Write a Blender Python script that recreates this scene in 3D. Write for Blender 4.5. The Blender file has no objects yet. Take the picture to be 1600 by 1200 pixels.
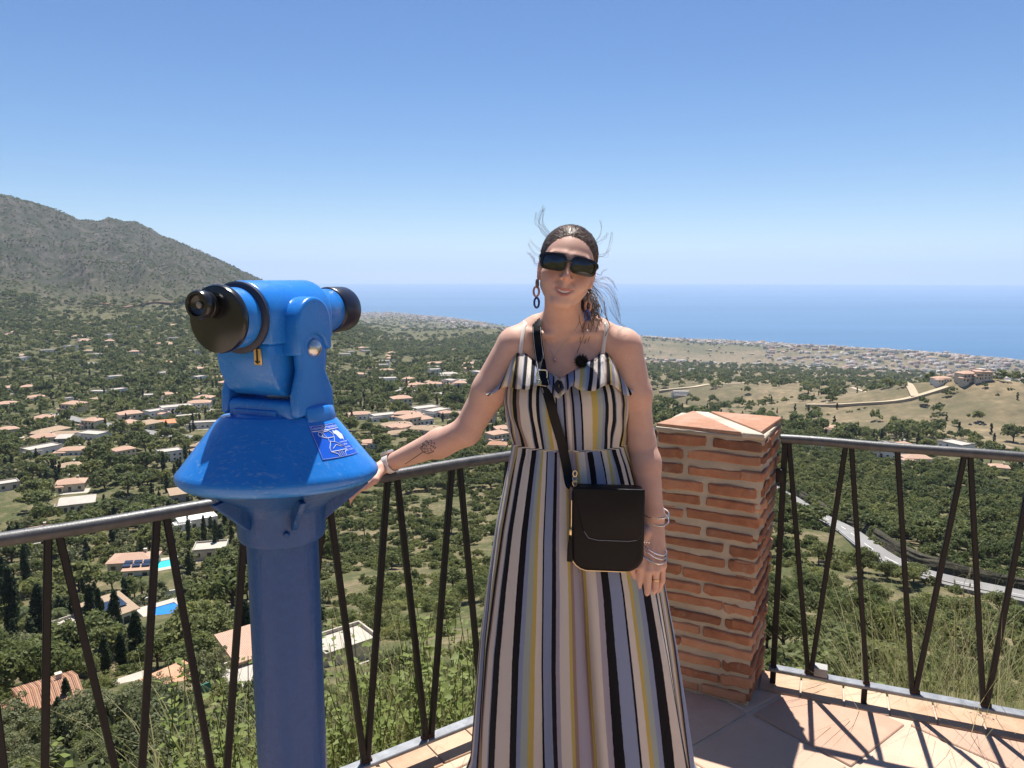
import bpy, bmesh, math, random
import numpy as np
from mathutils import Vector, Matrix, Euler
from mathutils.bvhtree import BVHTree

random.seed(7)
RNG = np.random.default_rng(7)
scene = bpy.context.scene
COL = scene.collection
R = math.radians

# ------------------------------------------------------------------ camera
CAM_Z = 1.63
PITCH = 8.15
FPX = 1180.0            # focal length in pixels of a 1600 px wide frame
cam_data = bpy.data.cameras.new('camera')
cam_data.sensor_width = 36.0
cam_data.lens = 36.0 * FPX / 1600.0
cam_data.clip_start = 0.05
cam_data.clip_end = 150000.0
cam = bpy.data.objects.new('camera', cam_data)
cam.location = (0, 0, CAM_Z)
cam.rotation_euler = (R(90 - PITCH), 0, 0)
COL.objects.link(cam)
scene.camera = cam

# ------------------------------------------------------------------ sky and sun
SUN_EL = 68.0
SUN_AZ = 2.0            # degrees to the right of straight ahead
world = bpy.data.worlds.new('World')
scene.world = world
world.use_nodes = True
wn = world.node_tree
wn.nodes.clear()
w_out = wn.nodes.new('ShaderNodeOutputWorld')
w_bg = wn.nodes.new('ShaderNodeBackground')
w_sky = wn.nodes.new('ShaderNodeTexSky')
w_sky.sky_type = 'NISHITA'
w_sky.sun_disc = False
w_sky.sun_elevation = R(SUN_EL)
w_sky.sun_rotation = R(SUN_AZ)
w_sky.altitude = 1200
w_sky.air_density = 1.0
w_sky.dust_density = 0.15
w_sky.ozone_density = 4.0
w_bg.inputs['Strength'].default_value = 0.066
w_hs = wn.nodes.new('ShaderNodeHueSaturation')
w_hs.inputs['Saturation'].default_value = 1.18
w_hs.inputs['Hue'].default_value = 0.504
w_hs.inputs['Value'].default_value = 1.0
wn.links.new(w_sky.outputs[0], w_hs.inputs['Color'])
wn.links.new(w_hs.outputs[0], w_bg.inputs[0])
wn.links.new(w_bg.outputs[0], w_out.inputs[0])

sun_data = bpy.data.lights.new('sun', 'SUN')
sun_data.energy = 5.0
sun_data.angle = R(0.53)
sun_data.color = (1.0, 0.95, 0.88)
sun = bpy.data.objects.new('sun', sun_data)
sun.rotation_euler = (R(90 - SUN_EL), 0, R(180 - SUN_AZ) )
sun.rotation_euler = Vector((math.sin(R(SUN_AZ)) * math.cos(R(SUN_EL)), math.cos(R(SUN_AZ)) * math.cos(R(SUN_EL)),
                             math.sin(R(SUN_EL)))).to_track_quat('Z', 'Y').to_euler()
sun.location = (0, 20, 60)
COL.objects.link(sun)

scene.view_settings.view_transform = 'Standard'
scene.view_settings.look = 'None'
scene.view_settings.exposure = 0.85
scene.view_settings.gamma = 1.0
scene.view_settings.use_curve_mapping = False
scene.render.engine = 'CYCLES'
scene.cycles.use_denoising = True
scene.cycles.max_bounces = 6
scene.cycles.diffuse_bounces = 4
scene.cycles.glossy_bounces = 3
scene.cycles.transmission_bounces = 4
scene.cycles.transparent_max_bounces = 8
scene.cycles.volume_bounces = 1
scene.cycles.sample_clamp_indirect = 6.0
scene.cycles.caustics_reflective = False
scene.cycles.caustics_refractive = False

# ------------------------------------------------------------------ helpers
CP, SP = math.cos(R(PITCH)), math.sin(R(PITCH))


def ray(u, v):
    """direction through a point of the photograph, y component 1"""
    yu = (600 - v) / FPX
    yy = CP + SP * yu
    return Vector(((u - 800) / FPX / yy, 1.0, (-SP + CP * yu) / yy))


def at(u, v, Y):
    """the point at forward distance Y (metres) seen at (u, v)"""
    d = ray(u, v)
    return Vector((d.x * Y, Y, CAM_Z + d.z * Y))


def proj(p):
    """where a point of the place shows in the photograph"""
    z = p[2] - CAM_Z
    f = p[1] * CP - z * SP
    return 800 + FPX * p[0] / f, 600 - FPX * (p[1] * SP + z * CP) / f


def whereabouts(p):
    """words for the part of the view a far thing lies in"""
    u, v = proj(p)
    if u < 1040:
        cols = ((80, 'at the far left'), (250, 'between the first bar pairs'), (400, 'left of the telescope column'), (560, 'close behind the telescope'),
                (615, 'right of the telescope'), (715, 'under the tattooed forearm' if v > 700 else 'beyond the tattooed forearm'), (1040, 'beside the dress'))
        rail = 832 - 0.161 * u
        row = 'below the handrail' if v > rail + 150 else ('just under the handrail' if v > rail else ('just above the handrail' if v > rail - 110 else 'high in the valley'))
    else:
        cols = ((1270, 'right of the pillar'), (1350, 'by the first right hand bars'), (1430, 'by the middle right hand bars'), (1530, 'by the third right bar pair'), (9999, 'near the right edge'))
        road = np.interp(u, [1222, 1390, 1600], [765, 880, 940])
        row = 'above the right handrail' if v < 680 + (u - 1225) * .075 else ('well above the road' if v < road - 60 else ('just above the road' if v < road else ('close below the road' if v < road + 70 else 'well below the road')))
    for lim, name in cols:
        if u < lim: return row + ' ' + name
    return row


def pxm(Y, z=1.2):
    """metres per photograph pixel at forward distance Y"""
    return (Y * CP - (z - CAM_Z) * SP) / FPX


def tag(o, label=None, cat=None, group=None, kind=None):
    if label: o['label'] = label
    if cat: o['category'] = cat
    if group: o['group'] = group
    if kind: o['kind'] = kind
    return o


def empty(name, loc=(0, 0, 0), rz=0.0):
    o = bpy.data.objects.new(name, None)
    o.location = loc
    o.rotation_euler = (0, 0, rz)
    o.empty_display_size = 0.1
    COL.objects.link(o)
    return o


def mesh_obj(name, me, mat=None, parent=None):
    if mat is not None and len(me.materials) == 0:
        me.materials.append(mat)
    o = bpy.data.objects.new(name, me)
    COL.objects.link(o)
    if parent is not None:
        o.parent = parent
    return o


def from_np(name, verts, faces, smooth=False):
    """mesh from numpy arrays; faces is (n,3) or (n,4)"""
    me = bpy.data.meshes.new(name)
    verts = np.asarray(verts, dtype=np.float32)
    faces = np.asarray(faces, dtype=np.int32)
    k = faces.shape[1]
    me.vertices.add(len(verts))
    me.vertices.foreach_set('co', verts.ravel())
    me.loops.add(len(faces) * k)
    me.loops.foreach_set('vertex_index', faces.ravel())
    me.polygons.add(len(faces))
    me.polygons.foreach_set('loop_start', np.arange(0, len(faces) * k, k, dtype=np.int32))
    me.polygons.foreach_set('loop_total', np.full(len(faces), k, dtype=np.int32))
    if smooth:
        me.polygons.foreach_set('use_smooth', np.ones(len(faces), dtype=bool))
    me.update(calc_edges=True)
    return me


class MB:
    """collects shapes and builds ONE mesh"""

    def __init__(self):
        self.v = []
        self.f = []

    def add(self, verts, faces):
        n = len(self.v)
        self.v += [tuple(p) for p in verts]
        self.f += [tuple(i + n for i in f) for f in faces]
        return self

    def box(self, c, s, rz=0.0, M=None):
        x, y, z = s[0] / 2, s[1] / 2, s[2] / 2
        vs = [Vector((a * x, b * y, d * z)) for a in (-1, 1) for b in (-1, 1) for d in (-1, 1)]
        m = M if M is not None else Matrix.Rotation(rz, 3, 'Z')
        vs = [m @ p + Vector(c) for p in vs]
        return self.add(vs, [(0, 1, 3, 2), (4, 6, 7, 5), (0, 4, 5, 1), (2, 3, 7, 6), (0, 2, 6, 4), (1, 5, 7, 3)])

    def tube(self, pts, rad, n=10, caps=True, closed=False, flat=None):
        """tube along points; rad a number or list; flat = (ratio, up) squashes it into a band"""
        pts = [Vector(p) for p in pts]
        m = len(pts)
        rads = rad if isinstance(rad, (list, tuple)) else [rad] * m
        rings = []
        prev = None
        for i, p in enumerate(pts):
            if closed:
                t = pts[(i + 1) % m] - pts[i - 1]
            else:
                t = pts[min(i + 1, m - 1)] - pts[max(i - 1, 0)]
            if t.length < 1e-9: t = Vector((0, 0, 1))
            t.normalize()
            if flat:
                a = Vector(flat[1])
                e1 = (a - t * a.dot(t)).normalized()
            elif prev is None:
                a = Vector((0, 0, 1)) if abs(t.z) < 0.9 else Vector((1, 0, 0))
                e1 = (a - t * a.dot(t)).normalized()
            else:
                e1 = (prev - t * prev.dot(t))
                e1 = e1.normalized() if e1.length > 1e-6 else prev
            prev = e1
            e2 = t.cross(e1)
            q = flat[0] if flat else 1.0
            rings.append([p + (e1 * math.cos(2 * math.pi * k / n) * q + e2 * math.sin(2 * math.pi * k / n)) * rads[i] for k in range(n)])
        base = len(self.v)
        for r in rings: self.v += [tuple(p) for p in r]
        last = m if closed else m - 1
        for i in range(last):
            j = (i + 1) % m
            for k in range(n):
                k2 = (k + 1) % n
                self.f.append((base + i * n + k, base + i * n + k2, base + j * n + k2, base + j * n + k))
        if caps and not closed:
            self.f.append(tuple(base + k for k in range(n))[::-1])
            self.f.append(tuple(base + (m - 1) * n + k for k in range(n)))
        return self

    def lathe(self, prof, n=48, c=(0, 0, 0), M=None, cap=True):
        """prof: list of (radius, z)"""
        base = len(self.v)
        for r, z in prof:
            for k in range(n):
                a = 2 * math.pi * k / n
                p = Vector((r * math.cos(a), r * math.sin(a), z))
                if M is not None: p = M @ p
                self.v.append(tuple(p + Vector(c)))
        for i in range(len(prof) - 1):
            for k in range(n):
                k2 = (k + 1) % n
                self.f.append((base + i * n + k, base + i * n + k2, base + (i + 1) * n + k2, base + (i + 1) * n + k))
        if cap:
            self.f.append(tuple(base + k for k in range(n))[::-1])
            self.f.append(tuple(base + (len(prof) - 1) * n + k for k in range(n)))
        return self

    def prism(self, poly, h0, h1, M=None, c=(0, 0, 0)):
        """polygon (x, y) extruded from z = h0 to h1, then M and c"""
        n = len(poly)
        vs = [Vector((x, y, h0)) for x, y in poly] + [Vector((x, y, h1)) for x, y in poly]
        if M is not None: vs = [M @ p for p in vs]
        vs = [p + Vector(c) for p in vs]
        fs = [tuple(range(n))[::-1], tuple(range(n, 2 * n))]
        fs += [(k, (k + 1) % n, n + (k + 1) % n, n + k) for k in range(n)]
        return self.add(vs, fs)

    def mesh(self, name, smooth=False):
        me = bpy.data.meshes.new(name)
        me.from_pydata(self.v, [], self.f)
        if smooth:
            me.polygons.foreach_set('use_smooth', np.ones(len(me.polygons), dtype=bool))
        me.update()
        return me

    def build(self, name, mat, parent=None, smooth=False, bevel=0.0, seg=2, angle=35):
        me = self.mesh(name)
        bm = bmesh.new()
        bm.from_mesh(me)
        bmesh.ops.recalc_face_normals(bm, faces=bm.faces)
        if bevel > 0:
            bmesh.ops.remove_doubles(bm, verts=bm.verts, dist=1e-5)
            es = [e for e in bm.edges if len(e.link_faces) == 2 and e.calc_face_angle(0) > R(angle)]
            bmesh.ops.bevel(bm, geom=es, offset=bevel, segments=seg, affect='EDGES', profile=0.5, clamp_overlap=True)
        bm.to_mesh(me)
        bm.free()
        if smooth or bevel > 0:
            me.polygons.foreach_set('use_smooth', np.ones(len(me.polygons), dtype=bool))
            me.set_sharp_from_angle(angle=R(40))
        return mesh_obj(name, me, mat, parent)


def copy_tree(o, parent=None):
    c = o.copy()
    COL.objects.link(c)
    if parent is not None:
        c.parent = parent
        c.matrix_parent_inverse = o.matrix_parent_inverse.copy()
    for ch in o.children:
        copy_tree(ch, c)
    return c


# ------------------------------------------------------------------ materials
class NT:
    """small node tree writer"""

    def __init__(self, name):
        self.mat = bpy.data.materials.new(name)
        self.mat.use_nodes = True
        self.t = self.mat.node_tree
        self.t.nodes.clear()
        self.out = self.t.nodes.new('ShaderNodeOutputMaterial')
        self.p = self.t.nodes.new('ShaderNodeBsdfPrincipled')
        self.link(self.p.outputs[0], self.out.inputs[0])

    def link(self, a, b):
        self.t.links.new(a, b)

    def n(self, kind, **kw):
        nd = self.t.nodes.new('ShaderNode' + kind)
        for k, v in kw.items():
            if k.startswith('i_'):
                key = k[2:]
                nd.inputs[int(key) if key.isdigit() else key.replace('_', ' ')].default_value = v
            else:
                setattr(nd, k, v)
        return nd

    def put(self, sock, val):
        if hasattr(val, 'is_output') or isinstance(val, bpy.types.NodeSocket):
            self.link(val, sock)
        else:
            sock.default_value = val

    def math(self, op, a, b=0.0, c=None, clamp=False):
        nd = self.n('Math', operation=op, use_clamp=clamp)
        self.put(nd.inputs[0], a)
        self.put(nd.inputs[1], b)
        if c is not None: self.put(nd.inputs[2], c)
        return nd.outputs[0]

    def mix(self, fac, a, b, blend='MIX'):
        nd = self.n('Mix', data_type='RGBA', blend_type=blend)
        self.put(nd.inputs['Factor'], fac)
        self.put(nd.inputs[6], a)
        self.put(nd.inputs[7], b)
        return nd.outputs[2]

    def ramp(self, fac, stops, interp='LINEAR'):
        nd = self.n('ValToRGB')
        cr = nd.color_ramp
        cr.interpolation = interp
        while len(cr.elements) > 1: cr.elements.remove(cr.elements[-1])
        for i, (pos, col) in enumerate(stops):
            e = cr.elements[0] if i == 0 else cr.elements.new(pos)
            e.position = pos
            e.color = (*col, 1.0) if len(col) == 3 else col
        self.put(nd.inputs[0], fac)
        return nd.outputs[0]

    def coord(self, which='Object'):
        return self.n('TexCoord').outputs[which]

    def pos(self):
        return self.n('NewGeometry').outputs['Position']

    def noise(self, vec, scale, detail=4.0, rough=0.55, dist=0.0):
        nd = self.n('TexNoise')
        if vec is not None: self.link(vec, nd.inputs['Vector'])
        nd.inputs['Scale'].default_value = scale
        nd.inputs['Detail'].default_value = detail
        nd.inputs['Roughness'].default_value = rough
        nd.inputs['Distortion'].default_value = dist
        return nd.outputs['Fac']

    def voronoi(self, vec, scale, feature='F1', out='Distance', rnd=1.0):
        nd = self.n('TexVoronoi', feature=feature)
        if vec is not None: self.link(vec, nd.inputs['Vector'])
        nd.inputs['Scale'].default_value = scale
        nd.inputs['Randomness'].default_value = rnd
        return nd.outputs[out]

    def mapping(self, vec, scale=(1, 1, 1), loc=(0, 0, 0), rot=(0, 0, 0)):
        nd = self.n('Mapping')
        self.link(vec, nd.inputs[0])
        nd.inputs['Scale'].default_value = scale
        nd.inputs['Location'].default_value = loc
        nd.inputs['Rotation'].default_value = rot
        return nd.outputs[0]

    def bump(self, height, strength=0.3, dist=0.01):
        nd = self.n('Bump')
        self.link(height, nd.inputs['Height'])
        nd.inputs['Strength'].default_value = strength
        nd.inputs['Distance'].default_value = dist
        self.link(nd.outputs[0], self.p.inputs['Normal'])
        return nd

    def set(self, **kw):
        for k, v in kw.items():
            key = {'color': 'Base Color', 'rough': 'Roughness', 'metal': 'Metallic', 'spec': 'Specular IOR Level',
                   'coat': 'Coat Weight', 'coat_rough': 'Coat Roughness', 'sss': 'Subsurface Weight',
                   'sheen': 'Sheen Weight', 'trans': 'Transmission Weight', 'ior': 'IOR', 'alpha': 'Alpha'}[k]
            if key == 'Base Color' and isinstance(v, tuple) and len(v) == 3: v = (*v, 1.0)
            self.put(self.p.inputs[key], v)
        return self


def plain(name, color, rough=0.6, var=0.12, scale=6.0, metal=0.0, spec=0.5, bump=0.0, bscale=None, coord='Object'):
    """a surface of one colour with gentle mottling"""
    m = NT(name)
    c = m.coord(coord)
    nz = m.noise(c, scale, 5.0, 0.6)
    lo = tuple(max(0, x * (1 - var)) for x in color)
    hi = tuple(min(1, x * (1 + var)) for x in color)
    m.set(color=m.ramp(nz, [(0.3, lo), (0.7, hi)]), rough=rough, metal=metal, spec=spec)
    if bump > 0:
        m.bump(m.noise(c, bscale or scale * 6, 4.0, 0.6), bump, 0.01)
    return m.mat
# ================================================================== terrain, sea, haze
SEA_Z = CAM_Z - 431.0
RAIL_L = (Vector((0.0, 2.57, 0)), Vector((0.8167, 0.577, 0)))      # a point and the direction of each railing
RAIL_R = (Vector((1.0, 2.857, 0)), Vector((0.924, -0.3824, 0)))


def beyond_rail(x, y):
    """metres outside the railing lines (negative on the terrace)"""
    sl = -(x - 0.0) * 0.577 + (y - 2.57) * 0.8167
    sr = (x - 1.0) * 0.3824 + (y - 2.857) * 0.924
    return np.maximum(sl, sr)


def _h(ix, iy, seed):
    n = (ix.astype(np.int64) * 374761393 + iy.astype(np.int64) * 668265263 + seed * 974711) & 0x7fffffff
    n = ((n ^ (n >> 13)) * 1274126177) & 0x7fffffff
    n = n ^ (n >> 16)
    return (n & 0xffff) / 65535.0


def vnoise(x, y, seed=0):
    x = np.asarray(x, float); y = np.asarray(y, float)
    ix = np.floor(x); iy = np.floor(y)
    fx = x - ix; fy = y - iy
    ix = ix.astype(np.int64); iy = iy.astype(np.int64)
    fx = fx * fx * (3 - 2 * fx); fy = fy * fy * (3 - 2 * fy)
    a = _h(ix, iy, seed); b = _h(ix + 1, iy, seed); c = _h(ix, iy + 1, seed); d = _h(ix + 1, iy + 1, seed)
    return (a * (1 - fx) + b * fx) * (1 - fy) + (c * (1 - fx) + d * fx) * fy


def fbm(x, y, seed=0, oct=4):
    t = 0.0; a = 0.5; f = 1.0
    for i in range(oct):
        t = t + a * (vnoise(x * f, y * f, seed + i * 17) - 0.5)
        a *= 0.5; f *= 2.03
    return t


LD = [2.0, 3.0, 6.0, 12, 30, 60, 107, 150, 200, 250, 300, 400, 500, 600, 800, 1000]
L_DROP = [2.2, 2.4, 4.6, 8.8, 20.5, 36.5, 54, 68, 81, 89, 94, 100, 106, 111, 121, 133]
R_DROP = [2.2, 2.4, 4.4, 8.0, 18.0, 30, 44, 59, 65, 76, 84, 97, 108, 118, 136, 153]
LOGD = np.log(np.concatenate([np.array(LD), np.geomspace(1100, 45000, 90)]))


def far(az, d):
    """drop below the camera at distances over 1 km, with the coast where it lies for that bearing"""
    dc = np.interp(az, [-20, -12, -6, 0, 10, 35, 60], [13500, 10200, 8300, 6600, 5500, 4650, 4500])
    d0 = np.interp(az, [-10, 0, 15, 35], [133, 138, 150, 153])
    t = np.clip((d - 1000) / (dc - 1000), 0, 1.2)
    return d0 + (436.0 - d0) * t ** 0.86 + np.clip(t - 1, 0, 1) * 60


MT_AZ = [-90, -60, -50, -42, -35, -31, -29.3, -28.4, -27.6, -26.6, -26, -24.5, -21, -18.4, -14, -9]
MT_RIDGE = [-620, -580, -510, -410, -312, -246, -210, -205, -222, -208, -203, -148, -66, 14, 140, 330]
AZK = np.array([-180, -130, -90, -60, -50, -42, -35, -31, -29.3, -28.4, -27.6, -26.6, -26, -24.5, -21, -18.4, -14, -9, -4, 0, 8, 15, 25, 35, 60, 90, 130, 180.0])
PROF = []
for a_ in AZK:
    dd = np.exp(LOGD)
    w = np.clip((a_ + 2) / 14.0, 0, 1)
    near = np.interp(LOGD, np.log(LD), np.array(L_DROP) * (1 - w) + np.array(R_DROP) * w)
    ff = far(a_, dd)
    if -95 < a_ < -8:
        rdg = np.interp(a_, MT_AZ, MT_RIDGE)
        mt = np.interp(dd, [800, 1000, 1300, 1600, 2000, 2350, 2700, 3050, 3300, 3500, 4300, 6500, 9000],
                       [119, 117, 112, 100, 78, 78 + (rdg - 78) * .27, 78 + (rdg - 78) * .6, 78 + (rdg - 78) * .93, rdg, rdg + 6, rdg + 170, 430, 470])
        m_ = np.clip((-9 - a_) / 8.0, 0, 1)
        ff = ff * (1 - m_) + mt * m_
    prof = np.where(dd <= 1000, near, ff)
    if a_ < -20:
        k_ = np.clip((dd - 500) / 400, 0, 1) * np.clip((-20 - a_) / 4, 0, 1)
        prof = np.where(dd <= 1000, near * (1 - k_) + np.interp(dd, [500, 800, 1000], [106, 119, 117]) * k_, prof)
    back = np.clip((abs(a_) - 62) / 50.0, 0, 1)
    prof = prof * (1 - back) + (2.2 - np.clip(dd - 12, 0, 1500) * 0.22) * back
    PROF.append(prof)
PROF = np.array(PROF)


def drop(x, y):
    x = np.asarray(x, float); y = np.asarray(y, float)
    d = np.maximum(np.hypot(x, y), 2.0)
    az = np.degrees(np.arctan2(x, y))
    i = np.clip(np.searchsorted(AZK, az, side='right') - 1, 0, len(AZK) - 2)
    t = (az - AZK[i]) / (AZK[i + 1] - AZK[i])
    t = np.clip(t, 0, 1)
    j = np.clip(np.searchsorted(LOGD, np.log(d), side='right') - 1, 0, len(LOGD) - 2)
    s = np.clip((np.log(d) - LOGD[j]) / (LOGD[j + 1] - LOGD[j]), 0, 1)
    p = (PROF[i, j] * (1 - s) + PROF[i, j + 1] * s) * (1 - t) + (PROF[i + 1, j] * (1 - s) + PROF[i + 1, j + 1] * s) * t
    # relief: hummocks close by, hills and ravines farther off
    near_w = np.clip((d - 12) / 60, 0, 1)
    p = p + near_w * fbm(x / 38, y / 38, 3) * np.clip(d * 0.03, 0, 5.0)
    mid = np.clip((d - 350) / 500, 0, 1) * np.clip((9500 - d) / 3000, 0, 1)
    coastw = np.clip((far_coast(az) - d) / 900, 0.03, 1)
    hills = fbm(x / 520, y / 520, 11, 5) * 70 + (0.5 - np.abs(fbm(x / 310, y / 310, 23, 4)) * 2.2) * 14
    rgt = np.clip((az - 2) / 10, 0.45, 1.0)
    p = p - mid * coastw * hills * rgt
    # the dry hills on the right
    for (ha, hd, hh, rr) in ((33, 900, 34, 150), (24, 1120, 46, 190), (16, 1250, 40, 190), (8, 1350, 36, 200), (31, 1420, 60, 230), (20, 1650, 62, 240), (11, 1850, 58, 260), (27, 1950, 66, 270), (35, 2100, 64, 300),
                             (16, 2350, 62, 300), (5, 2200, 50, 280), (23, 2600, 66, 330), (32, 2750, 60, 340), (10, 2900, 56, 340), (1, 2800, 46, 330)):
        hx, hy = hd * math.sin(R(ha)), hd * math.cos(R(ha))
        p = p - hh * (1.7 if hd < 1500 else 1.4 if hd < 2000 else 0.95) * np.exp(-((x - hx) ** 2 + (y - hy) ** 2) / (rr * rr))
    # keep the hill tops low enough that the coast shows beyond them
    rw_ = np.clip((az + 1) / 4, 0, 1) * np.clip((d - 800) / 200, 0, 1) * np.clip((3900 - d) / 500, 0, 1)
    p = p + rw_ * 66
    pm = d * np.tan(np.radians(np.interp(d, [800, 1000, 1500, 2000, 2600, 3400, 4200], [8.6, 8.1, 7.35, 6.85, 6.45, 6.05, 5.7])))
    soft = pm + 9.0 * np.logaddexp(0, np.clip((p - pm) / 9.0, -40, 40))
    p = p * (1 - rw_) + soft * rw_
    # ravines of the mountain
    mw = np.clip((-13 - az) / 6, 0, 1) * np.clip((d - 1900) / 500, 0, 1)
    rav = np.abs(fbm(az / 3.1 + d / 2600, d / 1900, 41, 4)) * 260 + fbm(x / 130, y / 130, 52, 4) * 70
    p = p + mw * (rav - 26) * np.clip((3350 - d) / 700, 0.12, 1)
    return p


def far_coast(az):
    return np.interp(az, [-20, -12, -6, 0, 10, 35, 60], [13500, 10200, 8300, 6600, 5500, 4650, 4500])


def ground_z(x, y):
    x = np.asarray(x, float); y = np.asarray(y, float)
    z = CAM_Z - drop(x, y)
    s = beyond_rail(x, y)
    d = np.hypot(x, y)
    z = np.where((s < 0.02) & (d < 9.0), -0.62, z)
    return z


def ground(u, v, dmin=6.0):
    """where the line of sight through (u, v) meets the terrain"""
    r = ray(u, v)
    ys = np.geomspace(dmin, 30000, 2200)
    zt = ground_z(r.x * ys, ys)
    zr = CAM_Z + r.z * ys
    hit = np.nonzero(zr <= zt)[0]
    i = hit[0] if len(hit) else len(ys) - 1
    y = ys[i]
    if i > 0:
        a, b = zr[i - 1] - zt[i - 1], zr[i] - zt[i]
        y = ys[i - 1] + (ys[i] - ys[i - 1]) * (a / (a - b) if a != b else 0)
    return Vector((r.x * y, y, float(ground_z(r.x * y, y))))


# land cover, also used to decide where trees stand
def cover(x, y):
    """dry grass, bare soil and wood shares of the land at a place"""
    x = np.asarray(x, float); y = np.asarray(y, float)
    d = np.hypot(x, y); az = np.degrees(np.arctan2(x, y))
    f1 = fbm(x / 230, y / 230, 71, 4) * 2
    f2 = fbm(x / 60, y / 60, 83, 4) * 2
    # gold hills on the right between 1 and 3.4 km
    dg = np.interp(az, [2, 10, 20, 33], [900, 690, 610, 480])
    g = np.clip((az - 1) / 6, 0, 1) * np.clip((d - dg) / 160, 0, 1) * np.clip((4300 - d) / 1100, 0, 1)
    gold = np.clip(g * (1.55 + f1 * 1.3 + f2 * 0.9), 0, 1)
    pale = np.clip((d - 3400) / 2500, 0, 1) * np.clip(0.35 + f1 * 1.5, 0, 1)
    dry = np.clip(np.maximum(gold, pale) + 0.25 * np.clip(f2 - 0.1, 0, 1), 0, 1)
    mount = np.clip((-12 - az) / 5, 0, 1) * np.clip((d - 1950) / 350, 0, 1)
    wood = np.clip(0.62 + f1 * 1.7 + f2 * 0.8, 0, 1) * (1 - gold * 0.93) * np.clip((6500 - d) / 4500, 0.12, 1)
    # the pine slope across the road on the right, and the scrub slope in the middle
    pine = np.clip((az - 9) / 3, 0, 1) * np.clip((d - 215) / 20, 0, 1) * np.clip((dg + 60 - d) / 120, 0, 1)
    wood = np.clip(np.maximum(wood, pine), 0, 1)
    return dry, wood, mount


def build_terrain():
    az = np.concatenate([np.arange(-180, -75, 3.0), np.arange(-75, -46, 0.8), np.arange(-46, 46, 0.2), np.arange(46, 75, 0.8), np.arange(75, 180, 3.0)])
    rad = np.concatenate([[0.02, 1.0], np.geomspace(1.7, 16000, 400)])
    A, D = np.meshgrid(np.radians(az), rad, indexing='ij')
    X = np.sin(A) * D; Y = np.cos(A) * D
    Z = ground_z(X, Y)
    na, nr = X.shape
    V = np.stack([X, Y, Z], -1).reshape(-1, 3)
    i = np.arange(na); j = np.arange(nr - 1)
    I, J = np.meshgrid(i, j, indexing='ij')
    I2 = (I + 1) % na
    F = np.stack([I * nr + J, I * nr + J + 1, I2 * nr + J + 1, I2 * nr + J], -1).reshape(-1, 4)
    me = from_np('ground', V, F, smooth=True)
    dry, wood, mount = cover(X, Y)
    at_ = me.attributes.new('cover', 'FLOAT_COLOR', 'POINT')
    c4 = np.stack([dry, wood, mount, np.ones_like(dry)], -1).reshape(-1, 4).astype(np.float32)
    at_.data.foreach_set('color', c4.ravel())
    o = mesh_obj('ground', me, mat_ground())
    tag(o, 'wide valley of scrub, woods and dry hills falling to the coast', kind='structure')
    return o


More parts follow.
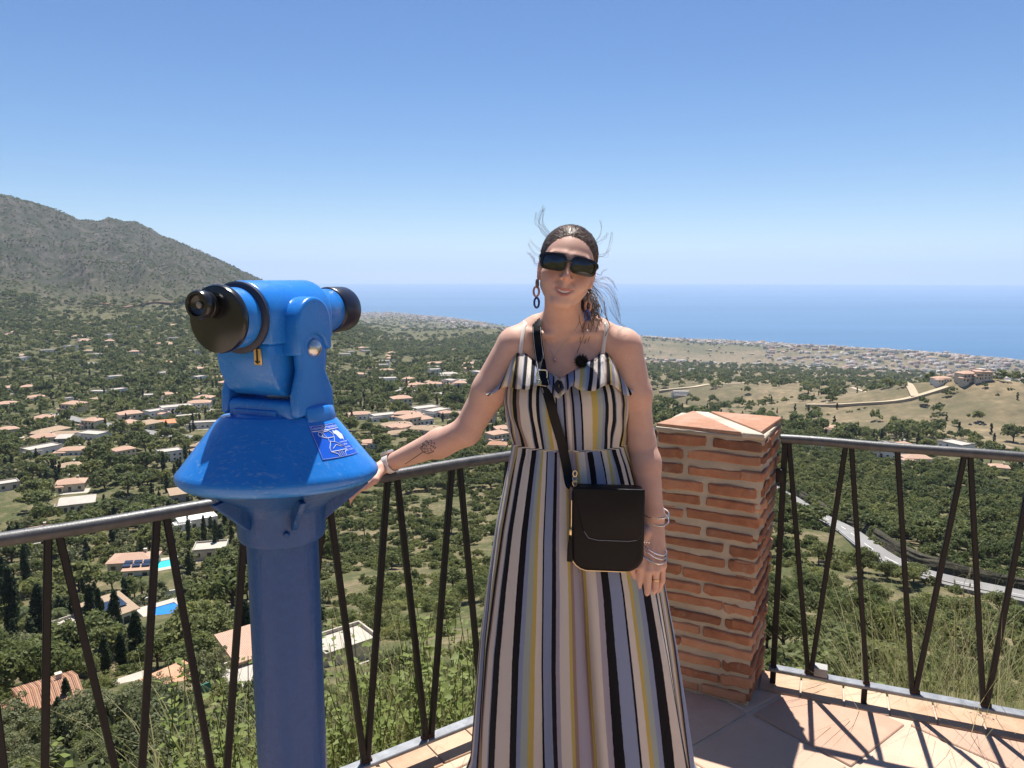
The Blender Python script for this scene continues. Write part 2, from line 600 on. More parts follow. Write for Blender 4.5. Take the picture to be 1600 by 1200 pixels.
def mat_ground():
    m = NT('valley_ground')
    pos = m.pos()
    a = m.n('Attribute', attribute_name='cover')
    sep = m.n('SeparateColor')
    m.link(a.outputs['Color'], sep.inputs[0])
    dry, wood, mount = sep.outputs[0], sep.outputs[1], sep.outputs[2]
    n_big = m.noise(pos, 0.012, 6, 0.6)
    n_mid = m.noise(pos, 0.09, 6, 0.62)
    n_fine = m.noise(pos, 0.9, 6, 0.65)
    # near: straw, soil and low green herbs
    soil = m.ramp(n_fine, [(0.3, (0.11, 0.085, 0.050)), (0.55, (0.19, 0.155, 0.09)), (0.75, (0.27, 0.22, 0.13))])
    herb = m.ramp(n_fine, [(0.3, (0.045, 0.052, 0.022)), (0.7, (0.10, 0.105, 0.045))])
    nearc = m.mix(m.ramp(n_mid, [(0.42, (0, 0, 0)), (0.64, (1, 1, 1))]), herb, soil)
    # dry grass hills
    gold = m.ramp(n_mid, [(0.28, (0.105, 0.088, 0.055)), (0.45, (0.18, 0.142, 0.088)), (0.6, (0.25, 0.19, 0.115)), (0.78, (0.34, 0.26, 0.155))])
    gold = m.mix(m.ramp(m.noise(pos, 0.006, 6, 0.65), [(0.46, (0, 0, 0)), (0.60, (0.75,) * 3)]), gold, (0.105, 0.095, 0.055, 1))
    base = m.mix(m.math('MULTIPLY', dry, 0.92), nearc, gold)
    # bushes too far away to tell apart: dark round dots
    vor = m.voronoi(pos, 0.075)
    dots = m.ramp(vor, [(0.32, (1, 1, 1)), (0.46, (0, 0, 0))])
    vor2 = m.voronoi(pos, 0.16)
    dots2 = m.ramp(vor2, [(0.30, (1, 1, 1)), (0.44, (0, 0, 0))])
    bush = m.ramp(n_fine, [(0.3, (0.045, 0.058, 0.028)), (0.7, (0.09, 0.105, 0.05))])
    dens = m.math('ADD', m.math('MULTIPLY', wood, 0.9), m.math('MULTIPLY', n_mid, 0.9))
    dens = m.math('SUBTRACT', dens, m.math('MULTIPLY', dry, 0.28), clamp=True)
    dist = m.n('VectorMath', operation='LENGTH')
    m.link(pos, dist.inputs[0])
    farw = m.math('MULTIPLY', m.math('SUBTRACT', dist.outputs['Value'], 300.0), 0.0015, clamp=True)
    f_b = m.math('MULTIPLY', m.math('MULTIPLY', m.math('MAXIMUM', dots, m.math('MULTIPLY', dots2, 0.7)), dens), farw)
    col = m.mix(f_b, base, bush)
    # grey limestone mountain with scrub
    rock = m.ramp(n_mid, [(0.25, (0.048, 0.042, 0.034)), (0.5, (0.088, 0.076, 0.064)), (0.78, (0.165, 0.148, 0.128))])
    scr = m.math('MULTIPLY', m.math('MAXIMUM', dots, dots2), m.ramp(n_big, [(0.36, (0.25,) * 3), (0.6, (1, 1, 1))]))
    mbush = m.ramp(n_fine, [(0.3, (0.014, 0.021, 0.012)), (0.7, (0.038, 0.046, 0.024))])
    vor3 = m.voronoi(pos, 0.034)
    d3 = m.math('MULTIPLY', m.ramp(vor3, [(0.30, (1, 1, 1)), (0.50, (0, 0, 0))]), m.ramp(n_mid, [(0.35, (0.2,) * 3), (0.6, (1, 1, 1))]))
    mtn = m.mix(m.math('MULTIPLY', m.math('MAXIMUM', scr, d3), 0.9), rock, mbush)
    mtn = m.mix(m.ramp(m.noise(pos, 0.02, 5, 0.6), [(0.42, (0, 0, 0)), (0.60, (0.8,) * 3)]), mtn, (0.032, 0.040, 0.022, 1))
    col = m.mix(mount, col, mtn)
    m.set(color=col, rough=0.95, spec=0.1)
    m.bump(n_fine, 0.5, 0.35)
    return m.mat


def build_sea():
    n = 160
    rad = np.geomspace(1500, 42000, 60)
    az = np.radians(np.linspace(-100, 100, n))
    A, D = np.meshgrid(az, rad, indexing='ij')
    V = np.stack([np.sin(A) * D, np.cos(A) * D, np.full_like(A, SEA_Z)], -1).reshape(-1, 3)
    I, J = np.meshgrid(np.arange(n - 1), np.arange(59), indexing='ij')
    F = np.stack([I * 60 + J, I * 60 + J + 1, (I + 1) * 60 + J + 1, (I + 1) * 60 + J], -1).reshape(-1, 4)
    me = from_np('sea', V, F)
    m = NT('sea_water')
    pos = m.pos()
    band = m.noise(m.mapping(pos, (0.00006, 0.00055, 1)), 1.0, 6, 0.6, 0.6)
    patch = m.noise(m.mapping(pos, (0.0002, 0.0009, 1)), 1.0, 5, 0.6)
    m.set(color=m.ramp(band, [(0.35, (0.022, 0.105, 0.22)), (0.65, (0.045, 0.15, 0.28))]),
          rough=m.math('ADD', 0.30, m.math('MULTIPLY', patch, 0.25)), spec=0.5, ior=1.33)
    m.bump(m.noise(m.mapping(pos, (0.02, 0.05, 1)), 1.0, 5, 0.7), 0.9, 2.0)
    o = mesh_obj('sea', me, m.mat)
    tag(o, 'calm blue sea out to the horizon', kind='structure')


def build_haze():
    mb = MB()
    x0, x1, y0, y1, z0, z1 = -44000, 44000, -17000, 43000, SEA_Z - 75.0, 720.0
    mb.box(((x0 + x1) / 2, (y0 + y1) / 2, (z0 + z1) / 2), (x1 - x0, y1 - y0, z1 - z0))
    m = bpy.data.materials.new('haze_air')
    m.use_nodes = True
    t = m.node_tree
    t.nodes.clear()
    out = t.nodes.new('ShaderNodeOutputMaterial')
    pv = t.nodes.new('ShaderNodeVolumePrincipled')
    pv.inputs['Color'].default_value = (0.58, 0.70, 0.90, 1)
    pv.inputs['Density'].default_value = HAZE_DENSITY
    pv.inputs['Anisotropy'].default_value = 0.2
    t.links.new(pv.outputs[0], out.inputs['Volume'])
    o = mb.build('haze', m)
    tag(o, 'thin blue haze over the valley and sea', kind='stuff')


HAZE_DENSITY = 5.2e-5
build_terrain()
build_sea()
# ================================================================== terrace: floor, pillar, railings
def mat_stone(name, stops, scale, bump, rough=0.85, stain=(0.30, 0.22, 0.17), stain_amt=0.5, smear=False):
    m = NT(name)
    c = m.pos()
    oi = m.n('ObjectInfo').outputs['Random']
    n1 = m.noise(c, scale, 7, 0.65)
    n2 = m.noise(c, scale * 0.25, 5, 0.6)
    v = m.math('ADD', m.math('MULTIPLY', n1, 0.6), m.math('MULTIPLY', oi, 0.4))
    col = m.ramp(v, stops)
    col = m.mix(m.ramp(n2, [(0.45, (0, 0, 0)), (0.7, (stain_amt,) * 3)]), col, (*stain, 1))
    speck = m.noise(c, scale * 9, 3, 0.7)
    col = m.mix(m.ramp(speck, [(0.60, (0, 0, 0)), (0.75, (0.35,) * 3)]), col, (0.16, 0.11, 0.09, 1))
    if smear:
        n4 = m.noise(c, 26, 6, 0.75)
        col = m.mix(m.ramp(n4, [(0.58, (0, 0, 0)), (0.72, (0.6,) * 3)]), col, (0.40, 0.33, 0.26, 1))
    m.set(color=col, rough=rough, spec=0.25)
    m.bump(m.math('ADD', n1, m.math('MULTIPLY', speck, 0.4)), bump, 0.006)
    return m.mat


M_SLAB = mat_stone('floor_slab', [(0.25, (0.41, 0.26, 0.185)), (0.5, (0.51, 0.345, 0.25)), (0.75, (0.59, 0.425, 0.32))], 9.0, 0.35, 0.8)
M_COPE = mat_stone('coping_tile', [(0.25, (0.38, 0.235, 0.15)), (0.5, (0.47, 0.305, 0.20)), (0.75, (0.55, 0.385, 0.265))], 11.0, 0.35, 0.8, (0.5, 0.40, 0.28))
M_BRICK = mat_stone('red_brick', [(0.25, (0.20, 0.082, 0.045)), (0.5, (0.41, 0.18, 0.098)), (0.75, (0.56, 0.30, 0.18))], 16.0, 1.0, 0.9, (0.20, 0.12, 0.085), 0.5, True)
M_CAP = mat_stone('cap_tile', [(0.2, (0.30, 0.15, 0.095)), (0.5, (0.41, 0.22, 0.14)), (0.8, (0.50, 0.31, 0.215))], 22.0, 0.9, 0.9, (0.40, 0.31, 0.24), 0.7, True)
M_MORT = mat_stone('mortar', [(0.2, (0.33, 0.275, 0.205)), (0.5, (0.46, 0.39, 0.30)), (0.8, (0.57, 0.50, 0.40))], 20.0, 1.0, 0.95, (0.22, 0.17, 0.13), 0.5)
M_MORTF = mat_stone('floor_mortar', [(0.2, (0.36, 0.27, 0.20)), (0.5, (0.46, 0.36, 0.27)), (0.8, (0.56, 0.46, 0.36))], 20.0, 0.8, 0.95)


def clip_poly(poly, pt, nrm):
    """keep the side where (p - pt) . nrm <= 0"""
    out = []
    for i in range(len(poly)):
        a, b = poly[i], poly[(i + 1) % len(poly)]
        da = (a[0] - pt[0]) * nrm[0] + (a[1] - pt[1]) * nrm[1]
        db = (b[0] - pt[0]) * nrm[0] + (b[1] - pt[1]) * nrm[1]
        if da <= 0: out.append(a)
        if da * db < 0:
            t = da / (da - db)
            out.append((a[0] + (b[0] - a[0]) * t, a[1] + (b[1] - a[1]) * t))
    return out


NL, NR = (-0.577, 0.8167), (0.3824, 0.924)          # outward normals of the two rail lines


def off(rail, n, s):
    return (rail[0].x + n[0] * s, rail[0].y + n[1] * s)


def inside(poly, s):
    poly = clip_poly(poly, off(RAIL_L, NL, s), NL)
    return clip_poly(poly, off(RAIL_R, NR, s), NR) if len(poly) > 2 else poly


def area(p):
    return 0.5 * abs(sum(p[i][0] * p[(i + 1) % len(p)][1] - p[(i + 1) % len(p)][0] * p[i][1] for i in range(len(p))))


S_OUT, S_IN = 0.105, -0.05
floor_poly = inside([(-5.5, -4.5), (5.5, -4.5), (5.5, 6), (-5.5, 6)], S_OUT - 0.012)
terrace = MB().prism(floor_poly, -1.7, -0.006).build('terrace', M_MORTF)
tag(terrace, 'viewing terrace floor paved in stone slabs with an orange tiled edge', kind='structure')

# large slabs laid diagonally
ang = R(38)
e1 = (math.cos(ang), math.sin(ang)); e2 = (-math.sin(ang), math.cos(ang))
org = (1.453, 2.57)
G = 0.40
rs = random.Random(3)
nslab = 0
for i in range(-12, 8):
    for j in range(-12, 8):
        if (org[0] + i * G * e1[0] + j * G * e2[0]) ** 2 + (org[1] + i * G * e1[1] + j * G * e2[1] - 1.2) ** 2 > 3.1 ** 2: continue
        g = 0.008
        jit = lambda: rs.uniform(-.005, .005)
        sq = [(a + jit(), b + jit()) for a, b in ((i * G + g, j * G + g), ((i + 1) * G - g, j * G + g), ((i + 1) * G - g, (j + 1) * G - g), (i * G + g, (j + 1) * G - g))]
        poly = [(org[0] + a * e1[0] + b * e2[0], org[1] + a * e1[1] + b * e2[1]) for a, b in sq]
        poly = inside(poly, S_IN - 0.008)
        if len(poly) < 3 or area(poly) < 0.004: continue
        h = rs.uniform(-.0025, .0015)
        MB().prism(poly, -0.03, h).build('slab', M_SLAB, terrace, bevel=0.004, seg=1, angle=50)
        nslab += 1
# coping tiles along each railing
for rail, n, rng_ in ((RAIL_L, NL, (-19, 6)), (RAIL_R, NR, (-4, 17))):
    for k in range(*rng_):
        L = 0.158
        s0, s1 = k * L + 0.0035, (k + 1) * L - 0.0035
        poly = []
        for s, q in ((s0, S_IN), (s1, S_IN), (s1, S_OUT), (s0, S_OUT)):
            q += rs.uniform(-.004, .004)
            poly.append((rail[0].x + rail[1].x * s + n[0] * q, rail[0].y + rail[1].y * s + n[1] * q))
        poly = inside(poly, S_OUT)
        other = (off(RAIL_R, NR, S_IN - 0.01), NR) if rail is RAIL_L else (off(RAIL_L, NL, S_IN - 0.01), NL)
        if rail is RAIL_L:
            poly = clip_poly(poly, other[0], other[1])
        if len(poly) < 3 or area(poly) < 0.003: continue
        MB().prism(poly, -0.035, rs.uniform(-0.001, 0.002)).build('coping_tile', M_COPE, terrace, bevel=0.002, seg=1, angle=50)

# ------------------------------------------------------------------ the brick pillar
PC = Vector((0.814, 2.909, 0))
WX = 0.026                 # the pillar is a little wider across its front
PA = R(-27.9)
PH = 1.058
pillar = empty('brick_pillar', PC, PA)
tag(pillar, 'weathered red brick pillar with thick mortar and sloped tile top beside the person', 'pillar')


def half_at(z):
    return 0.160 + 0.022 * z / PH


# mortar core, uneven
core = MB()
NZ, NS = 74, 9
pr = np.random.default_rng(4)
ring = []
for iz in range(NZ + 1):
    z = -0.03 + (PH + 0.028) * iz / NZ
    hf = half_at(z) - 0.0085
    for k in range(4 * NS):
        s, t = divmod(k, NS)
        q = -1 + 2 * t / NS
        x, y = ((q, -1), (1, q), (-q, 1), (-1, -q))[s]
        wob = (float(vnoise(z * 38 + s * 9, q * 8 + s * 31, 6)) - 0.5) * 0.010 + (float(vnoise(z * 110, q * 22 + s * 13, 8)) - .5) * 0.006
        core.v.append((x * (hf + wob + WX), y * (hf + wob), z))
for iz in range(NZ):
    for k in range(4 * NS):
        k2 = (k + 1) % (4 * NS)
        core.f.append((iz * 4 * NS + k, iz * 4 * NS + k2, (iz + 1) * 4 * NS + k2, (iz + 1) * 4 * NS + k))
core.f.append(tuple(NZ * 4 * NS + k for k in range(4 * NS)))
core.build('mortar_core', M_MORT, pillar, smooth=True)


def brick_mesh(L, D, H, seed):
    r = random.Random(seed)
    bm = bmesh.new()
    bmesh.ops.create_cube(bm, size=1.0)
    bmesh.ops.subdivide_edges(bm, edges=[e for e in bm.edges if abs(e.verts[0].co.x - e.verts[1].co.x) > .5], cuts=4)
    for v in bm.verts:
        v.co = Vector((v.co.x * L, v.co.y * D, v.co.z * H))
        v.co += Vector((r.uniform(-.004, .003), r.uniform(-.0025, .0015), r.uniform(-.0024, .002)))
    bmesh.ops.bevel(bm, geom=[e for e in bm.edges if e.calc_face_angle(0) > 0.8], offset=0.005, segments=1, affect='EDGES')
    me = bpy.data.meshes.new('brick')
    bm.to_mesh(me); bm.free()
    me.materials.append(M_BRICK)
    return me


BR = {}
for nm, L in (('long', 0.262), ('mid', 0.178), ('short', 0.104), ('slong', 0.232), ('smid', 0.155), ('sshort', 0.098)):
    BR[nm] = [brick_mesh(L, 0.085, 0.0365, 10 * L + s) for s in range(6)]
pitch = 0.0585
rb = random.Random(12)
z = 0.03
course = 0
LEN = {'long': .262, 'mid': .178, 'short': .104, 'slong': .232, 'smid': .155, 'sshort': .098}
while z < PH - 0.02:
    hf = half_at(z)
    for side in range(4):
        pat = (('short', 'long'), ('mid', 'mid'), ('long', 'short'), ('mid', 'mid'))[(course + side * 2 + rb.randrange(2)) % 4]
        wx = WX if side % 2 == 0 else 0.0
        if side % 2: pat = tuple('s' + p for p in pat)
        a0, a1 = -hf - wx, hf + wx
        tot = sum(LEN[p] for p in pat)
        gap = (a1 - a0 - tot) / 2
        x = a0 + gap * rb.uniform(0.2, 0.7)
        for p in pat:
            if rb.random() < 0.015:
                x += LEN[p] + gap; continue
            b = mesh_obj('brick', rb.choice(BR[p]), None, pillar)
            depth = hf + (WX if side % 2 else 0) - 0.085 / 2 + rb.uniform(-.004, .003)
            loc = Matrix.Rotation(side * math.pi / 2, 3, 'Z') @ Vector((x + LEN[p] / 2, -depth, 0))
            b.location = (loc.x, loc.y, z + rb.uniform(-.004, .004) + (0.0015 if side % 2 else -0.0015))
            b.rotation_euler = (rb.uniform(-.03, .03), rb.uniform(-.016, .016), side * math.pi / 2 + rb.uniform(-.015, .015))
            b.scale = (rb.uniform(.95, 1.04), 1, rb.uniform(.86, 1.1))
            x += LEN[p] + gap * rb.uniform(.6, 1.1)
    z += pitch * rb.uniform(.97, 1.03)
    course += 1
# capping: two tiles split by a diagonal band of mortar
hf = half_at(PH) - 0.001


def cap_piece(name, poly, z0, z1, mat, seed, bev=0.006):
    """polygon slab with uneven top"""
    o = MB().prism([(x * (hf + WX) / hf, y) for x, y in poly], z0, z1).build(name, mat, pillar, bevel=bev, seg=2, angle=45)
    return o


cap_piece('cap_tile', [(-hf, -hf + .02), (hf - .075, -hf), (-hf + .05, hf)], PH - 0.004, PH + 0.011, M_CAP, 1)
cap_piece('cap_tile', [(hf - .02, -hf + .03), (hf, hf), (-hf + .11, hf)], PH - 0.006, PH + 0.014, M_CAP, 2)
cap_piece('mortar_joint', [(hf - .074, -hf - .002), (hf - .004, -hf - .004), (hf - .02, -hf + .03), (-hf + .108, hf - .002), (-hf + .052, hf - .002)], PH - 0.012, PH + 0.009, M_MORT, 3, 0.006)
cap_piece('mortar_bed', [(-hf + .001, -hf + .003), (hf - .003, -hf + .001), (hf - .003, hf - .003), (-hf + .003, hf - .003)], PH - 0.018, PH - 0.003, M_MORT, 4)

# ------------------------------------------------------------------ railings
m = NT('wrought_iron')
c = m.pos()
n1 = m.noise(c, 35, 5, 0.6)
n2 = m.noise(c, 220, 3, 0.6)
m.set(color=m.ramp(n1, [(0.3, (0.007, 0.0065, 0.0065)), (0.7, (0.018, 0.016, 0.015))]), rough=m.math('ADD', 0.42, m.math('MULTIPLY', n1, 0.25)), spec=0.3)
m.bump(m.math('ADD', n1, m.math('MULTIPLY', n2, 0.5)), 0.35, 0.002)
M_IRON = m.mat
m = NT('handrail_paint')
c = m.pos()
n1 = m.noise(c, 30, 5, 0.6)
n2 = m.noise(c, 260, 3, 0.6)
m.set(color=m.ramp(n1, [(0.3, (0.055, 0.055, 0.057)), (0.7, (0.10, 0.10, 0.10))]), rough=m.math('ADD', 0.34, m.math('MULTIPLY', n1, 0.2)), spec=0.6, metal=0.2)
m.bump(m.math('ADD', n1, m.math('MULTIPLY', n2, 0.6)), 0.45, 0.002)
M_RAIL = m.mat
M_GALV = plain('weathered_bar', (0.22, 0.23, 0.245), .5, .25, 25, metal=.3)
M_RUST = plain('weld_rust', (0.10, 0.045, 0.022), 0.9, 0.4, 60)


def rail_hit(u, v, rail, n):
    """position along the railing and height where the line of sight meets its plane"""
    r = ray(u, v)
    t = (rail[0].x * n[0] + rail[0].y * n[1]) / (r.x * n[0] + r.y * n[1])
    p = Vector((r.x * t, t, CAM_Z + r.z * t))
    return (p.x - rail[0].x) * rail[1].x + (p.y - rail[0].y) * rail[1].y, p.z


Z_TOP, Z_BOT = 1.011, 0.085


def bar_line(b, rail, n):
    (s0, z0), (s1, z1) = rail_hit(b[0], b[1], rail, n), rail_hit(b[2], b[3], rail, n)
    f = lambda z: s0 + (s1 - s0) * (z - z0) / (z1 - z0)
    return f(Z_TOP - 0.012), f(Z_BOT)


def railing(label, rail, n, bars, s0, s1, posts, extra):
    root = empty('railing', (rail[0].x, rail[0].y, 0), math.atan2(rail[1].y, rail[1].x))
    tag(root, label, 'railing', 'iron railings of the terrace')
    mb = MB()
    pts = [Vector((s0 + (s1 - s0) * k / 40, 0.0015 * math.sin(k * 1.3), Z_TOP + 0.0012 * math.sin(k * .9))) for k in range(41)]
    mb.tube(pts, 0.0180, 20)
    top = mb.build('top_rail', M_RAIL, root, smooth=True)
    mb = MB()
    for k in (11, 29):
        mb.tube([pts[k] - Vector((.006, 0, 0)), pts[k] + Vector((.006, 0, 0))], 0.0190, 16)
    for k, ps in enumerate((11, 29)):
        MB().tube([pts[ps] - Vector((.006, 0, 0)), pts[ps] + Vector((.006, 0, 0))], 0.0190, 16).build('weld_collar', M_RAIL, top, smooth=True)
    MB().box(((s0 + s1) / 2, 0, Z_BOT - .012), (s1 - s0, 0.044, 0.014)).build('bottom_rail', M_GALV, root, bevel=.003, seg=1)
    lines = [bar_line(b, rail, n) for b in bars] + extra
    for (st, sb) in lines:
        a, b = Vector((st, 0.0, Z_TOP - .012)), Vector((sb, 0.0, Z_BOT))
        t = (b - a).normalized()
        q = t.to_track_quat('Z', 'Y').to_matrix()
        # q columns: keep the square section in line with the railing
        zx = t; yx = Vector((0, 1, 0)); xx = yx.cross(zx).normalized()
        Mx = Matrix((xx, yx, zx)).transposed()
        mbb = MB().box((a + b) / 2, (0.0185, 0.0185, (b - a).length), M=Mx)
        mbb.build('baluster', M_IRON, root, bevel=.0025, seg=1)
    for sb in sorted(set(round(l[1], 2) for l in lines))[::1]:
        MB().tube([(sb - .012, 0, Z_BOT - .002), (sb + .012, .001, Z_BOT - .003)], 0.011, 7).build('weld', M_RUST, root, smooth=True)
    for sp in posts:
        MB().box((sp, 0, 0.51), (0.022, 0.022, 1.0)).build('post', M_IRON, root, bevel=.002, seg=1)
    # short feet that hold the bottom bar off the floor
    s = s0 + 0.35
    while s < s1:
        MB().box((s, 0, 0.025), (0.02, 0.02, 0.07)).build('foot', M_IRON, root)
        s += 0.9
    return root


LB = [(-20, 1000, 6, 1200), (75, 835, 70, 1200), (92, 835, 180, 1200), (245, 812, 222, 1200), (260, 810, 330, 1200), (384, 795, 355, 1200), (396, 795, 462, 1200),
      (508, 775, 462, 1200), (516, 800, 570, 1197), (606, 745, 573, 1197), (620, 745, 666, 1160), (706, 730, 673, 1160), (718, 728, 750, 1075), (795, 714, 756, 1120)]
RB = [(1232, 682, 1262, 1045), (1322, 692, 1268, 1045), (1330, 692, 1354, 1064), (1402, 700, 1425, 1076), (1507, 710, 1431, 1077), (1516, 711, 1536, 1100), (1614, 722, 1542, 1100)]
fl = bar_line(LB[-1], RAIL_L, NL)
step = 0.19
extraL = [(fl[0] + .02, fl[1] + .2), (fl[0] + .2, fl[1] + .21), (fl[0] + .21, fl[1] + .38)]
f0 = bar_line(LB[0], RAIL_L, NL)
extraL += [(f0[0] - .02 - .24 * k, f0[1] - .2 - .24 * k) for k in range(5)] + [(f0[0] - .22 - .24 * k, f0[1] - .02 - .24 * k - .2) for k in range(5)]
fr = bar_line(RB[-1], RAIL_R, NR)
extraR = []
for k in range(6):
    extraR += [(fr[0] + .012 + .26 * k, fr[1] + .22 + .26 * k), (fr[0] + .25 + .26 * k, fr[1] + .235 + .26 * k)]
railing('black iron zigzag railing behind the blue telescope', RAIL_L, NL, LB, -3.0, 0.70, [0.69, -2.98], extraL)
s_pr = rail_hit(1222, 685, RAIL_R, NR)[0]
rr_ = railing('black iron zigzag railing right of the brick pillar', RAIL_R, NR, RB, s_pr - 0.005, 3.0, [s_pr + 0.012, 2.98], extraR)
# clamp block and bracket seen on the right railing
MB().box((rail_hit(1283, 1036, RAIL_R, NR)[0], 0.0, 0.10), (0.05, 0.05, 0.035)).build('clamp_block', plain('weathered_grey', (0.34, 0.33, 0.31), .8), rr_, bevel=.004)
MB().box((s_pr + 0.0, -0.012, 0.87), (0.03, 0.03, 0.05)).build('wall_bracket', M_IRON, rr_, bevel=.003)
# ================================================================== the coin operated telescope
m = NT('blue_paint')
c = m.coord('Object')
n1 = m.noise(c, 14, 6, 0.65)
n2 = m.noise(c, 120, 4, 0.6)
scr = m.n('TexNoise'); m.link(m.mapping(c, (30, 110, 60), rot=(.3, .5, .8)), scr.inputs['Vector'])
scr.inputs['Scale'].default_value = 1.0; scr.inputs['Detail'].default_value = 6; scr.inputs['Distortion'].default_value = 2.5
base = m.ramp(n1, [(0.3, (0.012, 0.17, 0.56)), (0.7, (0.018, 0.20, 0.64))])
wear = m.math('MULTIPLY', m.ramp(scr.outputs['Fac'], [(0.56, (0, 0, 0)), (0.66, (1, 1, 1))]), m.ramp(m.noise(c, 5, 3, .5), [(0.38, (0.05,) * 3), (0.58, (0.7,) * 3)]))
m.set(color=m.mix(wear, base, (0.14, 0.30, 0.60, 1)), rough=m.math('ADD', 0.22, m.math('MULTIPLY', n1, 0.14)), spec=0.5, coat=0.1, coat_rough=0.12)
m.bump(m.math('ADD', m.math('MULTIPLY', n2, 0.3), n1), 0.12, 0.003)
M_BLUE = m.mat
m = NT('rough_blue_paint')
c = m.coord('Object')
n1 = m.noise(c, 60, 6, 0.65)
str_ = m.noise(m.mapping(c, (45, 45, 3)), 1.0, 5, 0.6)
m.set(color=m.ramp(n1, [(0.25, (0.006, 0.055, 0.20)), (0.75, (0.011, 0.080, 0.26))]), rough=0.30, spec=0.42)
m.bump(m.math('ADD', n1, m.math('MULTIPLY', str_, 1.6)), 0.5, 0.004)
M_BLUER = m.mat
M_BLACK = plain('gloss_black', (0.012, 0.012, 0.013), 0.22, 0.3, 12, spec=0.6)
M_DARKM = plain('matt_dark_ring', (0.02, 0.025, 0.05), 0.45, 0.2, 20)
M_STEEL = plain('steel_cap', (0.62, 0.61, 0.58), 0.28, 0.1, 20, metal=0.95)
M_BRASS = plain('brass_plate', (0.72, 0.48, 0.22), 0.35, 0.12, 60, metal=0.8)

TX, TY = -0.474, 1.50
scope = empty('coin_telescope', (TX, TY, 0))
tag(scope, 'blue coin operated telescope on a round column with a cone hood', 'telescope')


def hz_(v, Y=TY):
    return CAM_Z + ray(450, v).z * Y


# column, with a base flange on the floor
MB().lathe([(0.16, 0.0), (0.16, 0.018), (0.082, 0.022), (0.0715, 0.05), (0.0715, 0.6), (0.0715, 1.115)], 48).build('column', M_BLUER, scope, smooth=True)
HY = R(19)                                             # the hood is oval, its long axis turned
HOODM = Matrix(((1, 0, 0), (0, 1, 0), (0, -0.07, 1))) @ Matrix.Rotation(HY, 3, 'Z') @ Matrix.Diagonal((1.0, 0.90, 1.0))
zc0, zc1, zr0, zr1, zt = 1.100, 1.168, 1.216, 1.243, 1.350


def oval(prof, n=72, k0=1.0):
    """lathe whose section is round at the bottom of the profile and oval at the rim"""
    mb = MB().lathe(prof, n, cap=False)
    out = []
    for i, p in enumerate(mb.v):
        r = math.hypot(p[0], p[1])
        w = min(1, max(0, (r - 0.09) / 0.05)) if k0 else 1
        q = Vector(p)
        e = HOODM @ q
        out.append(tuple(q.lerp(e, w)))
    mb.v = out
    return mb


oval([(0.074, zc0 + .004), (0.084, zc0), (0.088, zc0 + .010), (0.0885, zc1 - .01), (0.092, zc1), (0.120, zc1 + .020), (0.175, zr0 - .006), (0.188, zr0 + .002), (0.10, zr0 + .012)]).build('collar', M_BLUER, scope, smooth=True)
for k in range(6):
    a = math.radians(-118 + 60 * k)
    mid = Vector((math.cos(a), math.sin(a), 0))
    t = Vector((-mid.y, mid.x, 0))
    rim = (HOODM @ (HOODM.inverted() @ mid).normalized())
    rr = rim.length * 0.182
    V = []
    for s in (-1, 1):
        o_ = t * 0.0055 * s
        V += [mid * 0.082 + Vector((0, 0, zc1 - .035)) + o_, mid * 0.0935 + Vector((0, 0, zc1 - .030)) + o_, mid * rr + Vector((0, 0, zr0 - .006)) + o_, mid * 0.09 + Vector((0, 0, zr0 + .002)) + o_]
    MB().add(V, [(0, 1, 2, 3), (7, 6, 5, 4), (0, 4, 5, 1), (1, 5, 6, 2), (2, 6, 7, 3), (3, 7, 4, 0)]).build('rib', M_BLUER, scope, bevel=.002, seg=1)
MB().lathe([(0.0, 0), (0.006, 0.001), (0.006, 0.005), (0.004, 0.008), (0.0, 0.008)], 10, M=Matrix.Rotation(R(90), 3, 'X'), c=(0.035, -0.080, zc0 + .03), cap=False).build('bolt', M_BLUER, scope, smooth=True)
# hood
hood_prof = [(0.165, zr0 - .002), (0.186, zr0), (0.196, zr0 + .010), (0.1985, zr1 - .010), (0.197, zr1 - .002), (0.190, zr1 + .006), (0.120, zt - .010), (0.112, zt - .002), (0.106, zt + .004), (0.07, zt + .005)]
hood = oval(hood_prof, 96, 0).build('hood', M_BLUE, scope, smooth=True)

# everything on the turntable turns with the optical axis
YAW = R(-20.5)
AX = hz_(492)                       # height of the optical axis
HM = Matrix.Translation((0.004, 0.0, 0)) @ Matrix.Rotation(YAW, 4, 'Z')


def hb(mb, name, mat, parent=None, **kw):
    """part built in head space: x right, y along the axis, z up"""
    mb.v = [tuple(HM @ Vector(p)) for p in mb.v]
    return mb.build(name, mat, parent or scope, **kw)


AXROT = Matrix.Rotation(R(-90), 3, 'X')     # lathe z -> +y
ROTX = Matrix(((0, 0, 1), (1, 0, 0), (0, 1, 0)))      # prism (x, y, z) -> (y, z, x)
ROTY = Matrix(((1, 0, 0), (0, 0, 1), (0, 1, 0)))      # prism (x, y, z) -> (x, z, y)
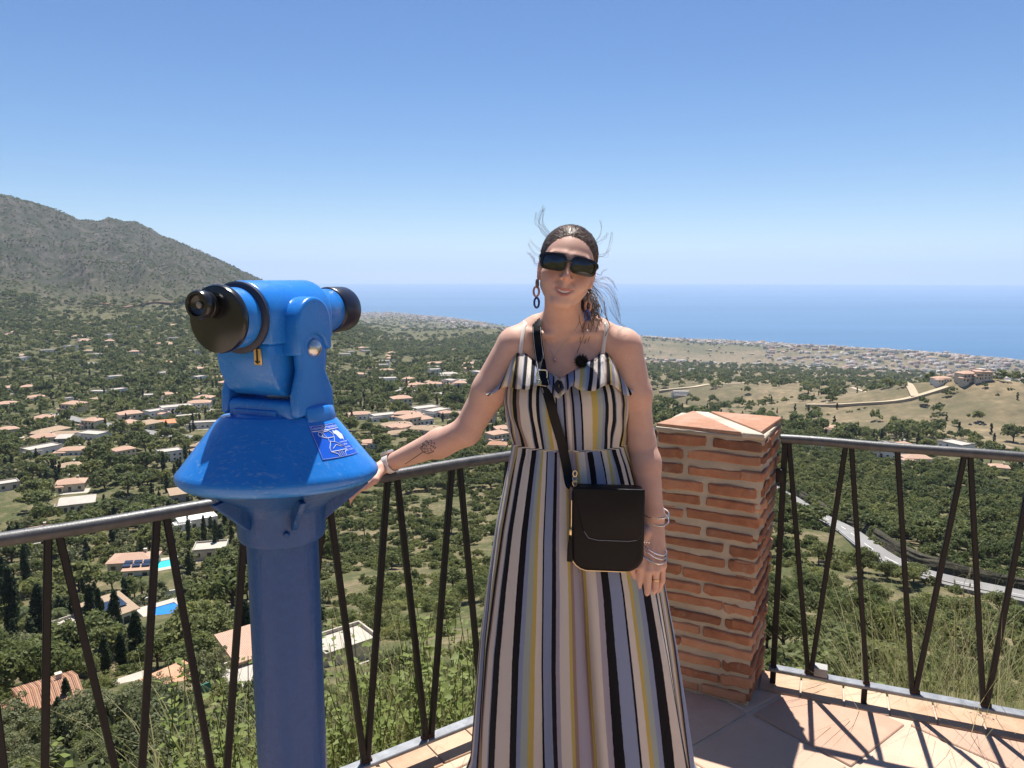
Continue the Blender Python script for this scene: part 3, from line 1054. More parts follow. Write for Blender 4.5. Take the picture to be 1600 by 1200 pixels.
# clamp lip on the hood, right of the yoke
clamp = MB()
for (r0, r1, z0, z1) in ((0.088, 0.114, zt - .012, zt + .026),):
    ring = []
    for k in range(0, 19):
        a = R(-62 + 100 * k / 18)
        e = HOODM @ Vector((math.cos(a), math.sin(a), 0))
        for (r, z) in ((r0, z0), (r1, z0), (r1 + .002, z0 + .012), (r1 - .004, z1 - .004), (r1 - .014, z1), (r0, z1 - .004)):
            ring.append(tuple(e * r + Vector((0, 0, z))))
    clamp.v = ring
    for k in range(18):
        for j in range(6):
            j2 = (j + 1) % 6
            clamp.f.append((k * 6 + j, k * 6 + j2, k * 6 + 6 + j2, k * 6 + 6 + j))
    clamp.f += [tuple(range(6))[::-1], tuple(range(108, 114))]
clamp.build('clamp_lip', M_BLUE, scope, bevel=.003, seg=2, angle=50)
hb(MB().lathe([(0.085, zt - .02), (0.086, zt + .008), (0.082, zt + .014), (0.05, zt + .014)], 56), 'turntable', M_BLUE, smooth=True)
# yoke base block
zy1 = hz_(618)
hb(MB().prism([(-.074, -.064), (.076, -.064), (.082, .0), (.076, .066), (-.074, .066), (-.080, 0)], zt + .000, zy1), 'yoke_base', M_BLUE, bevel=.012, seg=4, angle=30)
hb(MB().prism([(-.056, -.070), (.046, -.070), (.046, -.060), (-.056, -.060)], zt - .004, zt + .024), 'yoke_foot', M_BLUE, bevel=.004, seg=2, angle=30)
zp = hz_(541)                      # pivot height
arm = [(-.064, zt + .01), (.064, zt + .01), (.060, zy1 + .012), (.036, zy1 + .056)]
for k in range(0, 13):
    a = R(-10 + 200 * k / 12)
    arm.append((-.004 + .044 * math.cos(a), zp + .040 * math.sin(a)))
arm += [(-.044, zy1 + .056), (-.062, zy1 + .012)]
for sx in (-1, 1):
    hb(MB().prism(arm, sx * .081 - .010, sx * .081 + .010, M=ROTX), 'yoke_arm', M_BLUE, bevel=.008, seg=3, angle=30)
rh = 0.068


def arch(w, zlo, top=0.0):
    pts = [(-w, zlo), (w, zlo)]
    for k in range(0, 25):
        a = math.pi * k / 24
        pts.append((w * math.cos(a), AX + top + w * math.sin(a)))
    return pts


y0, y1 = -.100, .100
hb(MB().prism(arch(rh, AX - .05), y0, y1, M=ROTY), 'housing', M_BLUE, bevel=.006, seg=3, angle=30)
hb(MB().lathe([(0.067, 0), (0.067, .005), (0.062, .009), (0.054, .009)], 56, M=AXROT.transposed(), c=(0, y0 - .001, AX), cap=False), 'rear_ring', M_DARKM, smooth=True)
hb(MB().lathe([(0.055, 0), (0.056, .004), (0.056, .050), (0.054, .054), (0.0, .054)], 56, M=AXROT.transposed(), c=(0, y0 + .002, AX), cap=False), 'rear_tube', M_BLUE, smooth=True)
ye = y0 - .050
hb(MB().lathe([(0.0, -.004), (0.058, -.004), (0.0615, .0), (0.0620, .007), (0.0600, .012), (0.056, .0135), (0.0, .0145)], 64, M=AXROT.transposed(), c=(0, ye, AX), cap=False), 'eyepiece_disc', M_BLACK, smooth=True)
ex, ez = -.010, AX + .026
eye = hb(MB().lathe([(0.0200, 0), (0.0200, .008), (0.0235, .010), (0.0235, .016), (0.0215, .018), (0.0255, .021), (0.0265, .034), (0.0245, .038), (0.0195, .0385), (0.017, .033), (0.010, .030), (0.0, .029)], 40, M=AXROT.transposed(), c=(ex, ye - .010, ez), cap=False), 'eyepiece', M_BLACK, smooth=True)
hb(MB().lathe([(0.0, 0), (0.0065, .0), (0.0055, .002), (0.0, .003)], 24, M=AXROT.transposed(), c=(ex, ye - .0405, ez), cap=False), 'eye_lens', plain('lens_glass', (0.20, 0.19, 0.18), 0.08, .2, 9), eye, smooth=True)
hb(MB().lathe([(0.0465, 0), (0.0465, .088), (0.044, .093)], 56, M=AXROT, c=(0, y1 - .004, AX + .002), cap=False), 'front_tube', M_BLUE, smooth=True)
hb(MB().lathe([(0.044, 0), (0.0485, .002), (0.0505, .006), (0.0505, .058), (0.0485, .064), (0.042, .066), (0.040, .05), (0.0, .045)], 56, M=AXROT, c=(0, y1 + .078, AX + .002), cap=False), 'front_cap', plain('navy_cap', (0.012, 0.013, 0.028), .3, .2, 12), smooth=True)
# coin box below the housing, tapering to a rounded lower edge
box = []
zb = hz_(614)
for (yy, zz) in ((-.099, AX - .048), (-.1005, AX - .080), (-.094, zb + .05), (-.076, zb + .018), (-.05, zb + .003), (.05, zb + .003), (.080, zb + .03), (.088, zb + .08), (.094, AX - .048)):
    box.append((yy, zz))
hb(MB().prism(box, -.061, .061, M=ROTX), 'coin_box', M_BLUE, bevel=.006, seg=3, angle=25)
px_, pz_ = .037, AX - .072
pl = hb(MB().box((px_, -.1015, pz_), (.017, .003, .031)), 'coin_plate', M_BRASS, bevel=.001, seg=1)
hb(MB().box((px_, -.1035, pz_ + .002), (.003, .002, .024)), 'coin_slot', M_BLACK, pl)
hb(MB().tube([(px_ - .005, -.1032, pz_ - .008), (px_, -.1034, pz_ - .012), (px_ + .005, -.1032, pz_ - .008)], .0011, 6), 'arrow_mark', M_BLACK, pl)
# side cover: a thick rounded boss arching over the pivot arm
cov = [(.052, AX - .070), (.052, AX - .015)]
for k in range(1, 16):
    a = math.pi * k / 16
    cov.append((-.003 + .055 * math.cos(a), AX - .015 + .052 * math.sin(a)))
cov += [(-.058, AX - .015), (-.058, AX - .074), (-.040, AX - .074)]
for k in range(0, 13):
    a = math.pi * (12 - k) / 12
    cov.append((-.004 + .036 * math.cos(a), AX - .062 + .026 * math.sin(a)))
for sx in (-1, 1):
    lo, hi = (.056, .097) if sx > 0 else (-.097, -.056)
    hb(MB().prism(cov, lo, hi, M=ROTX), 'side_cover', M_BLUE, bevel=.011, seg=4, angle=40)
for sx in (-1, 1):
    Rx = Matrix.Rotation(R(90 * sx), 3, 'Y')
    hb(MB().lathe([(0.0185, 0), (0.0185, .003), (0.0165, .008), (0.0115, .0125), (0.005, .015), (0.0, .0152)], 32, M=Rx, c=(sx * .0895, -.004, zp), cap=False), 'pivot_cap', M_STEEL, smooth=True)

# ------------------------------------------------------------------ the sticker on the hood
def hood_pt(az, t, lift=0.0008):
    """a point of the cone: az in degrees (0 = +x, -90 towards the camera), t from 0 at the rim to 1 at the top"""
    (r0, z0), (r1, z1) = hood_prof[5], hood_prof[6]
    r = r0 + (r1 - r0) * t; z = z0 + (z1 - z0) * t
    sl = math.atan2(z1 - z0, r0 - r1)
    a = R(az)
    q = HOODM @ Vector((r * math.cos(a), r * math.sin(a), 0))
    nrm = (HOODM @ Vector((math.cos(a), math.sin(a), 0))).normalized()
    return q + nrm * lift * math.sin(sl) + Vector((0, 0, z + lift * math.cos(sl)))


M_STK = plain('sticker_blue', (0.015, 0.11, 0.62), 0.25, 0.08, 30)
M_INK = plain('sticker_white', (0.62, 0.68, 0.78), 0.4, 0.05, 30)
AZ0, AZ1, T0, T1 = -64.0, -29.0, 0.30, 0.98       # sticker field; s runs left to right, t up


def sp(s, t, lift=0.0014):
    return hood_pt(AZ0 + (AZ1 - AZ0) * s, T0 + (T1 - T0) * t, lift)


stk = MB()
NS_, NT_ = 20, 8
for i in range(NS_ + 1):
    for j in range(NT_ + 1):
        stk.v.append(tuple(sp(i / NS_, j / NT_, 0.0009)))
for i in range(NS_):
    for j in range(NT_):
        a = i * (NT_ + 1) + j
        stk.f.append((a, a + NT_ + 1, a + NT_ + 2, a + 1))
sticker = stk.build('sticker', M_STK, scope, smooth=True)


def ink(path, w, name='print_line', closed=False):
    pts = []
    for i in range(len(path) - (0 if closed else 1)):
        a, b = path[i], path[(i + 1) % len(path)]
        for k in range(4):
            pts.append(sp(a[0] + (b[0] - a[0]) * k / 4, a[1] + (b[1] - a[1]) * k / 4))
    if not closed: pts.append(sp(*path[-1]))
    return MB().tube(pts, w, 5, closed=closed)


lines = MB()
for path, w, cl in (
        ([(.02, .02), (.98, .02), (.98, .98), (.02, .98)], .0003, True),
        ([(.04, .83), (.96, .83)], .0009, False),
        # the drawn telescope: tube, body, hood, column
        ([(.16, .74), (.20, .80), (.27, .78), (.28, .70), (.22, .66), (.17, .68)], .0007, True),
        ([(.27, .78), (.52, .80), (.60, .70), (.58, .60)], .0007, False),
        ([(.22, .66), (.34, .60), (.44, .60), (.58, .60)], .0007, False),
        ([(.30, .77), (.36, .62)], .0006, False),
        ([(.38, .60), (.36, .50), (.50, .46), (.58, .60)], .0006, False),
        ([(.40, .50), (.28, .30), (.27, .20), (.72, .20), (.70, .30), (.52, .46)], .0008, False),
        ([(.27, .20), (.40, .12), (.42, .03)], .0007, False),
        ([(.72, .20), (.62, .12), (.60, .03)], .0007, False),
        ([(.36, .28), (.50, .38), (.62, .30)], .0006, False),
        ([(.46, .18), (.46, .05)], .0007, False), ([(.51, .18), (.51, .05)], .0007, False), ([(.56, .18), (.56, .05)], .0007, False)):
    l = ink(path, w, closed=cl)
    lines.add(l.v, l.f)
lines.build('print_drawing', M_INK, sticker)['kind'] = 'stuff'
# the hand with a coin, solid white
hand = [(.66, .80), (.74, .76), (.80, .79), (.88, .74), (.94, .62), (.90, .54), (.86, .46), (.82, .52), (.76, .50), (.72, .56), (.70, .66), (.64, .70)]
hm = MB()
ctr = (sum(p[0] for p in hand) / len(hand), sum(p[1] for p in hand) / len(hand))
hm.v = [tuple(sp(*p)) for p in hand] + [tuple(sp(*ctr))]
hm.f = [(i, (i + 1) % len(hand), len(hand)) for i in range(len(hand))]
hm.build('print_hand', M_INK, sticker)


def lettering(text, s0, s1, t, name):
    """a line of printed letters bent over the cone"""
    cu = bpy.data.curves.new(name, 'FONT')
    cu.body = text
    cu.size = 1.0
    cu.extrude = 0.0
    o = bpy.data.objects.new(name, cu)
    COL.objects.link(o)
    dg = bpy.context.evaluated_depsgraph_get()
    me = bpy.data.meshes.new_from_object(o.evaluated_get(dg))
    bpy.data.objects.remove(o)
    w = max(v.co.x for v in me.vertices)
    arc = R(AZ1 - AZ0) * 0.15 * (s1 - s0)
    k = arc / w
    slant = math.hypot(hood_prof[5][0] - hood_prof[6][0], hood_prof[6][1] - hood_prof[5][1]) * (T1 - T0)
    for v in me.vertices:
        v.co = sp(s0 + (s1 - s0) * v.co.x / w, t + v.co.y * k / slant, 0.0017)
    me.materials.clear()
    mesh_obj(name, me, M_INK, sticker)


lettering('Leasing@Prismaticos', .05, .96, .875, 'print_title')
for i, (tx, a, b) in enumerate((('INTRODUZCA', .64, .94), ('UNA', .72, .86), ('MONEDA', .70, .92), ('DE 1 EURO', .68, .95))):
    lettering(tx, a, b, .40 - i * .085, 'print_words')
# ================================================================== the person
BY = 2.10                 # forward distance of the body axis


# ---- signed distance helpers on a grid
class Field:
    def __init__(self, lo, hi, h):
        self.h = h
        self.lo = np.array(lo, float)
        self.n = np.ceil((np.array(hi) - self.lo) / h).astype(int) + 1
        self.F = np.full(self.n, 0.06, np.float32)

    def sub(self, lo, hi):
        a = np.clip(((np.array(lo) - self.lo) / self.h).astype(int), 0, self.n - 1)
        b = np.clip(((np.array(hi) - self.lo) / self.h).astype(int) + 2, 1, self.n)
        ax = [self.lo[k] + self.h * np.arange(a[k], b[k]) for k in range(3)]
        P = np.stack(np.meshgrid(*ax, indexing='ij'), -1).astype(np.float32)
        return tuple(slice(a[k], b[k]) for k in range(3)), P

    def comb(self, sl, d, k, mode='add'):
        A = self.F[sl]
        if mode == 'add':
            hh = np.clip(0.5 + 0.5 * (A - d) / k, 0, 1)
            self.F[sl] = A * (1 - hh) + d * hh - k * hh * (1 - hh)
        else:
            nd = -d
            hh = np.clip(0.5 - 0.5 * (A - nd) / k, 0, 1)
            self.F[sl] = A * (1 - hh) + nd * hh + k * hh * (1 - hh)

    def cone(self, a, b, ra, rb, k=0.012, mode='add', sc=None):
        a, b = np.array(a, float), np.array(b, float)
        r = max(ra, rb) + 0.045
        sl, P = self.sub(np.minimum(a, b) - r, np.maximum(a, b) + r)
        ab = b - a
        t = np.clip(((P - a) @ ab) / max(ab @ ab, 1e-9), 0, 1)
        d = np.linalg.norm(P - (a + t[..., None] * ab), axis=-1) - (ra + (rb - ra) * t)
        self.comb(sl, d.astype(np.float32), k, mode)

    def ell(self, c, r, k=0.012, mode='add', M=None):
        c, r = np.array(c, float), np.array(r, float)
        R_ = max(r) + 0.045
        sl, P = self.sub(c - R_, c + R_)
        q = P - c
        if M is not None: q = q @ np.array(M)          # to local axes
        k0 = np.linalg.norm(q / r, axis=-1)
        k1 = np.linalg.norm(q / (r * r), axis=-1)
        d = k0 * (k0 - 1.0) / np.maximum(k1, 1e-6)
        self.comb(sl, d.astype(np.float32), k, mode)

    def mesh(self, name):
        F = self.F
        nx, ny, nz = F.shape
        S = F < 0
        c = np.zeros((nx - 1, ny - 1, nz - 1), np.uint8)
        for i in (0, 1):
            for j in (0, 1):
                for k in (0, 1):
                    c += S[i:nx - 1 + i, j:ny - 1 + j, k:nz - 1 + k]
        cells = np.argwhere((c > 0) & (c < 8))
        idx = np.full(c.shape, -1, np.int32)
        idx[cells[:, 0], cells[:, 1], cells[:, 2]] = np.arange(len(cells))
        acc = np.zeros((len(cells), 3)); cnt = np.zeros(len(cells))
        corners = [(i, j, k) for i in (0, 1) for j in (0, 1) for k in (0, 1)]
        for a in corners:
            for ax in range(3):
                if a[ax]: continue
                b = list(a); b[ax] = 1
                fa = F[cells[:, 0] + a[0], cells[:, 1] + a[1], cells[:, 2] + a[2]]
                fb = F[cells[:, 0] + b[0], cells[:, 1] + b[1], cells[:, 2] + b[2]]
                x = (fa < 0) != (fb < 0)
                t = np.where(x, fa / np.where(x, fa - fb, 1), 0)
                p = np.array(a)[None] + np.zeros((len(cells), 3)); p[:, ax] = t
                acc[x] += p[x]; cnt[x] += 1
        V = (cells + acc / cnt[:, None]) * self.h + self.lo
        Q = []
        for ax in range(3):
            s0 = [slice(None)] * 3; s1 = [slice(None)] * 3
            s0[ax] = slice(0, -1); s1[ax] = slice(1, None)
            X = S[tuple(s0)] != S[tuple(s1)]
            e = np.argwhere(X)
            o1, o2 = [k for k in range(3) if k != ax]
            e = e[(e[:, o1] > 0) & (e[:, o2] > 0) & (e[:, o1] < F.shape[o1] - 1) & (e[:, o2] < F.shape[o2] - 1)]
            def g(d1, d2):
                q = e.copy(); q[:, o1] -= d1; q[:, o2] -= d2
                return idx[q[:, 0], q[:, 1], q[:, 2]]
            quad = np.stack([g(1, 1), g(0, 1), g(0, 0), g(1, 0)], 1)
            ins = S[tuple(s0)][e[:, 0], e[:, 1], e[:, 2]]
            flip = ins if ax != 1 else ~ins
            quad[~flip] = quad[~flip][:, ::-1]
            Q.append(quad)
        Q = np.concatenate(Q)
        Q = Q[(Q >= 0).all(1)]
        return from_np(name, V, Q, smooth=True), V


# ---- where the joints are
A = lambda u, v, Y: np.array(at(u, v, Y))
HC = A(886, 420, 2.045)                    # centre of the head
roll, pitch = R(10.5), R(-5.0)
HMAT = (Matrix.Rotation(roll, 3, 'Y') @ Matrix.Rotation(pitch, 3, 'X') @ Matrix.Rotation(R(-3), 3, 'Z'))
HS = 0.965                                 # overall head scale


def hp(x, y, z):
    return np.array(HMAT @ (Vector((x, y, z)) * HS)) + HC


HN = np.array(HMAT)                        # world = local @ HN.T ; local = world @ HN

sh_r, el_r, wr_r = A(806, 541, 2.11), A(729, 674, 2.15), A(606, 725, 2.285)
sh_l, el_l, wr_l = A(974, 543, 2.12), A(1001, 688, 2.10), A(1021, 803, 2.04)
neck = A(879, 522, 2.125)
# the palm and fingers of her left hand (at the right in the picture)
KN = {'index': ((1001, 886), (998, 917), (989, 939)), 'middle': ((1013, 892), (1011, 924), (1000, 942)),
      'ring': ((1025, 891), (1024, 919), (1014, 935)), 'little': ((1035, 884), (1035, 907), (1028, 924))}

fld = Field((-0.50, 1.78, -0.005), (0.52, 2.46, 1.84), 0.0033)
f = fld
# torso
ch = A(883, 590, 2.135); wa = A(891, 690, 2.12); hipc = A(893, 770, 2.12)
f.ell(A(880, 548, 2.14), (0.150, 0.070, 0.070), 0.03)
f.ell(A(882, 580, 2.135), (0.148, 0.098, 0.105), 0.03)
f.ell(A(846, 602, 2.075), (0.062, 0.055, 0.062), 0.03)
f.ell(A(921, 602, 2.075), (0.062, 0.055, 0.062), 0.03)
f.ell(A(887, 640, 2.13), (0.140, 0.092, 0.12), 0.03)
f.ell(A(891, 700, 2.12), (0.138, 0.090, 0.12), 0.03)
f.ell(A(892, 780, 2.125), (0.158, 0.115, 0.15), 0.03)
# shoulders, collar bones, neck
f.cone(A(840, 516, 2.13), sh_r + np.array([0.008, 0, 0.002]), 0.040, 0.050, 0.03)
f.cone(A(926, 516, 2.13), sh_l + np.array([-0.008, 0, 0.002]), 0.040, 0.050, 0.03)
f.cone(A(881, 500, 2.12), A(836, 520, 2.14), 0.038, 0.036, 0.035)
f.cone(A(882, 500, 2.12), A(930, 522, 2.14), 0.038, 0.036, 0.035)
f.cone(A(860, 524, 2.068), A(822, 520, 2.088), 0.008, 0.008, 0.014)
f.cone(A(893, 525, 2.068), A(938, 520, 2.092), 0.008, 0.008, 0.014)
f.cone(A(878, 528, 2.125), hp(0, 0.028, -0.055), 0.052, 0.049, 0.022)
f.cone(A(871, 526, 2.085), hp(-0.034, 0.018, -0.06), 0.009, 0.014, 0.016)
f.cone(A(883, 526, 2.085), hp(0.034, 0.018, -0.06), 0.009, 0.014, 0.016)
# right arm (left in the picture)
f.cone(sh_r, sh_r * .5 + el_r * .5 + np.array([-.004, -.004, 0]), 0.054, 0.049, 0.02)
f.cone(sh_r * .5 + el_r * .5, el_r, 0.048, 0.041, 0.02)
f.cone(el_r, el_r * .66 + wr_r * .34 + np.array([0, -.004, -.004]), 0.0405, 0.0425, 0.015)
f.cone(el_r * .68 + wr_r * .32, wr_r, 0.042, 0.0245, 0.015)
# right hand over the rail
p0 = wr_r; pk = A(560, 762, 2.235)
for q, (u1, v1, u2, v2, u3, v3) in enumerate(((572, 740, 547, 757, 533, 782), (571, 746, 545, 764, 531, 796), (570, 751, 544, 771, 530, 800), (572, 755, 549, 776, 538, 798))):
    yk = 2.20 + 0.016 * q
    f.cone(p0 + np.array([0, 0, .002]), A(u1, v1, yk + .02), 0.0185, 0.0140, 0.008)
    f.cone(A(u1, v1, yk + .02), A(u2, v2, yk), 0.0108, 0.0095, 0.005)
    f.cone(A(u2, v2, yk), A(u3, v3, yk + .012), 0.0095, 0.0078, 0.004)
f.cone(wr_r + np.array([-.01, -.010, -.004]), A(586, 750, 2.20), 0.015, 0.0115, 0.008)
f.cone(A(586, 750, 2.20), A(568, 763, 2.19), 0.0112, 0.009, 0.005)
# left arm
f.cone(sh_l, sh_l * .5 + el_l * .5 + np.array([.006, -.004, 0]), 0.053, 0.048, 0.02)
f.cone(sh_l * .5 + el_l * .5 + np.array([.004, 0, 0]), el_l, 0.047, 0.040, 0.02)
f.cone(el_l, el_l * .68 + wr_l * .32 + np.array([.004, 0, 0]), 0.040, 0.041, 0.015)
f.cone(el_l * .7 + wr_l * .3 + np.array([.004, 0, 0]), wr_l, 0.041, 0.0275, 0.015)
f.ell(wr_l + np.array([0, 0, -.004]), (0.0315, 0.024, 0.03), 0.012)
for q, (nm, ((u1, v1), (u2, v2), (u3, v3))) in enumerate(KN.items()):
    yk = (1.985, 1.982, 1.992, 2.005)[q]
    r1 = (0.0098, 0.0100, 0.0095, 0.0082)[q]
    kn, pj, tp = A(u1, v1, yk), A(u2, v2, yk + .004), A(u3, v3, yk + .022)
    f.cone(wr_l + np.array([(-.012, -.004, .005, .012)[q], -.002, -.012]), kn, 0.0175, 0.0125, 0.008)
    f.cone(kn, pj, r1 + .0012, r1, 0.004)
    f.cone(pj, pj * .35 + tp * .65, r1, r1 * .9, 0.003)
    f.cone(pj * .35 + tp * .65, tp, r1 * .9, r1 * .78, 0.003)
tb, tm, tt, te = A(1008, 832, 2.005), A(991, 862, 1.985), A(986, 888, 1.985), A(991, 907, 1.99)
f.cone(tb, tm, 0.0165, 0.0125, 0.008); f.cone(tm, tt, 0.0118, 0.0108, 0.004); f.cone(tt, te, 0.0108, 0.0085, 0.003)
# legs and feet, under the dress
for sx in (-1, 1):
    hj = np.array([hipc[0] + sx * .082, 2.13, .90]); kj = np.array([.17 + sx * .085, 2.10, .48]); aj = np.array([.18 + sx * .085, 2.14, .085])
    f.cone(hj, kj, 0.088, 0.056, 0.02); f.cone(kj, (kj + aj) / 2 + np.array([0, .012, .05]), 0.055, 0.056, 0.02); f.cone((kj + aj) / 2 + np.array([0, .01, .05]), aj, 0.055, 0.036, 0.02)
    f.cone(aj + np.array([0, .025, -.045]), aj + np.array([sx * .012, -.10, -.048]), 0.034, 0.030, 0.015); f.cone(aj + np.array([sx * .012, -.10, -.05]), aj + np.array([sx * .018, -.15, -.056]), 0.03, 0.02, 0.01)

# ---- head
k_ = 0.012
def hell(c, r, k=0.012, mode='add'):
    f.ell(hp(*c), np.array(r) * HS, k, mode, HN)
def hcone(a, b, ra, rb, k=0.008, mode='add'):
    f.cone(hp(*a), hp(*b), ra * HS, rb * HS, k, mode)
hell((0, 0.020, 0.036), (0.072, 0.090, 0.080), 0.01)
hell((0, -0.018, 0.010), (0.066, 0.070, 0.078), 0.02)
hell((0, -0.030, -0.040), (0.060, 0.054, 0.068), 0.02)
hcone((-.046, 0.0, -.052), (-.014, -.068, -.098), 0.020, 0.016, 0.016)
hcone((.046, 0.0, -.052), (.014, -.068, -.098), 0.020, 0.016, 0.016)
hell((0, -.074, -.096), (0.020, 0.016, 0.016), 0.014)
for s in (-1, 1):
    hell((s * .042, -.056, -.030), (0.026, 0.023, 0.024), 0.018)
    hell((s * .030, -.070, -.052), (0.016, 0.014, 0.020), 0.016)
    hcone((s * .012, -.083, .026), (s * .046, -.066, .024), 0.007, 0.007, 0.014)
    hell((s * .031, -.086, .004), (0.016, 0.012, 0.010), 0.010, 'sub')
    hell((s * .031, -.070, .003), (0.0125, 0.0125, 0.0115), 0.004)
    # ears
    hell((s * .073, .010, -.004), (0.010, 0.018, 0.030), 0.006)
    hell((s * .080, .004, -.002), (0.005, 0.009, 0.017), 0.004, 'sub')
    hell((s * .072, .002, -.034), (0.007, 0.008, 0.010), 0.006)
hcone((0, -.083, .022), (0, -.100, -.026), 0.0075, 0.0085, 0.009)
hell((0, -.1020, -.0320), (0.0105, 0.0092, 0.0080), 0.007)
for s in (-1, 1):
    hell((s * .0135, -.0915, -.0365), (0.0066, 0.0080, 0.0060), 0.005)
    hell((s * .0068, -.1000, -.0415), (0.0036, 0.0050, 0.0032), 0.002, 'sub')
    # fold from the nose to the corner of the smile
    hcone((s * .021, -.086, -.040), (s * .0345, -.073, -.066), 0.0030, 0.0022, 0.010, 'sub')
    hell((s * .036, -.064, -.048), (0.018, 0.016, 0.018), 0.014)
hcone((0, -.090, -.047), (0, -.086, -.058), 0.006, 0.005, 0.010)
# mouth: a smile lifting at the corners, a little open
MZ = -.0700
up_, lo_ = [], []
for k in range(13):
    t = -1 + k / 6
    up_.append((t * .0315, -.0890 + .0105 * t * t, MZ + .0046 + .0085 * t * t - .0010 * math.exp(-(t * 5) ** 2)))
    lo_.append((t * .0285, -.0875 + .0105 * t * t, MZ - .0085 + .0165 * t * t))
hell((0, -.078, MZ), (0.032, 0.013, 0.018), 0.014)
for k in range(12):
    w0, w1 = 1 - abs(-1 + k / 6) * .6, 1 - abs(-1 + (k + 1) / 6) * .6
    hcone(up_[k], up_[k + 1], .0044 * w0, .0044 * w1, 0.003)
    hcone(lo_[k], lo_[k + 1], .0056 * w0, .0056 * w1, 0.003)
for k in range(1, 11):
    a, b = (np.array(up_[k]) + np.array(lo_[k])) / 2, (np.array(up_[k + 1]) + np.array(lo_[k + 1])) / 2
    sh = np.array([0, -.0045, .0006])
    hcone(a + sh, b + sh, .0040 * (1 - abs(-1 + k / 6) * .6), .0040 * (1 - abs(-1 + (k + 1) / 6) * .6), 0.0015, 'sub')
body_me, BV = f.mesh('body')
del fld, f

# colour of the skin: lips, cheeks, brows, inner mouth
loc = ((BV - HC) @ HN) / HS
tone = np.zeros((len(BV), 4), np.float32); tone[:, 3] = 1
inface = (np.abs(loc[:, 0]) < .09) & (np.abs(loc[:, 2]) < .13) & (loc[:, 1] < -.02)
tt = np.clip(loc[:, 0] / .0315, -1.15, 1.15)
zu, zl = MZ + .0046 + .0085 * tt ** 2, MZ - .0085 + .0165 * tt ** 2
lw = np.clip(1 - np.abs(tt) * .6, .25, 1)
du = np.hypot(loc[:, 2] - zu, (loc[:, 1] - (-.0890 + .0105 * tt ** 2)) * .7) - .0044 * lw
dl = np.hypot(loc[:, 2] - zl, (loc[:, 1] - (-.0875 + .0105 * tt ** 2)) * .7) - .0056 * lw
lip = np.clip(1 - np.minimum(du, dl) / .0016, 0, 1) * inface * (np.abs(tt) < 1.08)
tone[:, 0] = lip
brow = np.zeros(len(BV))
for s in (-1, 1):
    x = loc[:, 0] * s
    zb_ = .0245 + .007 * np.clip((x - .01) / .035, 0, 1) - .012 * np.clip((x - .04) / .02, 0, 1)
    brow = np.maximum(brow, np.clip(1.4 - np.abs(loc[:, 2] - zb_) / .0028, 0, 1) * (x > .011) * (x < .055) * inface)
tone[:, 1] = brow
cheek = np.exp(-(((np.abs(loc[:, 0]) - .040) / .020) ** 2 + ((loc[:, 2] + .030) / .018) ** 2)) * inface
nosec = np.exp(-((loc[:, 0] / .014) ** 2 + ((loc[:, 2] + .034) / .014) ** 2)) * inface
tone[:, 2] = np.clip(cheek + nosec * .8, 0, 1)
a_ = body_me.attributes.new('tone', 'FLOAT_COLOR', 'POINT')
a_.data.foreach_set('color', tone.ravel())

m = NT('skin')
c = m.pos()
at_ = m.n('Attribute', attribute_name='tone')
sp_ = m.n('SeparateColor'); m.link(at_.outputs['Color'], sp_.inputs[0])
n1 = m.noise(c, 28, 4, 0.6); n2 = m.noise(c, 320, 3, 0.6)
col = m.ramp(n1, [(0.3, (0.60, 0.365, 0.275)), (0.7, (0.67, 0.425, 0.325))])
col = m.mix(m.ramp(m.noise(c, 11, 5, 0.65), [(0.42, (0, 0, 0)), (0.68, (0.30,) * 3)]), col, (0.56, 0.27, 0.20, 1))
fr_ = m.voronoi(c, 130)
col = m.mix(m.ramp(fr_, [(0.10, (0.22,) * 3), (0.22, (0, 0, 0))]), col, (0.36, 0.17, 0.10, 1))
col = m.mix(m.math('MULTIPLY', sp_.outputs[2], 0.35), col, (0.55, 0.20, 0.15, 1))
col = m.mix(m.math('MULTIPLY', sp_.outputs[0], 0.75), col, (0.42, 0.13, 0.115, 1))
col = m.mix(m.math('MULTIPLY', sp_.outputs[1], 0.8), col, (0.09, 0.05, 0.035, 1))
m.set(color=col, rough=0.55, spec=0.25, sss=0.10)
m.p.inputs['Subsurface Radius'].default_value = (0.012, 0.005, 0.003)
m.p.inputs['Subsurface Scale'].default_value = 0.6
m.bump(n2, 0.12, 0.001)
M_SKIN = m.mat

person = empty('person', (0.17, BY, 0))
tag(person, 'person in a striped maxi dress and dark sunglasses with one hand on the railing', 'person')


def child(o):
    """keep the world position while hanging a part on the person"""
    o.parent = person
    o.matrix_parent_inverse = Matrix.Translation((-0.17, -BY, 0))
    return o


body = child(mesh_obj('body', body_me, M_SKIN))
teeth = MB()
tp_ = [Vector(hp(t * .0225, -.0885 + .0090 * t * t, MZ - .0010 + .0110 * t * t)) for t in [-1 + k / 6 for k in range(13)]]
child(teeth.tube(tp_, [.0012] + [.0030] * 11 + [.0012], 8).build('teeth', plain('tooth', (.74, .68, .60), .35, .05, 50), smooth=True))
BODY_BVH = BVHTree.FromPolygons([Vector(v) for v in BV], [tuple(p.vertices) for p in body_me.polygons])

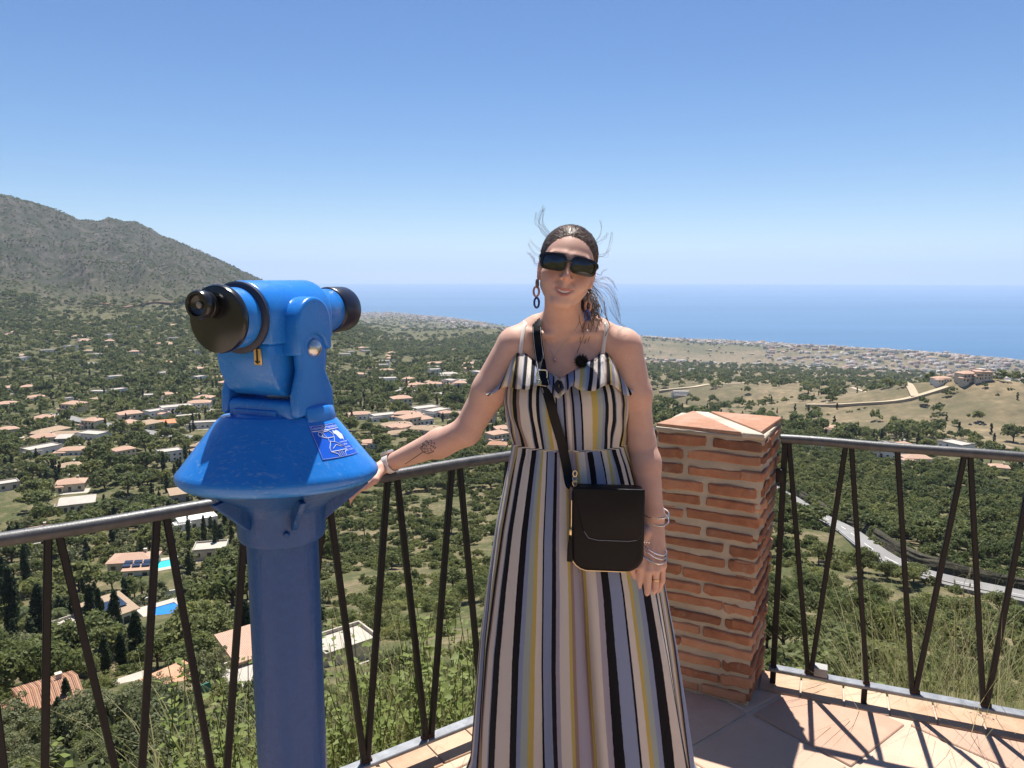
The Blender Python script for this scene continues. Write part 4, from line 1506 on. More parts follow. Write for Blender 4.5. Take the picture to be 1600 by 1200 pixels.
# ------------------------------------------------------------------ the dress
STR = [  # width, colour: from the front seam to the side
    (.030, 'lilac'), (.018, 'tan'), (.020, 'yellow'), (.050, 'cream'), (.020, 'lilac'), (.022, 'black'), (.050, 'peri'), (.012, 'black'), (.042, 'cream'), (.026, 'yellow'), (.030, 'mint'),
    (.022, 'peri'), (.036, 'black'), (.040, 'cream'), (.030, 'black'), (.010, 'peri'), (.052, 'cream'), (.014, 'tan'), (.036, 'black'), (.020, 'yellow'), (.034, 'lilac'),
    (.044, 'cream'), (.012, 'yellow'), (.010, 'tan'), (.014, 'black'), (.048, 'peri'), (.040, 'cream'), (.034, 'black'), (.040, 'cream'), (.020, 'yellow'), (.030, 'mint'), (.034, 'black')]
PAL = {'cream': (0.92, 0.86, 0.78), 'black': (0.010, 0.010, 0.016), 'peri': (0.40, 0.47, 0.66), 'yellow': (0.76, 0.62, 0.20), 'mint': (0.55, 0.62, 0.58), 'lilac': (0.56, 0.52, 0.60), 'tan': (0.48, 0.34, 0.28)}
tot = sum(w for w, _ in STR)
stops, acc = [], 0.0
for w, cn in STR:
    stops.append((acc / tot, PAL[cn])); acc += w
m = NT('striped_cloth')
uv = m.n('UVMap').outputs[0]
sx_ = m.n('SeparateXYZ'); m.link(uv, sx_.inputs[0])
q = m.math('PINGPONG', sx_.outputs[0], 1.0)
q = m.math('ADD', q, m.math('MULTIPLY', m.math('SUBTRACT', m.noise(m.coord('Object'), 60, 2, .5), 0.5), 0.003), clamp=True)
col = m.ramp(q, stops[:32], 'CONSTANT')
c = m.coord('Object')
weave = m.n('TexWave', wave_type='BANDS', bands_direction='Z'); m.link(c, weave.inputs[0]); weave.inputs['Scale'].default_value = 260
wr = m.noise(m.mapping(c, (9, 9, 3)), 1.0, 6, .6, 1.2)
m.set(color=col, rough=0.72, spec=0.25, sheen=0.15)
m.bump(m.math('ADD', m.math('MULTIPLY', weave.outputs['Fac'], .05), wr), 0.55, 0.012)
tr_ = m.n('BsdfTranslucent'); m.link(col, tr_.inputs[0])
mx_ = m.n('MixShader'); mx_.inputs[0].default_value = 0.44
m.link(m.p.outputs[0], mx_.inputs[1]); m.link(tr_.outputs[0], mx_.inputs[2]); m.link(mx_.outputs[0], m.out.inputs[0])
M_DRESS = m.mat

# silhouette rows of the dress: v, left u, right u, depth radius
ROWS = [(575, 806, 968, .100), (590, 793, 978, .118), (606, 788, 984, .132), (625, 787, 987, .135), (648, 790, 987, .126), (675, 797, 984, .112), (696, 803, 981, .102), (703, 802, 983, .106), (722, 797, 990, .115), (760, 789, 1000, .135),
        (820, 777, 1016, .160), (900, 765, 1036, .185), (1000, 753, 1054, .215), (1100, 746, 1069, .245), (1200, 741, 1084, .27)]
prof = []
for (v, ul, ur, dr) in ROWS:
    a, b = at(ul, v, BY), at(ur, v, BY)
    prof.append(((a.z + b.z) / 2, (a.x + b.x) / 2, (b.x - a.x) / 2, dr))
zl_, xl_, hl_, dl_ = prof[-1]
prof.append((0.035, xl_ + .015, hl_ * 1.16, dl_ * 1.15))
pz = np.array([p[0] for p in prof])[::-1]; pxx = np.array([p[1] for p in prof])[::-1]; ph = np.array([p[2] for p in prof])[::-1]; pd = np.array([p[3] for p in prof])[::-1]


def dress_point(th, z):
    """th from -pi to pi, 0 at the front (towards the camera)"""
    cx, hw, dr = np.interp(z, pz, pxx), np.interp(z, pz, ph), np.interp(z, pz, pd)
    waist = prof[6][0]
    below = np.clip((waist - z) / (waist - .04), 0, 1)
    fold = below ** 0.8 * (0.085 * np.sin(th * 7 + 0.9 + 1.0 * np.sin(z * 2.9)) + 0.055 * np.sin(th * 12 + 2.0 + z * 2.3) + 0.020 * np.sin(th * 21 + z * 4))
    fold = fold * (0.40 + 0.60 * np.cos(th) ** 2)
    seam = -0.045 * np.exp(-((th - 0.015 - .05 * below) / 0.055) ** 2) * np.clip((waist - z) / .35, 0, 1) * (0.35 + 0.65 * np.clip((waist - z - .25) / .3, 0, 1))
    gath = 0.022 * np.exp(-((z - waist) / .055) ** 2) * np.sin(th * 34 + 3 * np.sin(th * 5))
    wrk = 0.020 * np.clip((z - waist) / .05, 0, 1) * np.clip((1.28 - z) / .06, 0, 1) * np.sin(th * 11 + z * 40) * np.clip((np.abs(th) - .35) / .4, 0, 1)
    # folds keep the outline at the sides roughly where it is
    s = 1 + fold + gath + wrk
    bust = 0.0
    if z > waist:
        for cth in (-.62, .62):
            bust += 0.012 * math.exp(-((th - cth) / .34) ** 2) * math.exp(-((z - prof[2][0] + .01) / .06) ** 2)
        bust -= 0.016 * math.exp(-(th / .22) ** 2) * math.exp(-((z - prof[2][0]) / .07) ** 2)
    x = cx + hw * s * math.sin(th)
    y = BY + 0.02 - (dr * s + seam * 1.0 + bust) * math.cos(th)
    return x, y


def build_dress():
    zt_ = prof[0][0]
    zs = np.concatenate([np.linspace(zt_, prof[6][0], 34), np.linspace(prof[6][0] - .004, 0.035, 110)])
    nth = 300
    V, UVx = [], []
    cen = at(868, 592, BY - .12); jl = at(812, 552, BY - .06); jr = at(942, 552, BY - .06)
    for iz, z in enumerate(zs):
        for k in range(nth + 1):
            th = -math.pi + 2 * math.pi * k / nth
            # the top edge follows the neckline
            zz = z
            x, y = dress_point(th, z)
            if iz < 12 and abs(th) < 1.15:
                dip = (0.030 * math.exp(-(th / .30) ** 2))
                zz = z - dip * (1 - iz / 12)
            V.append((x, y, zz))
    V = np.array(V)
    W = nth + 1
    I, J = np.meshgrid(np.arange(len(zs) - 1), np.arange(nth), indexing='ij')
    F = np.stack([I * W + J, (I + 1) * W + J, (I + 1) * W + J + 1, I * W + J + 1], -1).reshape(-1, 4)
    me = from_np('dress', V, F, smooth=True)
    ul = me.uv_layers.new(name='UVMap')
    li = F.ravel()
    th = -math.pi + 2 * math.pi * (li % W) / nth
    zz = zs[li // W]
    shift = np.where(zz > prof[6][0], 0.11, 0.0)
    ux = (th + 0.05 * np.sin(th * 5 + 1.0) + 0.03 * np.sin(th * 11)) / (math.pi / 2) * 0.80
    uvs = np.stack([np.abs(ux) * 1.0 + shift, zz], -1).astype(np.float32)
    ul.data.foreach_set('uv', uvs.ravel())
    return me


dress = child(mesh_obj('dress', build_dress(), M_DRESS))
sol = dress.modifiers.new('thickness', 'SOLIDIFY'); sol.thickness = 0.002; sol.offset = 1
dv = [v.co.copy() for v in dress.data.vertices]
DRESS_BVH = BVHTree.FromPolygons(dv, [tuple(p.vertices) for p in dress.data.polygons])


RUF_BVH = None


def front(u, v, lift=0.006):
    """where the line of sight through (u, v) first meets the dress or the body, lifted towards the camera"""
    r = ray(u, v)
    d = r.normalized()
    o = Vector((0, 0, CAM_Z))
    best = None
    for b in (BODY_BVH, DRESS_BVH, RUF_BVH):
        if b is None: continue
        h = b.ray_cast(o, d)
        if h[0] is not None and (best is None or h[3] < best[3]): best = h
    return (best[0] - d * lift) if best else at(u, v, BY)


# waist seam
MB().tube([Vector((*[c for c in dress_point(-math.pi + 2 * math.pi * k / 90, prof[6][0])], prof[6][0])) + Vector((0, -.0, 0)) for k in range(90)], 0.0022, 5, closed=True).build('waist_seam', plain('seam_thread', (0.60, 0.53, 0.48), .8), dress)

# ruffle round the neckline
up_px = [(783, 607, .0), (789, 588, .0), (797, 567, .0), (806, 553, .0), (816, 549, .0), (829, 558, .0), (846, 573, .0), (860, 584, .0), (869, 591, .0), (879, 589, .0), (893, 581, .0), (912, 571, .0), (930, 559, .0), (941, 549, .0), (951, 553, .0), (961, 568, .0), (972, 588, .0), (980, 607, .0)]
lo_px = [(758, 610), (766, 619), (784, 610), (799, 605), (812, 604), (826, 607), (842, 606), (858, 607), (870, 619), (880, 616), (893, 606), (908, 612), (926, 606), (941, 603), (955, 604), (968, 612), (983, 617), (990, 609)]
N_ = len(up_px)
V, F, UVS = [], [], []
NW, NU = 8, 6
cols = (N_ - 1) * NU + 1
ups, los = [], []
for i in range(cols):
    t = i / NU; k = min(int(t), N_ - 2); w = t - k
    uu = up_px[k][0] * (1 - w) + up_px[k + 1][0] * w; vv = up_px[k][1] * (1 - w) + up_px[k + 1][1] * w
    lu = lo_px[k][0] * (1 - w) + lo_px[k + 1][0] * w; lv = lo_px[k][1] * (1 - w) + lo_px[k + 1][1] * w
    sidew = abs(i / (cols - 1) - .5) * 2
    pu = front(min(max(uu, 795), 972), vv, .006)
    pl_ = front(min(max(lu, 797), 975), lv, .006)
    yu = pu.y + max(0, sidew - .72) * .20
    yl = min(pl_.y, pu.y) - .036 - .020 * math.sin(i * .26 + .8) - .004 * math.sin(i * .9) + max(0, sidew - .72) * .22
    ups.append(at(uu, vv, yu)); los.append(at(lu, lv + 4.5 * math.sin(i * .26 + 1.5) + 1.0 * math.sin(i * .9), yl))
for _ in range(5):
    ups = [ups[0]] + [(ups[i - 1] + ups[i] * 2 + ups[i + 1]) / 4 for i in range(1, cols - 1)] + [ups[-1]]
    los = [los[0]] + [(los[i - 1] + los[i] * 2 + los[i + 1]) / 4 for i in range(1, cols - 1)] + [los[-1]]
for i in range(cols):
    for j in range(NW + 1):
        s = j / NW
        p = ups[i].lerp(los[i], s)
        p.y -= 0.016 * math.sin(math.pi * s) + 0.004 * math.sin(i * .7) * s
        V.append(tuple(p))
for i in range(cols - 1):
    for j in range(NW):
        F.append((i * (NW + 1) + j, i * (NW + 1) + j + 1, (i + 1) * (NW + 1) + j + 1, (i + 1) * (NW + 1) + j))
me = from_np('ruffle', np.array(V), np.array(F), smooth=True)
ul = me.uv_layers.new(name='UVMap')
li = np.array(F).ravel()
uu = (li // (NW + 1)) / (cols - 1)
ul.data.foreach_set('uv', np.stack([np.abs(uu - .5) * 1.7 + .06, li % (NW + 1)], -1).astype(np.float32).ravel())
ruf = child(mesh_obj('ruffle', me, M_DRESS))
RUF_BVH = BVHTree.FromPolygons([Vector(v) for v in V], [tuple(q) for q in F])
sol = ruf.modifiers.new('thickness', 'SOLIDIFY'); sol.thickness = 0.0022; sol.offset = 0
M_CORD = plain('strap_cloth', (0.66, 0.60, 0.55), .75)
for (pts) in ([(813, 552), (815, 535), (817, 520), (819, 510), (821, 505)], [(942, 552), (944, 535), (947, 520), (948, 510), (947, 505)]):
    P = [front(u, v, .004) for u, v in pts]
    l = P[-1]
    P += [l + Vector((0, .03, .006)), l + Vector((0, .06, .0)), l + Vector((0.0, .10, -.05)), l + Vector((0, .13, -.13))]
    child(MB().tube(P, .0052, 8, flat=(.35, (0, -1, .3))).build('dress_strap', M_CORD, smooth=True))
# knot of the ruffle at the middle
child(MB().tube([front(872, 596, .012), front(868, 604, .02), front(873, 612, .022), front(878, 606, .02), front(876, 597, .014)], [.005, .007, .007, .006, .004], 8).build('neck_tie', plain('black_cloth', (.012, .012, .018), .8), smooth=True))

# ------------------------------------------------------------------ hair
m = NT('brown_hair')
c = m.coord('Object')
st_ = m.noise(m.mapping(c, (160, 50, 160)), 1.0, 5, .6)
m.set(color=m.ramp(st_, [(0.25, (0.05, 0.031, 0.021)), (0.5, (0.14, 0.092, 0.062)), (0.75, (0.29, 0.21, 0.15))]), rough=0.42, spec=0.5)
m.bump(st_, .6, .004)
M_HAIR = m.mat
hf_ = Field(HC - np.array([.14, .16, .16]), HC + np.array([.16, .17, .16]), 0.0032)
f = hf_
hell((0, 0.024, 0.040), (0.0800, 0.0950, 0.0850), 0.006)
hell((0, 0.050, -.012), (0.0700, 0.060, 0.070), 0.02)
# open the face: forehead, temples, cheeks
f.ell(hp(0, -.100, -.030), np.array((0.077, 0.090, 0.113)) * HS, 0.008, 'sub', HN)
for s in (-1, 1):
    f.ell(hp(s * .088, -.006, -.036), np.array((0.030, 0.036, 0.040)) * HS, 0.006, 'sub', HN)
cap_me, _ = f.mesh('hair')
hair = child(mesh_obj('hair', cap_me, M_HAIR))
del hf_
# combed strands over the cap, from the hairline to the ponytail knot
rs = random.Random(9)
HAIR_BVH = BVHTree.FromPolygons([v.co.copy() for v in cap_me.vertices], [tuple(p.vertices) for p in cap_me.polygons])
str_ = MB()
knot = Vector(hp(0.012, 0.118, 0.010))
cen_ = Vector(hp(0, .024, .036))
cv = [v.co.copy() for v in cap_me.vertices]
rs.shuffle(cv)
nst = 0
for s0 in cv:
    d0 = s0 - cen_
    hl = HAIR_BVH.ray_cast(cen_, d0.normalized())
    if hl[0] is None or (hl[0] - s0).length > .004: continue
    pts = []
    L_ = rs.uniform(.04, .10)
    dirk = (knot - s0)
    n_ = 7
    jit = Vector((rs.gauss(0, 1), rs.gauss(0, 1), rs.gauss(0, 1))) * .004
    for i in range(n_):
        p = s0 + dirk.normalized() * min(L_, dirk.length) * i / (n_ - 1) + jit * (i / n_)
        d = p - cen_
        h = HAIR_BVH.ray_cast(cen_, d.normalized())
        lift_ = (.0002 + (.0024 if nst % 9 == 0 else .0010) * math.sin(math.pi * i / (n_ - 1)) * rs.random())
        if h[0] is not None: p = h[0] + d.normalized() * lift_
        pts.append(p)
    str_.tube(pts, [.0002] + [.00042] * (n_ - 2) + [.0002], 3, caps=False)
    nst += 1
    if nst > 5200: break
o = child(str_.build('combed_hair', M_HAIR, smooth=True)); o['kind'] = 'stuff'
# ponytail over the back, its curls showing at the right of the neck
pt = MB()
kz = knot
for k in range(240):
    o1 = Vector((rs.gauss(0, .010), rs.gauss(0, .008), rs.gauss(0, .008)))
    ph_ = rs.uniform(0, 6.28)
    pts = []
    base_pts = [kz, Vector(hp(.035, .120, -.035)), Vector(hp(.072, .100, -.085)), Vector(hp(.088, .085, -.135)), Vector(hp(.092, .09, -.19)), Vector(hp(.080, .105, -.26))]
    L_ = rs.uniform(.7, 1.0)
    for i in range(16):
        t = i / 15 * L_ * (len(base_pts) - 1)
        j = min(int(t), len(base_pts) - 2)
        p = base_pts[j].lerp(base_pts[j + 1], t - j)
        w = min(1, i / 5)
        pts.append(p + o1 * (1 + w) + Vector((math.sin(ph_ + i * .9), math.cos(ph_ + i * .8), math.sin(ph_ * 2 + i))) * .006 * w)
    pt.tube(pts, [.0011] * 8 + [.0009] * 8, 3, caps=False)
o = child(pt.build('ponytail', M_HAIR, smooth=True)); o['kind'] = 'stuff'
# loose strands in the wind
fly = MB()
FL = [((850, 358), (842, 345), (846, 332), (851, 322)), ((848, 360), (838, 350), (836, 340), (837, 332)), ((852, 357), (847, 347), (848, 336), (850, 325)), ((846, 362), (843, 350), (845, 335), (852, 326)),
      ((838, 398), (830, 388), (827, 380)), ((838, 410), (833, 402), (829, 398), (824, 395)), ((838, 415), (832, 404), (827, 396)), ((842, 390), (834, 380), (829, 375)),
      ((935, 380), (944, 372), (950, 364)), ((936, 400), (948, 395), (954, 380), (955, 362)), ((935, 372), (938, 358), (939, 345)), ((936, 402), (946, 400), (953, 390)),
      ((934, 440), (950, 444), (962, 460), (968, 485)), ((934, 445), (948, 455), (958, 475), (965, 500), (978, 512)), ((932, 450), (945, 462), (955, 485), (966, 505)), ((935, 435), (950, 437), (960, 443)),
      ((933, 438), (946, 434), (957, 440), (963, 452)), ((933, 455), (944, 475), (948, 500)), ((934, 460), (942, 480), (950, 502), (952, 510)), ((930, 446), (946, 450), (960, 468), (970, 495)),
      ((934, 442), (952, 452), (964, 478), (970, 505)), ((936, 430), (941, 424), (947, 420))]
for path in FL:
    for rep in range(4):
        path_ = [(path[0][0] + (888 - path[0][0]) * .28, path[0][1] + (405 - path[0][1]) * .28)] + list(path)
        P = [at(u + rs.uniform(-2.6, 2.6), v + rs.uniform(-2.6, 2.6), 2.09 + rs.uniform(-.02, .03)) for u, v in path_]
        Q = []
        for i in range(len(P) - 1):
            a0, a1, a2, a3 = P[max(i - 1, 0)], P[i], P[i + 1], P[min(i + 2, len(P) - 1)]
            for k in range(5):
                t = k / 5
                Q.append(0.5 * ((2 * a1) + (a2 - a0) * t + (2 * a0 - 5 * a1 + 4 * a2 - a3) * t * t + (3 * a1 - a0 - 3 * a2 + a3) * t ** 3))
        Q.append(P[-1])
        fly.tube(Q, .00026, 3, caps=False)
o = child(fly.build('loose_hair', M_HAIR, smooth=True)); o['kind'] = 'stuff'

# ------------------------------------------------------------------ sunglasses, earrings, necklace
M_FRAME = plain('glossy_black_frame', (0.008, 0.008, 0.009), 0.15, .2, 20, spec=.6)
m = NT('dark_lens'); m.set(color=(0.006, 0.006, 0.008), rough=0.04, spec=0.8, coat=0.5, coat_rough=0.02)
M_LENS = m.mat
hv = lambda x, y, z: Vector(hp(x, y, z))
gl = MB()


def rrect(w, h, e, n=40):
    out = []
    for k in range(n):
        a = 2 * math.pi * k / n
        cx_, sx2 = math.cos(a), math.sin(a)
        out.append((w * math.copysign(abs(cx_) ** (2 / e), cx_), h * math.copysign(abs(sx2) ** (2 / e), sx2)))
    return out


for s in (-1, 1):
    ring_o, ring_i = rrect(.0348, .0232, 3.8), rrect(.0292, .0176, 3.4)
    cx0, cz0 = s * .0405, .002

    def gpt(p, dy):
        x = cx0 + p[0]
        return hv(x, -.1025 + 2.4 * x * x + dy, cz0 + p[1] - .10 * abs(x) * (0.05))
    V = [gpt(p, -.003) for p in ring_o] + [gpt(p, -.0042) for p in ring_i] + [gpt(p, .004) for p in ring_o] + [gpt(p, .003) for p in ring_i]
    n = 40
    F = []
    for k in range(n):
        k2 = (k + 1) % n
        F += [(k, k2, n + k2, n + k), (2 * n + k2, 2 * n + k, 3 * n + k, 3 * n + k2), (k2, k, 2 * n + k, 2 * n + k2), (n + k, n + k2, 3 * n + k2, 3 * n + k)]
    gl.add(V, F)
    lens = MB()
    lens.v = [tuple(gpt(p, -.001)) for p in ring_i] + [tuple(gpt((p[0] * .5, p[1] * .5), -.003)) for p in ring_i] + [tuple(gpt((0, 0), -.0035))]
    for k in range(n):
        k2 = (k + 1) % n
        lens.f += [(k, k2, n + k2, n + k), (n + k, n + k2, 2 * n)]
    if s < 0: lensL = lens
    else: lensR = lens
    # temple arm to the ear
    x0 = s * .0765
    gl.tube([hv(x0, -.082, .012), hv(s * .0795, -.060, .012), hv(s * .0790, -.020, .011), hv(s * .0785, .018, .010), hv(s * .077, .028, -.006)], [.0065, .0055, .0042, .0040, .003], 8, flat=(.55, (s, 0, 0)))
gl.tube([hv(-.010, -.1025, .007), hv(0, -.1050, .0095), hv(.010, -.1025, .007)], .0034, 8)
glasses = child(gl.build('sunglasses', M_FRAME, smooth=True))
for ln in (lensL, lensR):
    o = ln.build('lens', M_LENS, smooth=True); o.parent = glasses
M_ACR = [plain('acrylic_tortoise', (0.20, 0.14, 0.11), .3, .4, 60), plain('acrylic_rose', (0.42, 0.22, 0.16), .3, .2, 60), plain('acrylic_navy', (0.02, 0.04, 0.20), .25, .2, 60)]
for (pts) in (((839.5, 443), (838, 455.5), (838.5, 473)), ((921, 466), (919, 478), (917.5, 493))):
    er = None
    for k, (u, v) in enumerate(pts):
        c0 = at(u, v, 2.035 + .006 * (k % 2))
        rw, rh2 = (.0048, .0105) if k == 0 else (.0075, .0130)
        turn = R(60) if k == 0 else (R(-18) if k == 1 else R(30))
        loop = [c0 + Vector((rw * math.cos(a) * math.cos(turn), rw * math.cos(a) * math.sin(turn), rh2 * math.sin(a))) for a in [2 * math.pi * i / 28 for i in range(28)]]
        o = MB().tube(loop, .0030, 8, closed=True).build('earring' if k == 0 else 'chain_link', M_ACR[k], smooth=True)
        if er is None:
            er = child(o)
        else:
            o.parent = er
M_SILV = plain('silver', (0.75, 0.73, 0.70), .22, .08, 40, metal=1.0)
nk = [front(838, 500, .002)]
for (u, v) in ((842, 512), (850, 530), (860, 548), (866, 558), (874, 548), (888, 530), (900, 514), (906, 502)):
    nk.append(front(u, v, .0022))
child(MB().tube(nk, .00055, 5).build('necklace', M_SILV))
pend = child(MB().lathe([(0, -.006), (.004, -.002), (.005, .002), (.002, .006), (0, .0065)], 10, c=front(867, 563, .004), cap=False).build('pendant', M_SILV, smooth=True))

# ------------------------------------------------------------------ watch, bangles, tattoo
def band(c, axis, rx, ry, w, th, name, mat, n=40, ref=Vector((0, 0, 1))):
    ax = Vector(axis).normalized()
    e1 = (ref - ax * ref.dot(ax)).normalized(); e2 = ax.cross(e1)
    mb = MB()
    c = Vector(c)
    for k in range(n):
        a = 2 * math.pi * k / n
        d = e1 * math.cos(a) * rx + e2 * math.sin(a) * ry
        u_ = d.normalized()
        for (q, s) in ((0, -1), (th, -1), (th, 1), (0, 1)):
            mb.v.append(tuple(c + d + u_ * q + ax * s * w / 2))
    for k in range(n):
        k2 = (k + 1) % n
        for j in range(4):
            j2 = (j + 1) % 4
            mb.f.append((k * 4 + j, k * 4 + j2, k2 * 4 + j2, k2 * 4 + j))
    return child(mb.build(name, mat, bevel=.0007, seg=2, angle=50))


axr = wr_r - el_r
M_BAND = plain('white_watch_strap', (0.72, 0.66, 0.62), .5, .05, 30)
wc = Vector(wr_r) - Vector(axr).normalized() * 0.012
watch = band(wc, axr, .0285, .0285, .024, .003, 'watch_strap', M_BAND)
axn = Vector(axr).normalized()
upn = (Vector((0, 0, 1)) - axn * axn.z).normalized()
Mw = Matrix((axn, axn.cross(upn), upn)).transposed()
wf = MB().box(wc + upn * .0335 + axn.cross(upn) * -.0, (.034, .030, .009), M=Mw).build('watch_case', plain('watch_aluminium', (0.70, 0.62, 0.57), .3, .05, 30, metal=.6), bevel=.003)
wf.parent = watch
for k in range(6):
    a = R(118 + 9 * k)
    e2_ = axn.cross(upn)
    d = (upn * math.cos(a) - e2_ * math.sin(a))
    if d.y > 0: d = (upn * math.cos(a) + e2_ * math.sin(a))
    o = MB().tube([wc + d * .0305, wc + d * .0313], .0011, 8).build('strap_hole', M_FRAME); o.parent = watch

axl = Vector(wr_l - el_l)
W0 = Vector(wr_l)


def bangle(c, tilt_x, tilt_z, rx, ry, r, name, mat=M_SILV):
    Mx = Matrix.Rotation(tilt_z, 3, 'Y') @ Matrix.Rotation(tilt_x, 3, 'X')
    loop = [Vector(c) + Mx @ Vector((rx * math.cos(a), ry * math.sin(a), 0)) for a in [2 * math.pi * i / 48 for i in range(48)]]
    return child(MB().tube(loop, r, 8, closed=True).build(name, mat, smooth=True))


bangle(at(1023, 800, 2.045), R(14), R(4), .040, .034, .0016, 'bangle')
bangle(at(1024, 808, 2.045), R(24), R(12), .039, .036, .0016, 'bangle')
bangle(at(1022, 853, 2.005), R(16), R(27), .040, .034, .0017, 'bangle')
bangle(at(1022, 858, 2.005), R(20), R(30), .040, .034, .0017, 'bangle')
bangle(at(1021, 864, 2.005), R(30), R(24), .040, .035, .0019, 'bangle')
for k in range(4):
    o = child(MB().lathe([(0, -.003), (.0028, -.0015), (.0028, .0015), (0, .003)], 10, c=at(1003 + 3.5 * k, 846 + k * .6, 1.968), cap=False).build('bead', M_SILV, smooth=True))
rg_ = (Vector(A(1024, 919, 1.996)) - Vector(A(1025, 891, 1.992))).normalized()
rc = Vector(A(1024.5, 905, 1.993))
band(rc, rg_, .0099, .0099, .003, .0008, 'ring', plain('gold', (.8, .55, .2), .25, .1, 30, metal=1.0), 24, Vector((0, 1, 0)))

tat = MB()


def ink_stroke(path, w):
    P = []
    for i in range(len(path) - 1):
        for k in range(4):
            t = k / 4
            u = path[i][0] + (path[i + 1][0] - path[i][0]) * t; v = path[i][1] + (path[i + 1][1] - path[i][1]) * t
            P.append(front(u, v, .0001))
    P.append(front(*path[-1], .0001))
    tat.tube(P, w, 4, flat=(.2, (0, -1, 0)))


ink_stroke([(633, 725), (645, 717), (654, 711), (661, 706)], .0012)
rt_ = random.Random(2)
cxr, cyr = 670, 698
for ring_, nn in ((3.0, 5), (6.0, 7), (9.0, 9)):
    for k in range(nn):
        a = 2 * math.pi * k / nn + ring_
        p1 = (cxr + ring_ * math.cos(a), cyr + ring_ * .95 * math.sin(a))
        a2 = a + 2.4 / nn * 1.6
        pm = (cxr + (ring_ + 2.2) * math.cos((a + a2) / 2), cyr + (ring_ + 2.2) * .95 * math.sin((a + a2) / 2))
        p2 = (cxr + ring_ * math.cos(a2), cyr + ring_ * .95 * math.sin(a2))
        ink_stroke([p1, pm, p2], .0011)
ink_stroke([(662, 706), (657, 700), (663, 695)], .0016); ink_stroke([(661, 706), (668, 709), (676, 706)], .0014)
tt_ = child(tat.build('tattoo', plain('tattoo_ink', (.035, .035, .045), .6, .2, 50))); tt_['kind'] = 'stuff'
tt_['label'] = 'dark rose tattoo on the forearm'

# shoes under the hem
for sx in (-1, 1):
    aj = np.array([.18 + sx * .085, 2.14, .085])
    child(MB().prism([(-.04, .06), (.04, .06), (.045, -.08), (.03, -.19), (-.02, -.19), (-.04, -.09)], 0.0, 0.014, c=(aj[0] + sx * .008, aj[1], 0)).build('sandal', plain('tan_leather', (.25, .15, .09), .6), bevel=.004))

# ------------------------------------------------------------------ microphone
mic = empty('microphone', front(908, 566, .004))
rsm = random.Random(4)
mm = MB()
mo = front(908, 566, .004)
for k in range(420):
    d = Vector((rsm.gauss(0, 1), rsm.gauss(0, 1), rsm.gauss(0, 1))).normalized()
    base_ = Vector((0, -.010, .004)) + d * .010
    tip = Vector((0, -.010, .004)) + d * rsm.uniform(.015, .021) + Vector((rsm.uniform(-1, 1), rsm.uniform(-1, 1), rsm.uniform(-1, 1))) * .004
    mm.tube([base_, base_.lerp(tip, .6) + Vector((0, 0, -.001)), tip], [.0012, .0008, .0003], 3, caps=False)
mm.lathe([(0, -.013), (.009, -.009), (.013, 0), (.009, .009), (0, .013)], 14, c=(0, -.010, .004), cap=False)
M_MIC = plain('black_fur', (.006, .006, .007), .9, .2, 30)
o = mm.build('wind_cover', M_MIC, mic)
MB().box((.009, -.006, -.018), (.030, .010, .020), M=Matrix.Rotation(R(-18), 3, 'Y')).build('clip_body', plain('black_plastic', (.012, .012, .014), .35), mic, bevel=.003)
tag(mic, 'small black furry clip microphone on the neckline of the dress', 'microphone')

# ------------------------------------------------------------------ the shoulder bag
m = NT('black_leather'); c = m.coord('Object')
gr_ = m.voronoi(c, 420); n1 = m.noise(c, 20, 4, .6)
m.set(color=m.ramp(n1, [(.3, (.003, .003, .005)), (.7, (.007, .007, .010))]), rough=m.math('ADD', .34, m.math('MULTIPLY', n1, .15)), spec=.18)
m.bump(gr_, .15, .001)
M_LEA = m.mat
M_GOLD = plain('pale_gold', (.72, .58, .36), .3, .1, 40, metal=1.0)
bc = at(949, 824, 1.945)
bag = empty('shoulder_bag', bc, R(-6))
tag(bag, 'small black leather shoulder bag with flap hanging at the hip', 'bag')


def rounded(w, h, r, n=7, tilt=0.0):
    pts = []
    for (cx, cy, a0) in ((w - r, h - r * .4, 0), (-w + r, h - r * .4, 90), (-w + r, -h + r, 180), (w - r, -h + r, 270)):
        rr = r if a0 >= 180 else r * .4
        cx = (w - rr) * (1 if cx > 0 else -1)
        for k in range(n):
            a = R(a0 + 90 * k / (n - 1))
            pts.append((cx + rr * math.cos(a), cy + rr * math.sin(a)))
    return pts


ROTB = Matrix(((1, 0, 0), (0, 0, -1), (0, 1, 0)))
MB().prism(rounded(.096, .112, .046), -.034, .034, M=ROTB).build('bag_body', M_LEA, bag, bevel=.012, seg=4, angle=40)
left = [Vector((-.0955, -.026, .080 - .145 * k / 9)) for k in range(10)] + [Vector((-.050 - .0455 * math.cos(R(a)), -.028, -.066 - .0455 * math.sin(R(a)))) for a in (10, 28, 46, 64, 80, 90)] + [Vector((-.05 + .10 * k / 5, -.028, -.1115)) for k in range(1, 6)]
MB().tube(left, .0016, 6).build('zip', M_GOLD, bag, smooth=True)
MB().box((-.097, -.036, -.004), (.006, .006, .016)).build('zip_pull', M_GOLD, bag, bevel=.001)
MB().tube([(-.098, -.036, -.012), (-.099, -.038, -.05), (-.098, -.036, -.085)], [.003, .0065, .008], 8, flat=(.4, (0, -1, 0))).build('tassel', M_LEA, bag, smooth=True)
fl = []
fo = [(-.092, .118), (.094, .118), (.090, -.004), (.078, -.022), (.055, -.026), (-.028, -.026), (-.052, -.020), (-.064, 0.0)]
MB().prism(fo, .0345, .041, M=ROTB).build('flap', M_LEA, bag, bevel=.004, seg=3, angle=30)
MB().tube([(-.066 + .004, -.0425, .002), (-.050, -.0425, -.016), (-.026, -.0425, -.0215), (.054, -.0425, -.0215), (.075, -.0425, -.018)], .0008, 5).build('flap_stitching', plain('grey_thread', (.25, .25, .27), .6), bag)
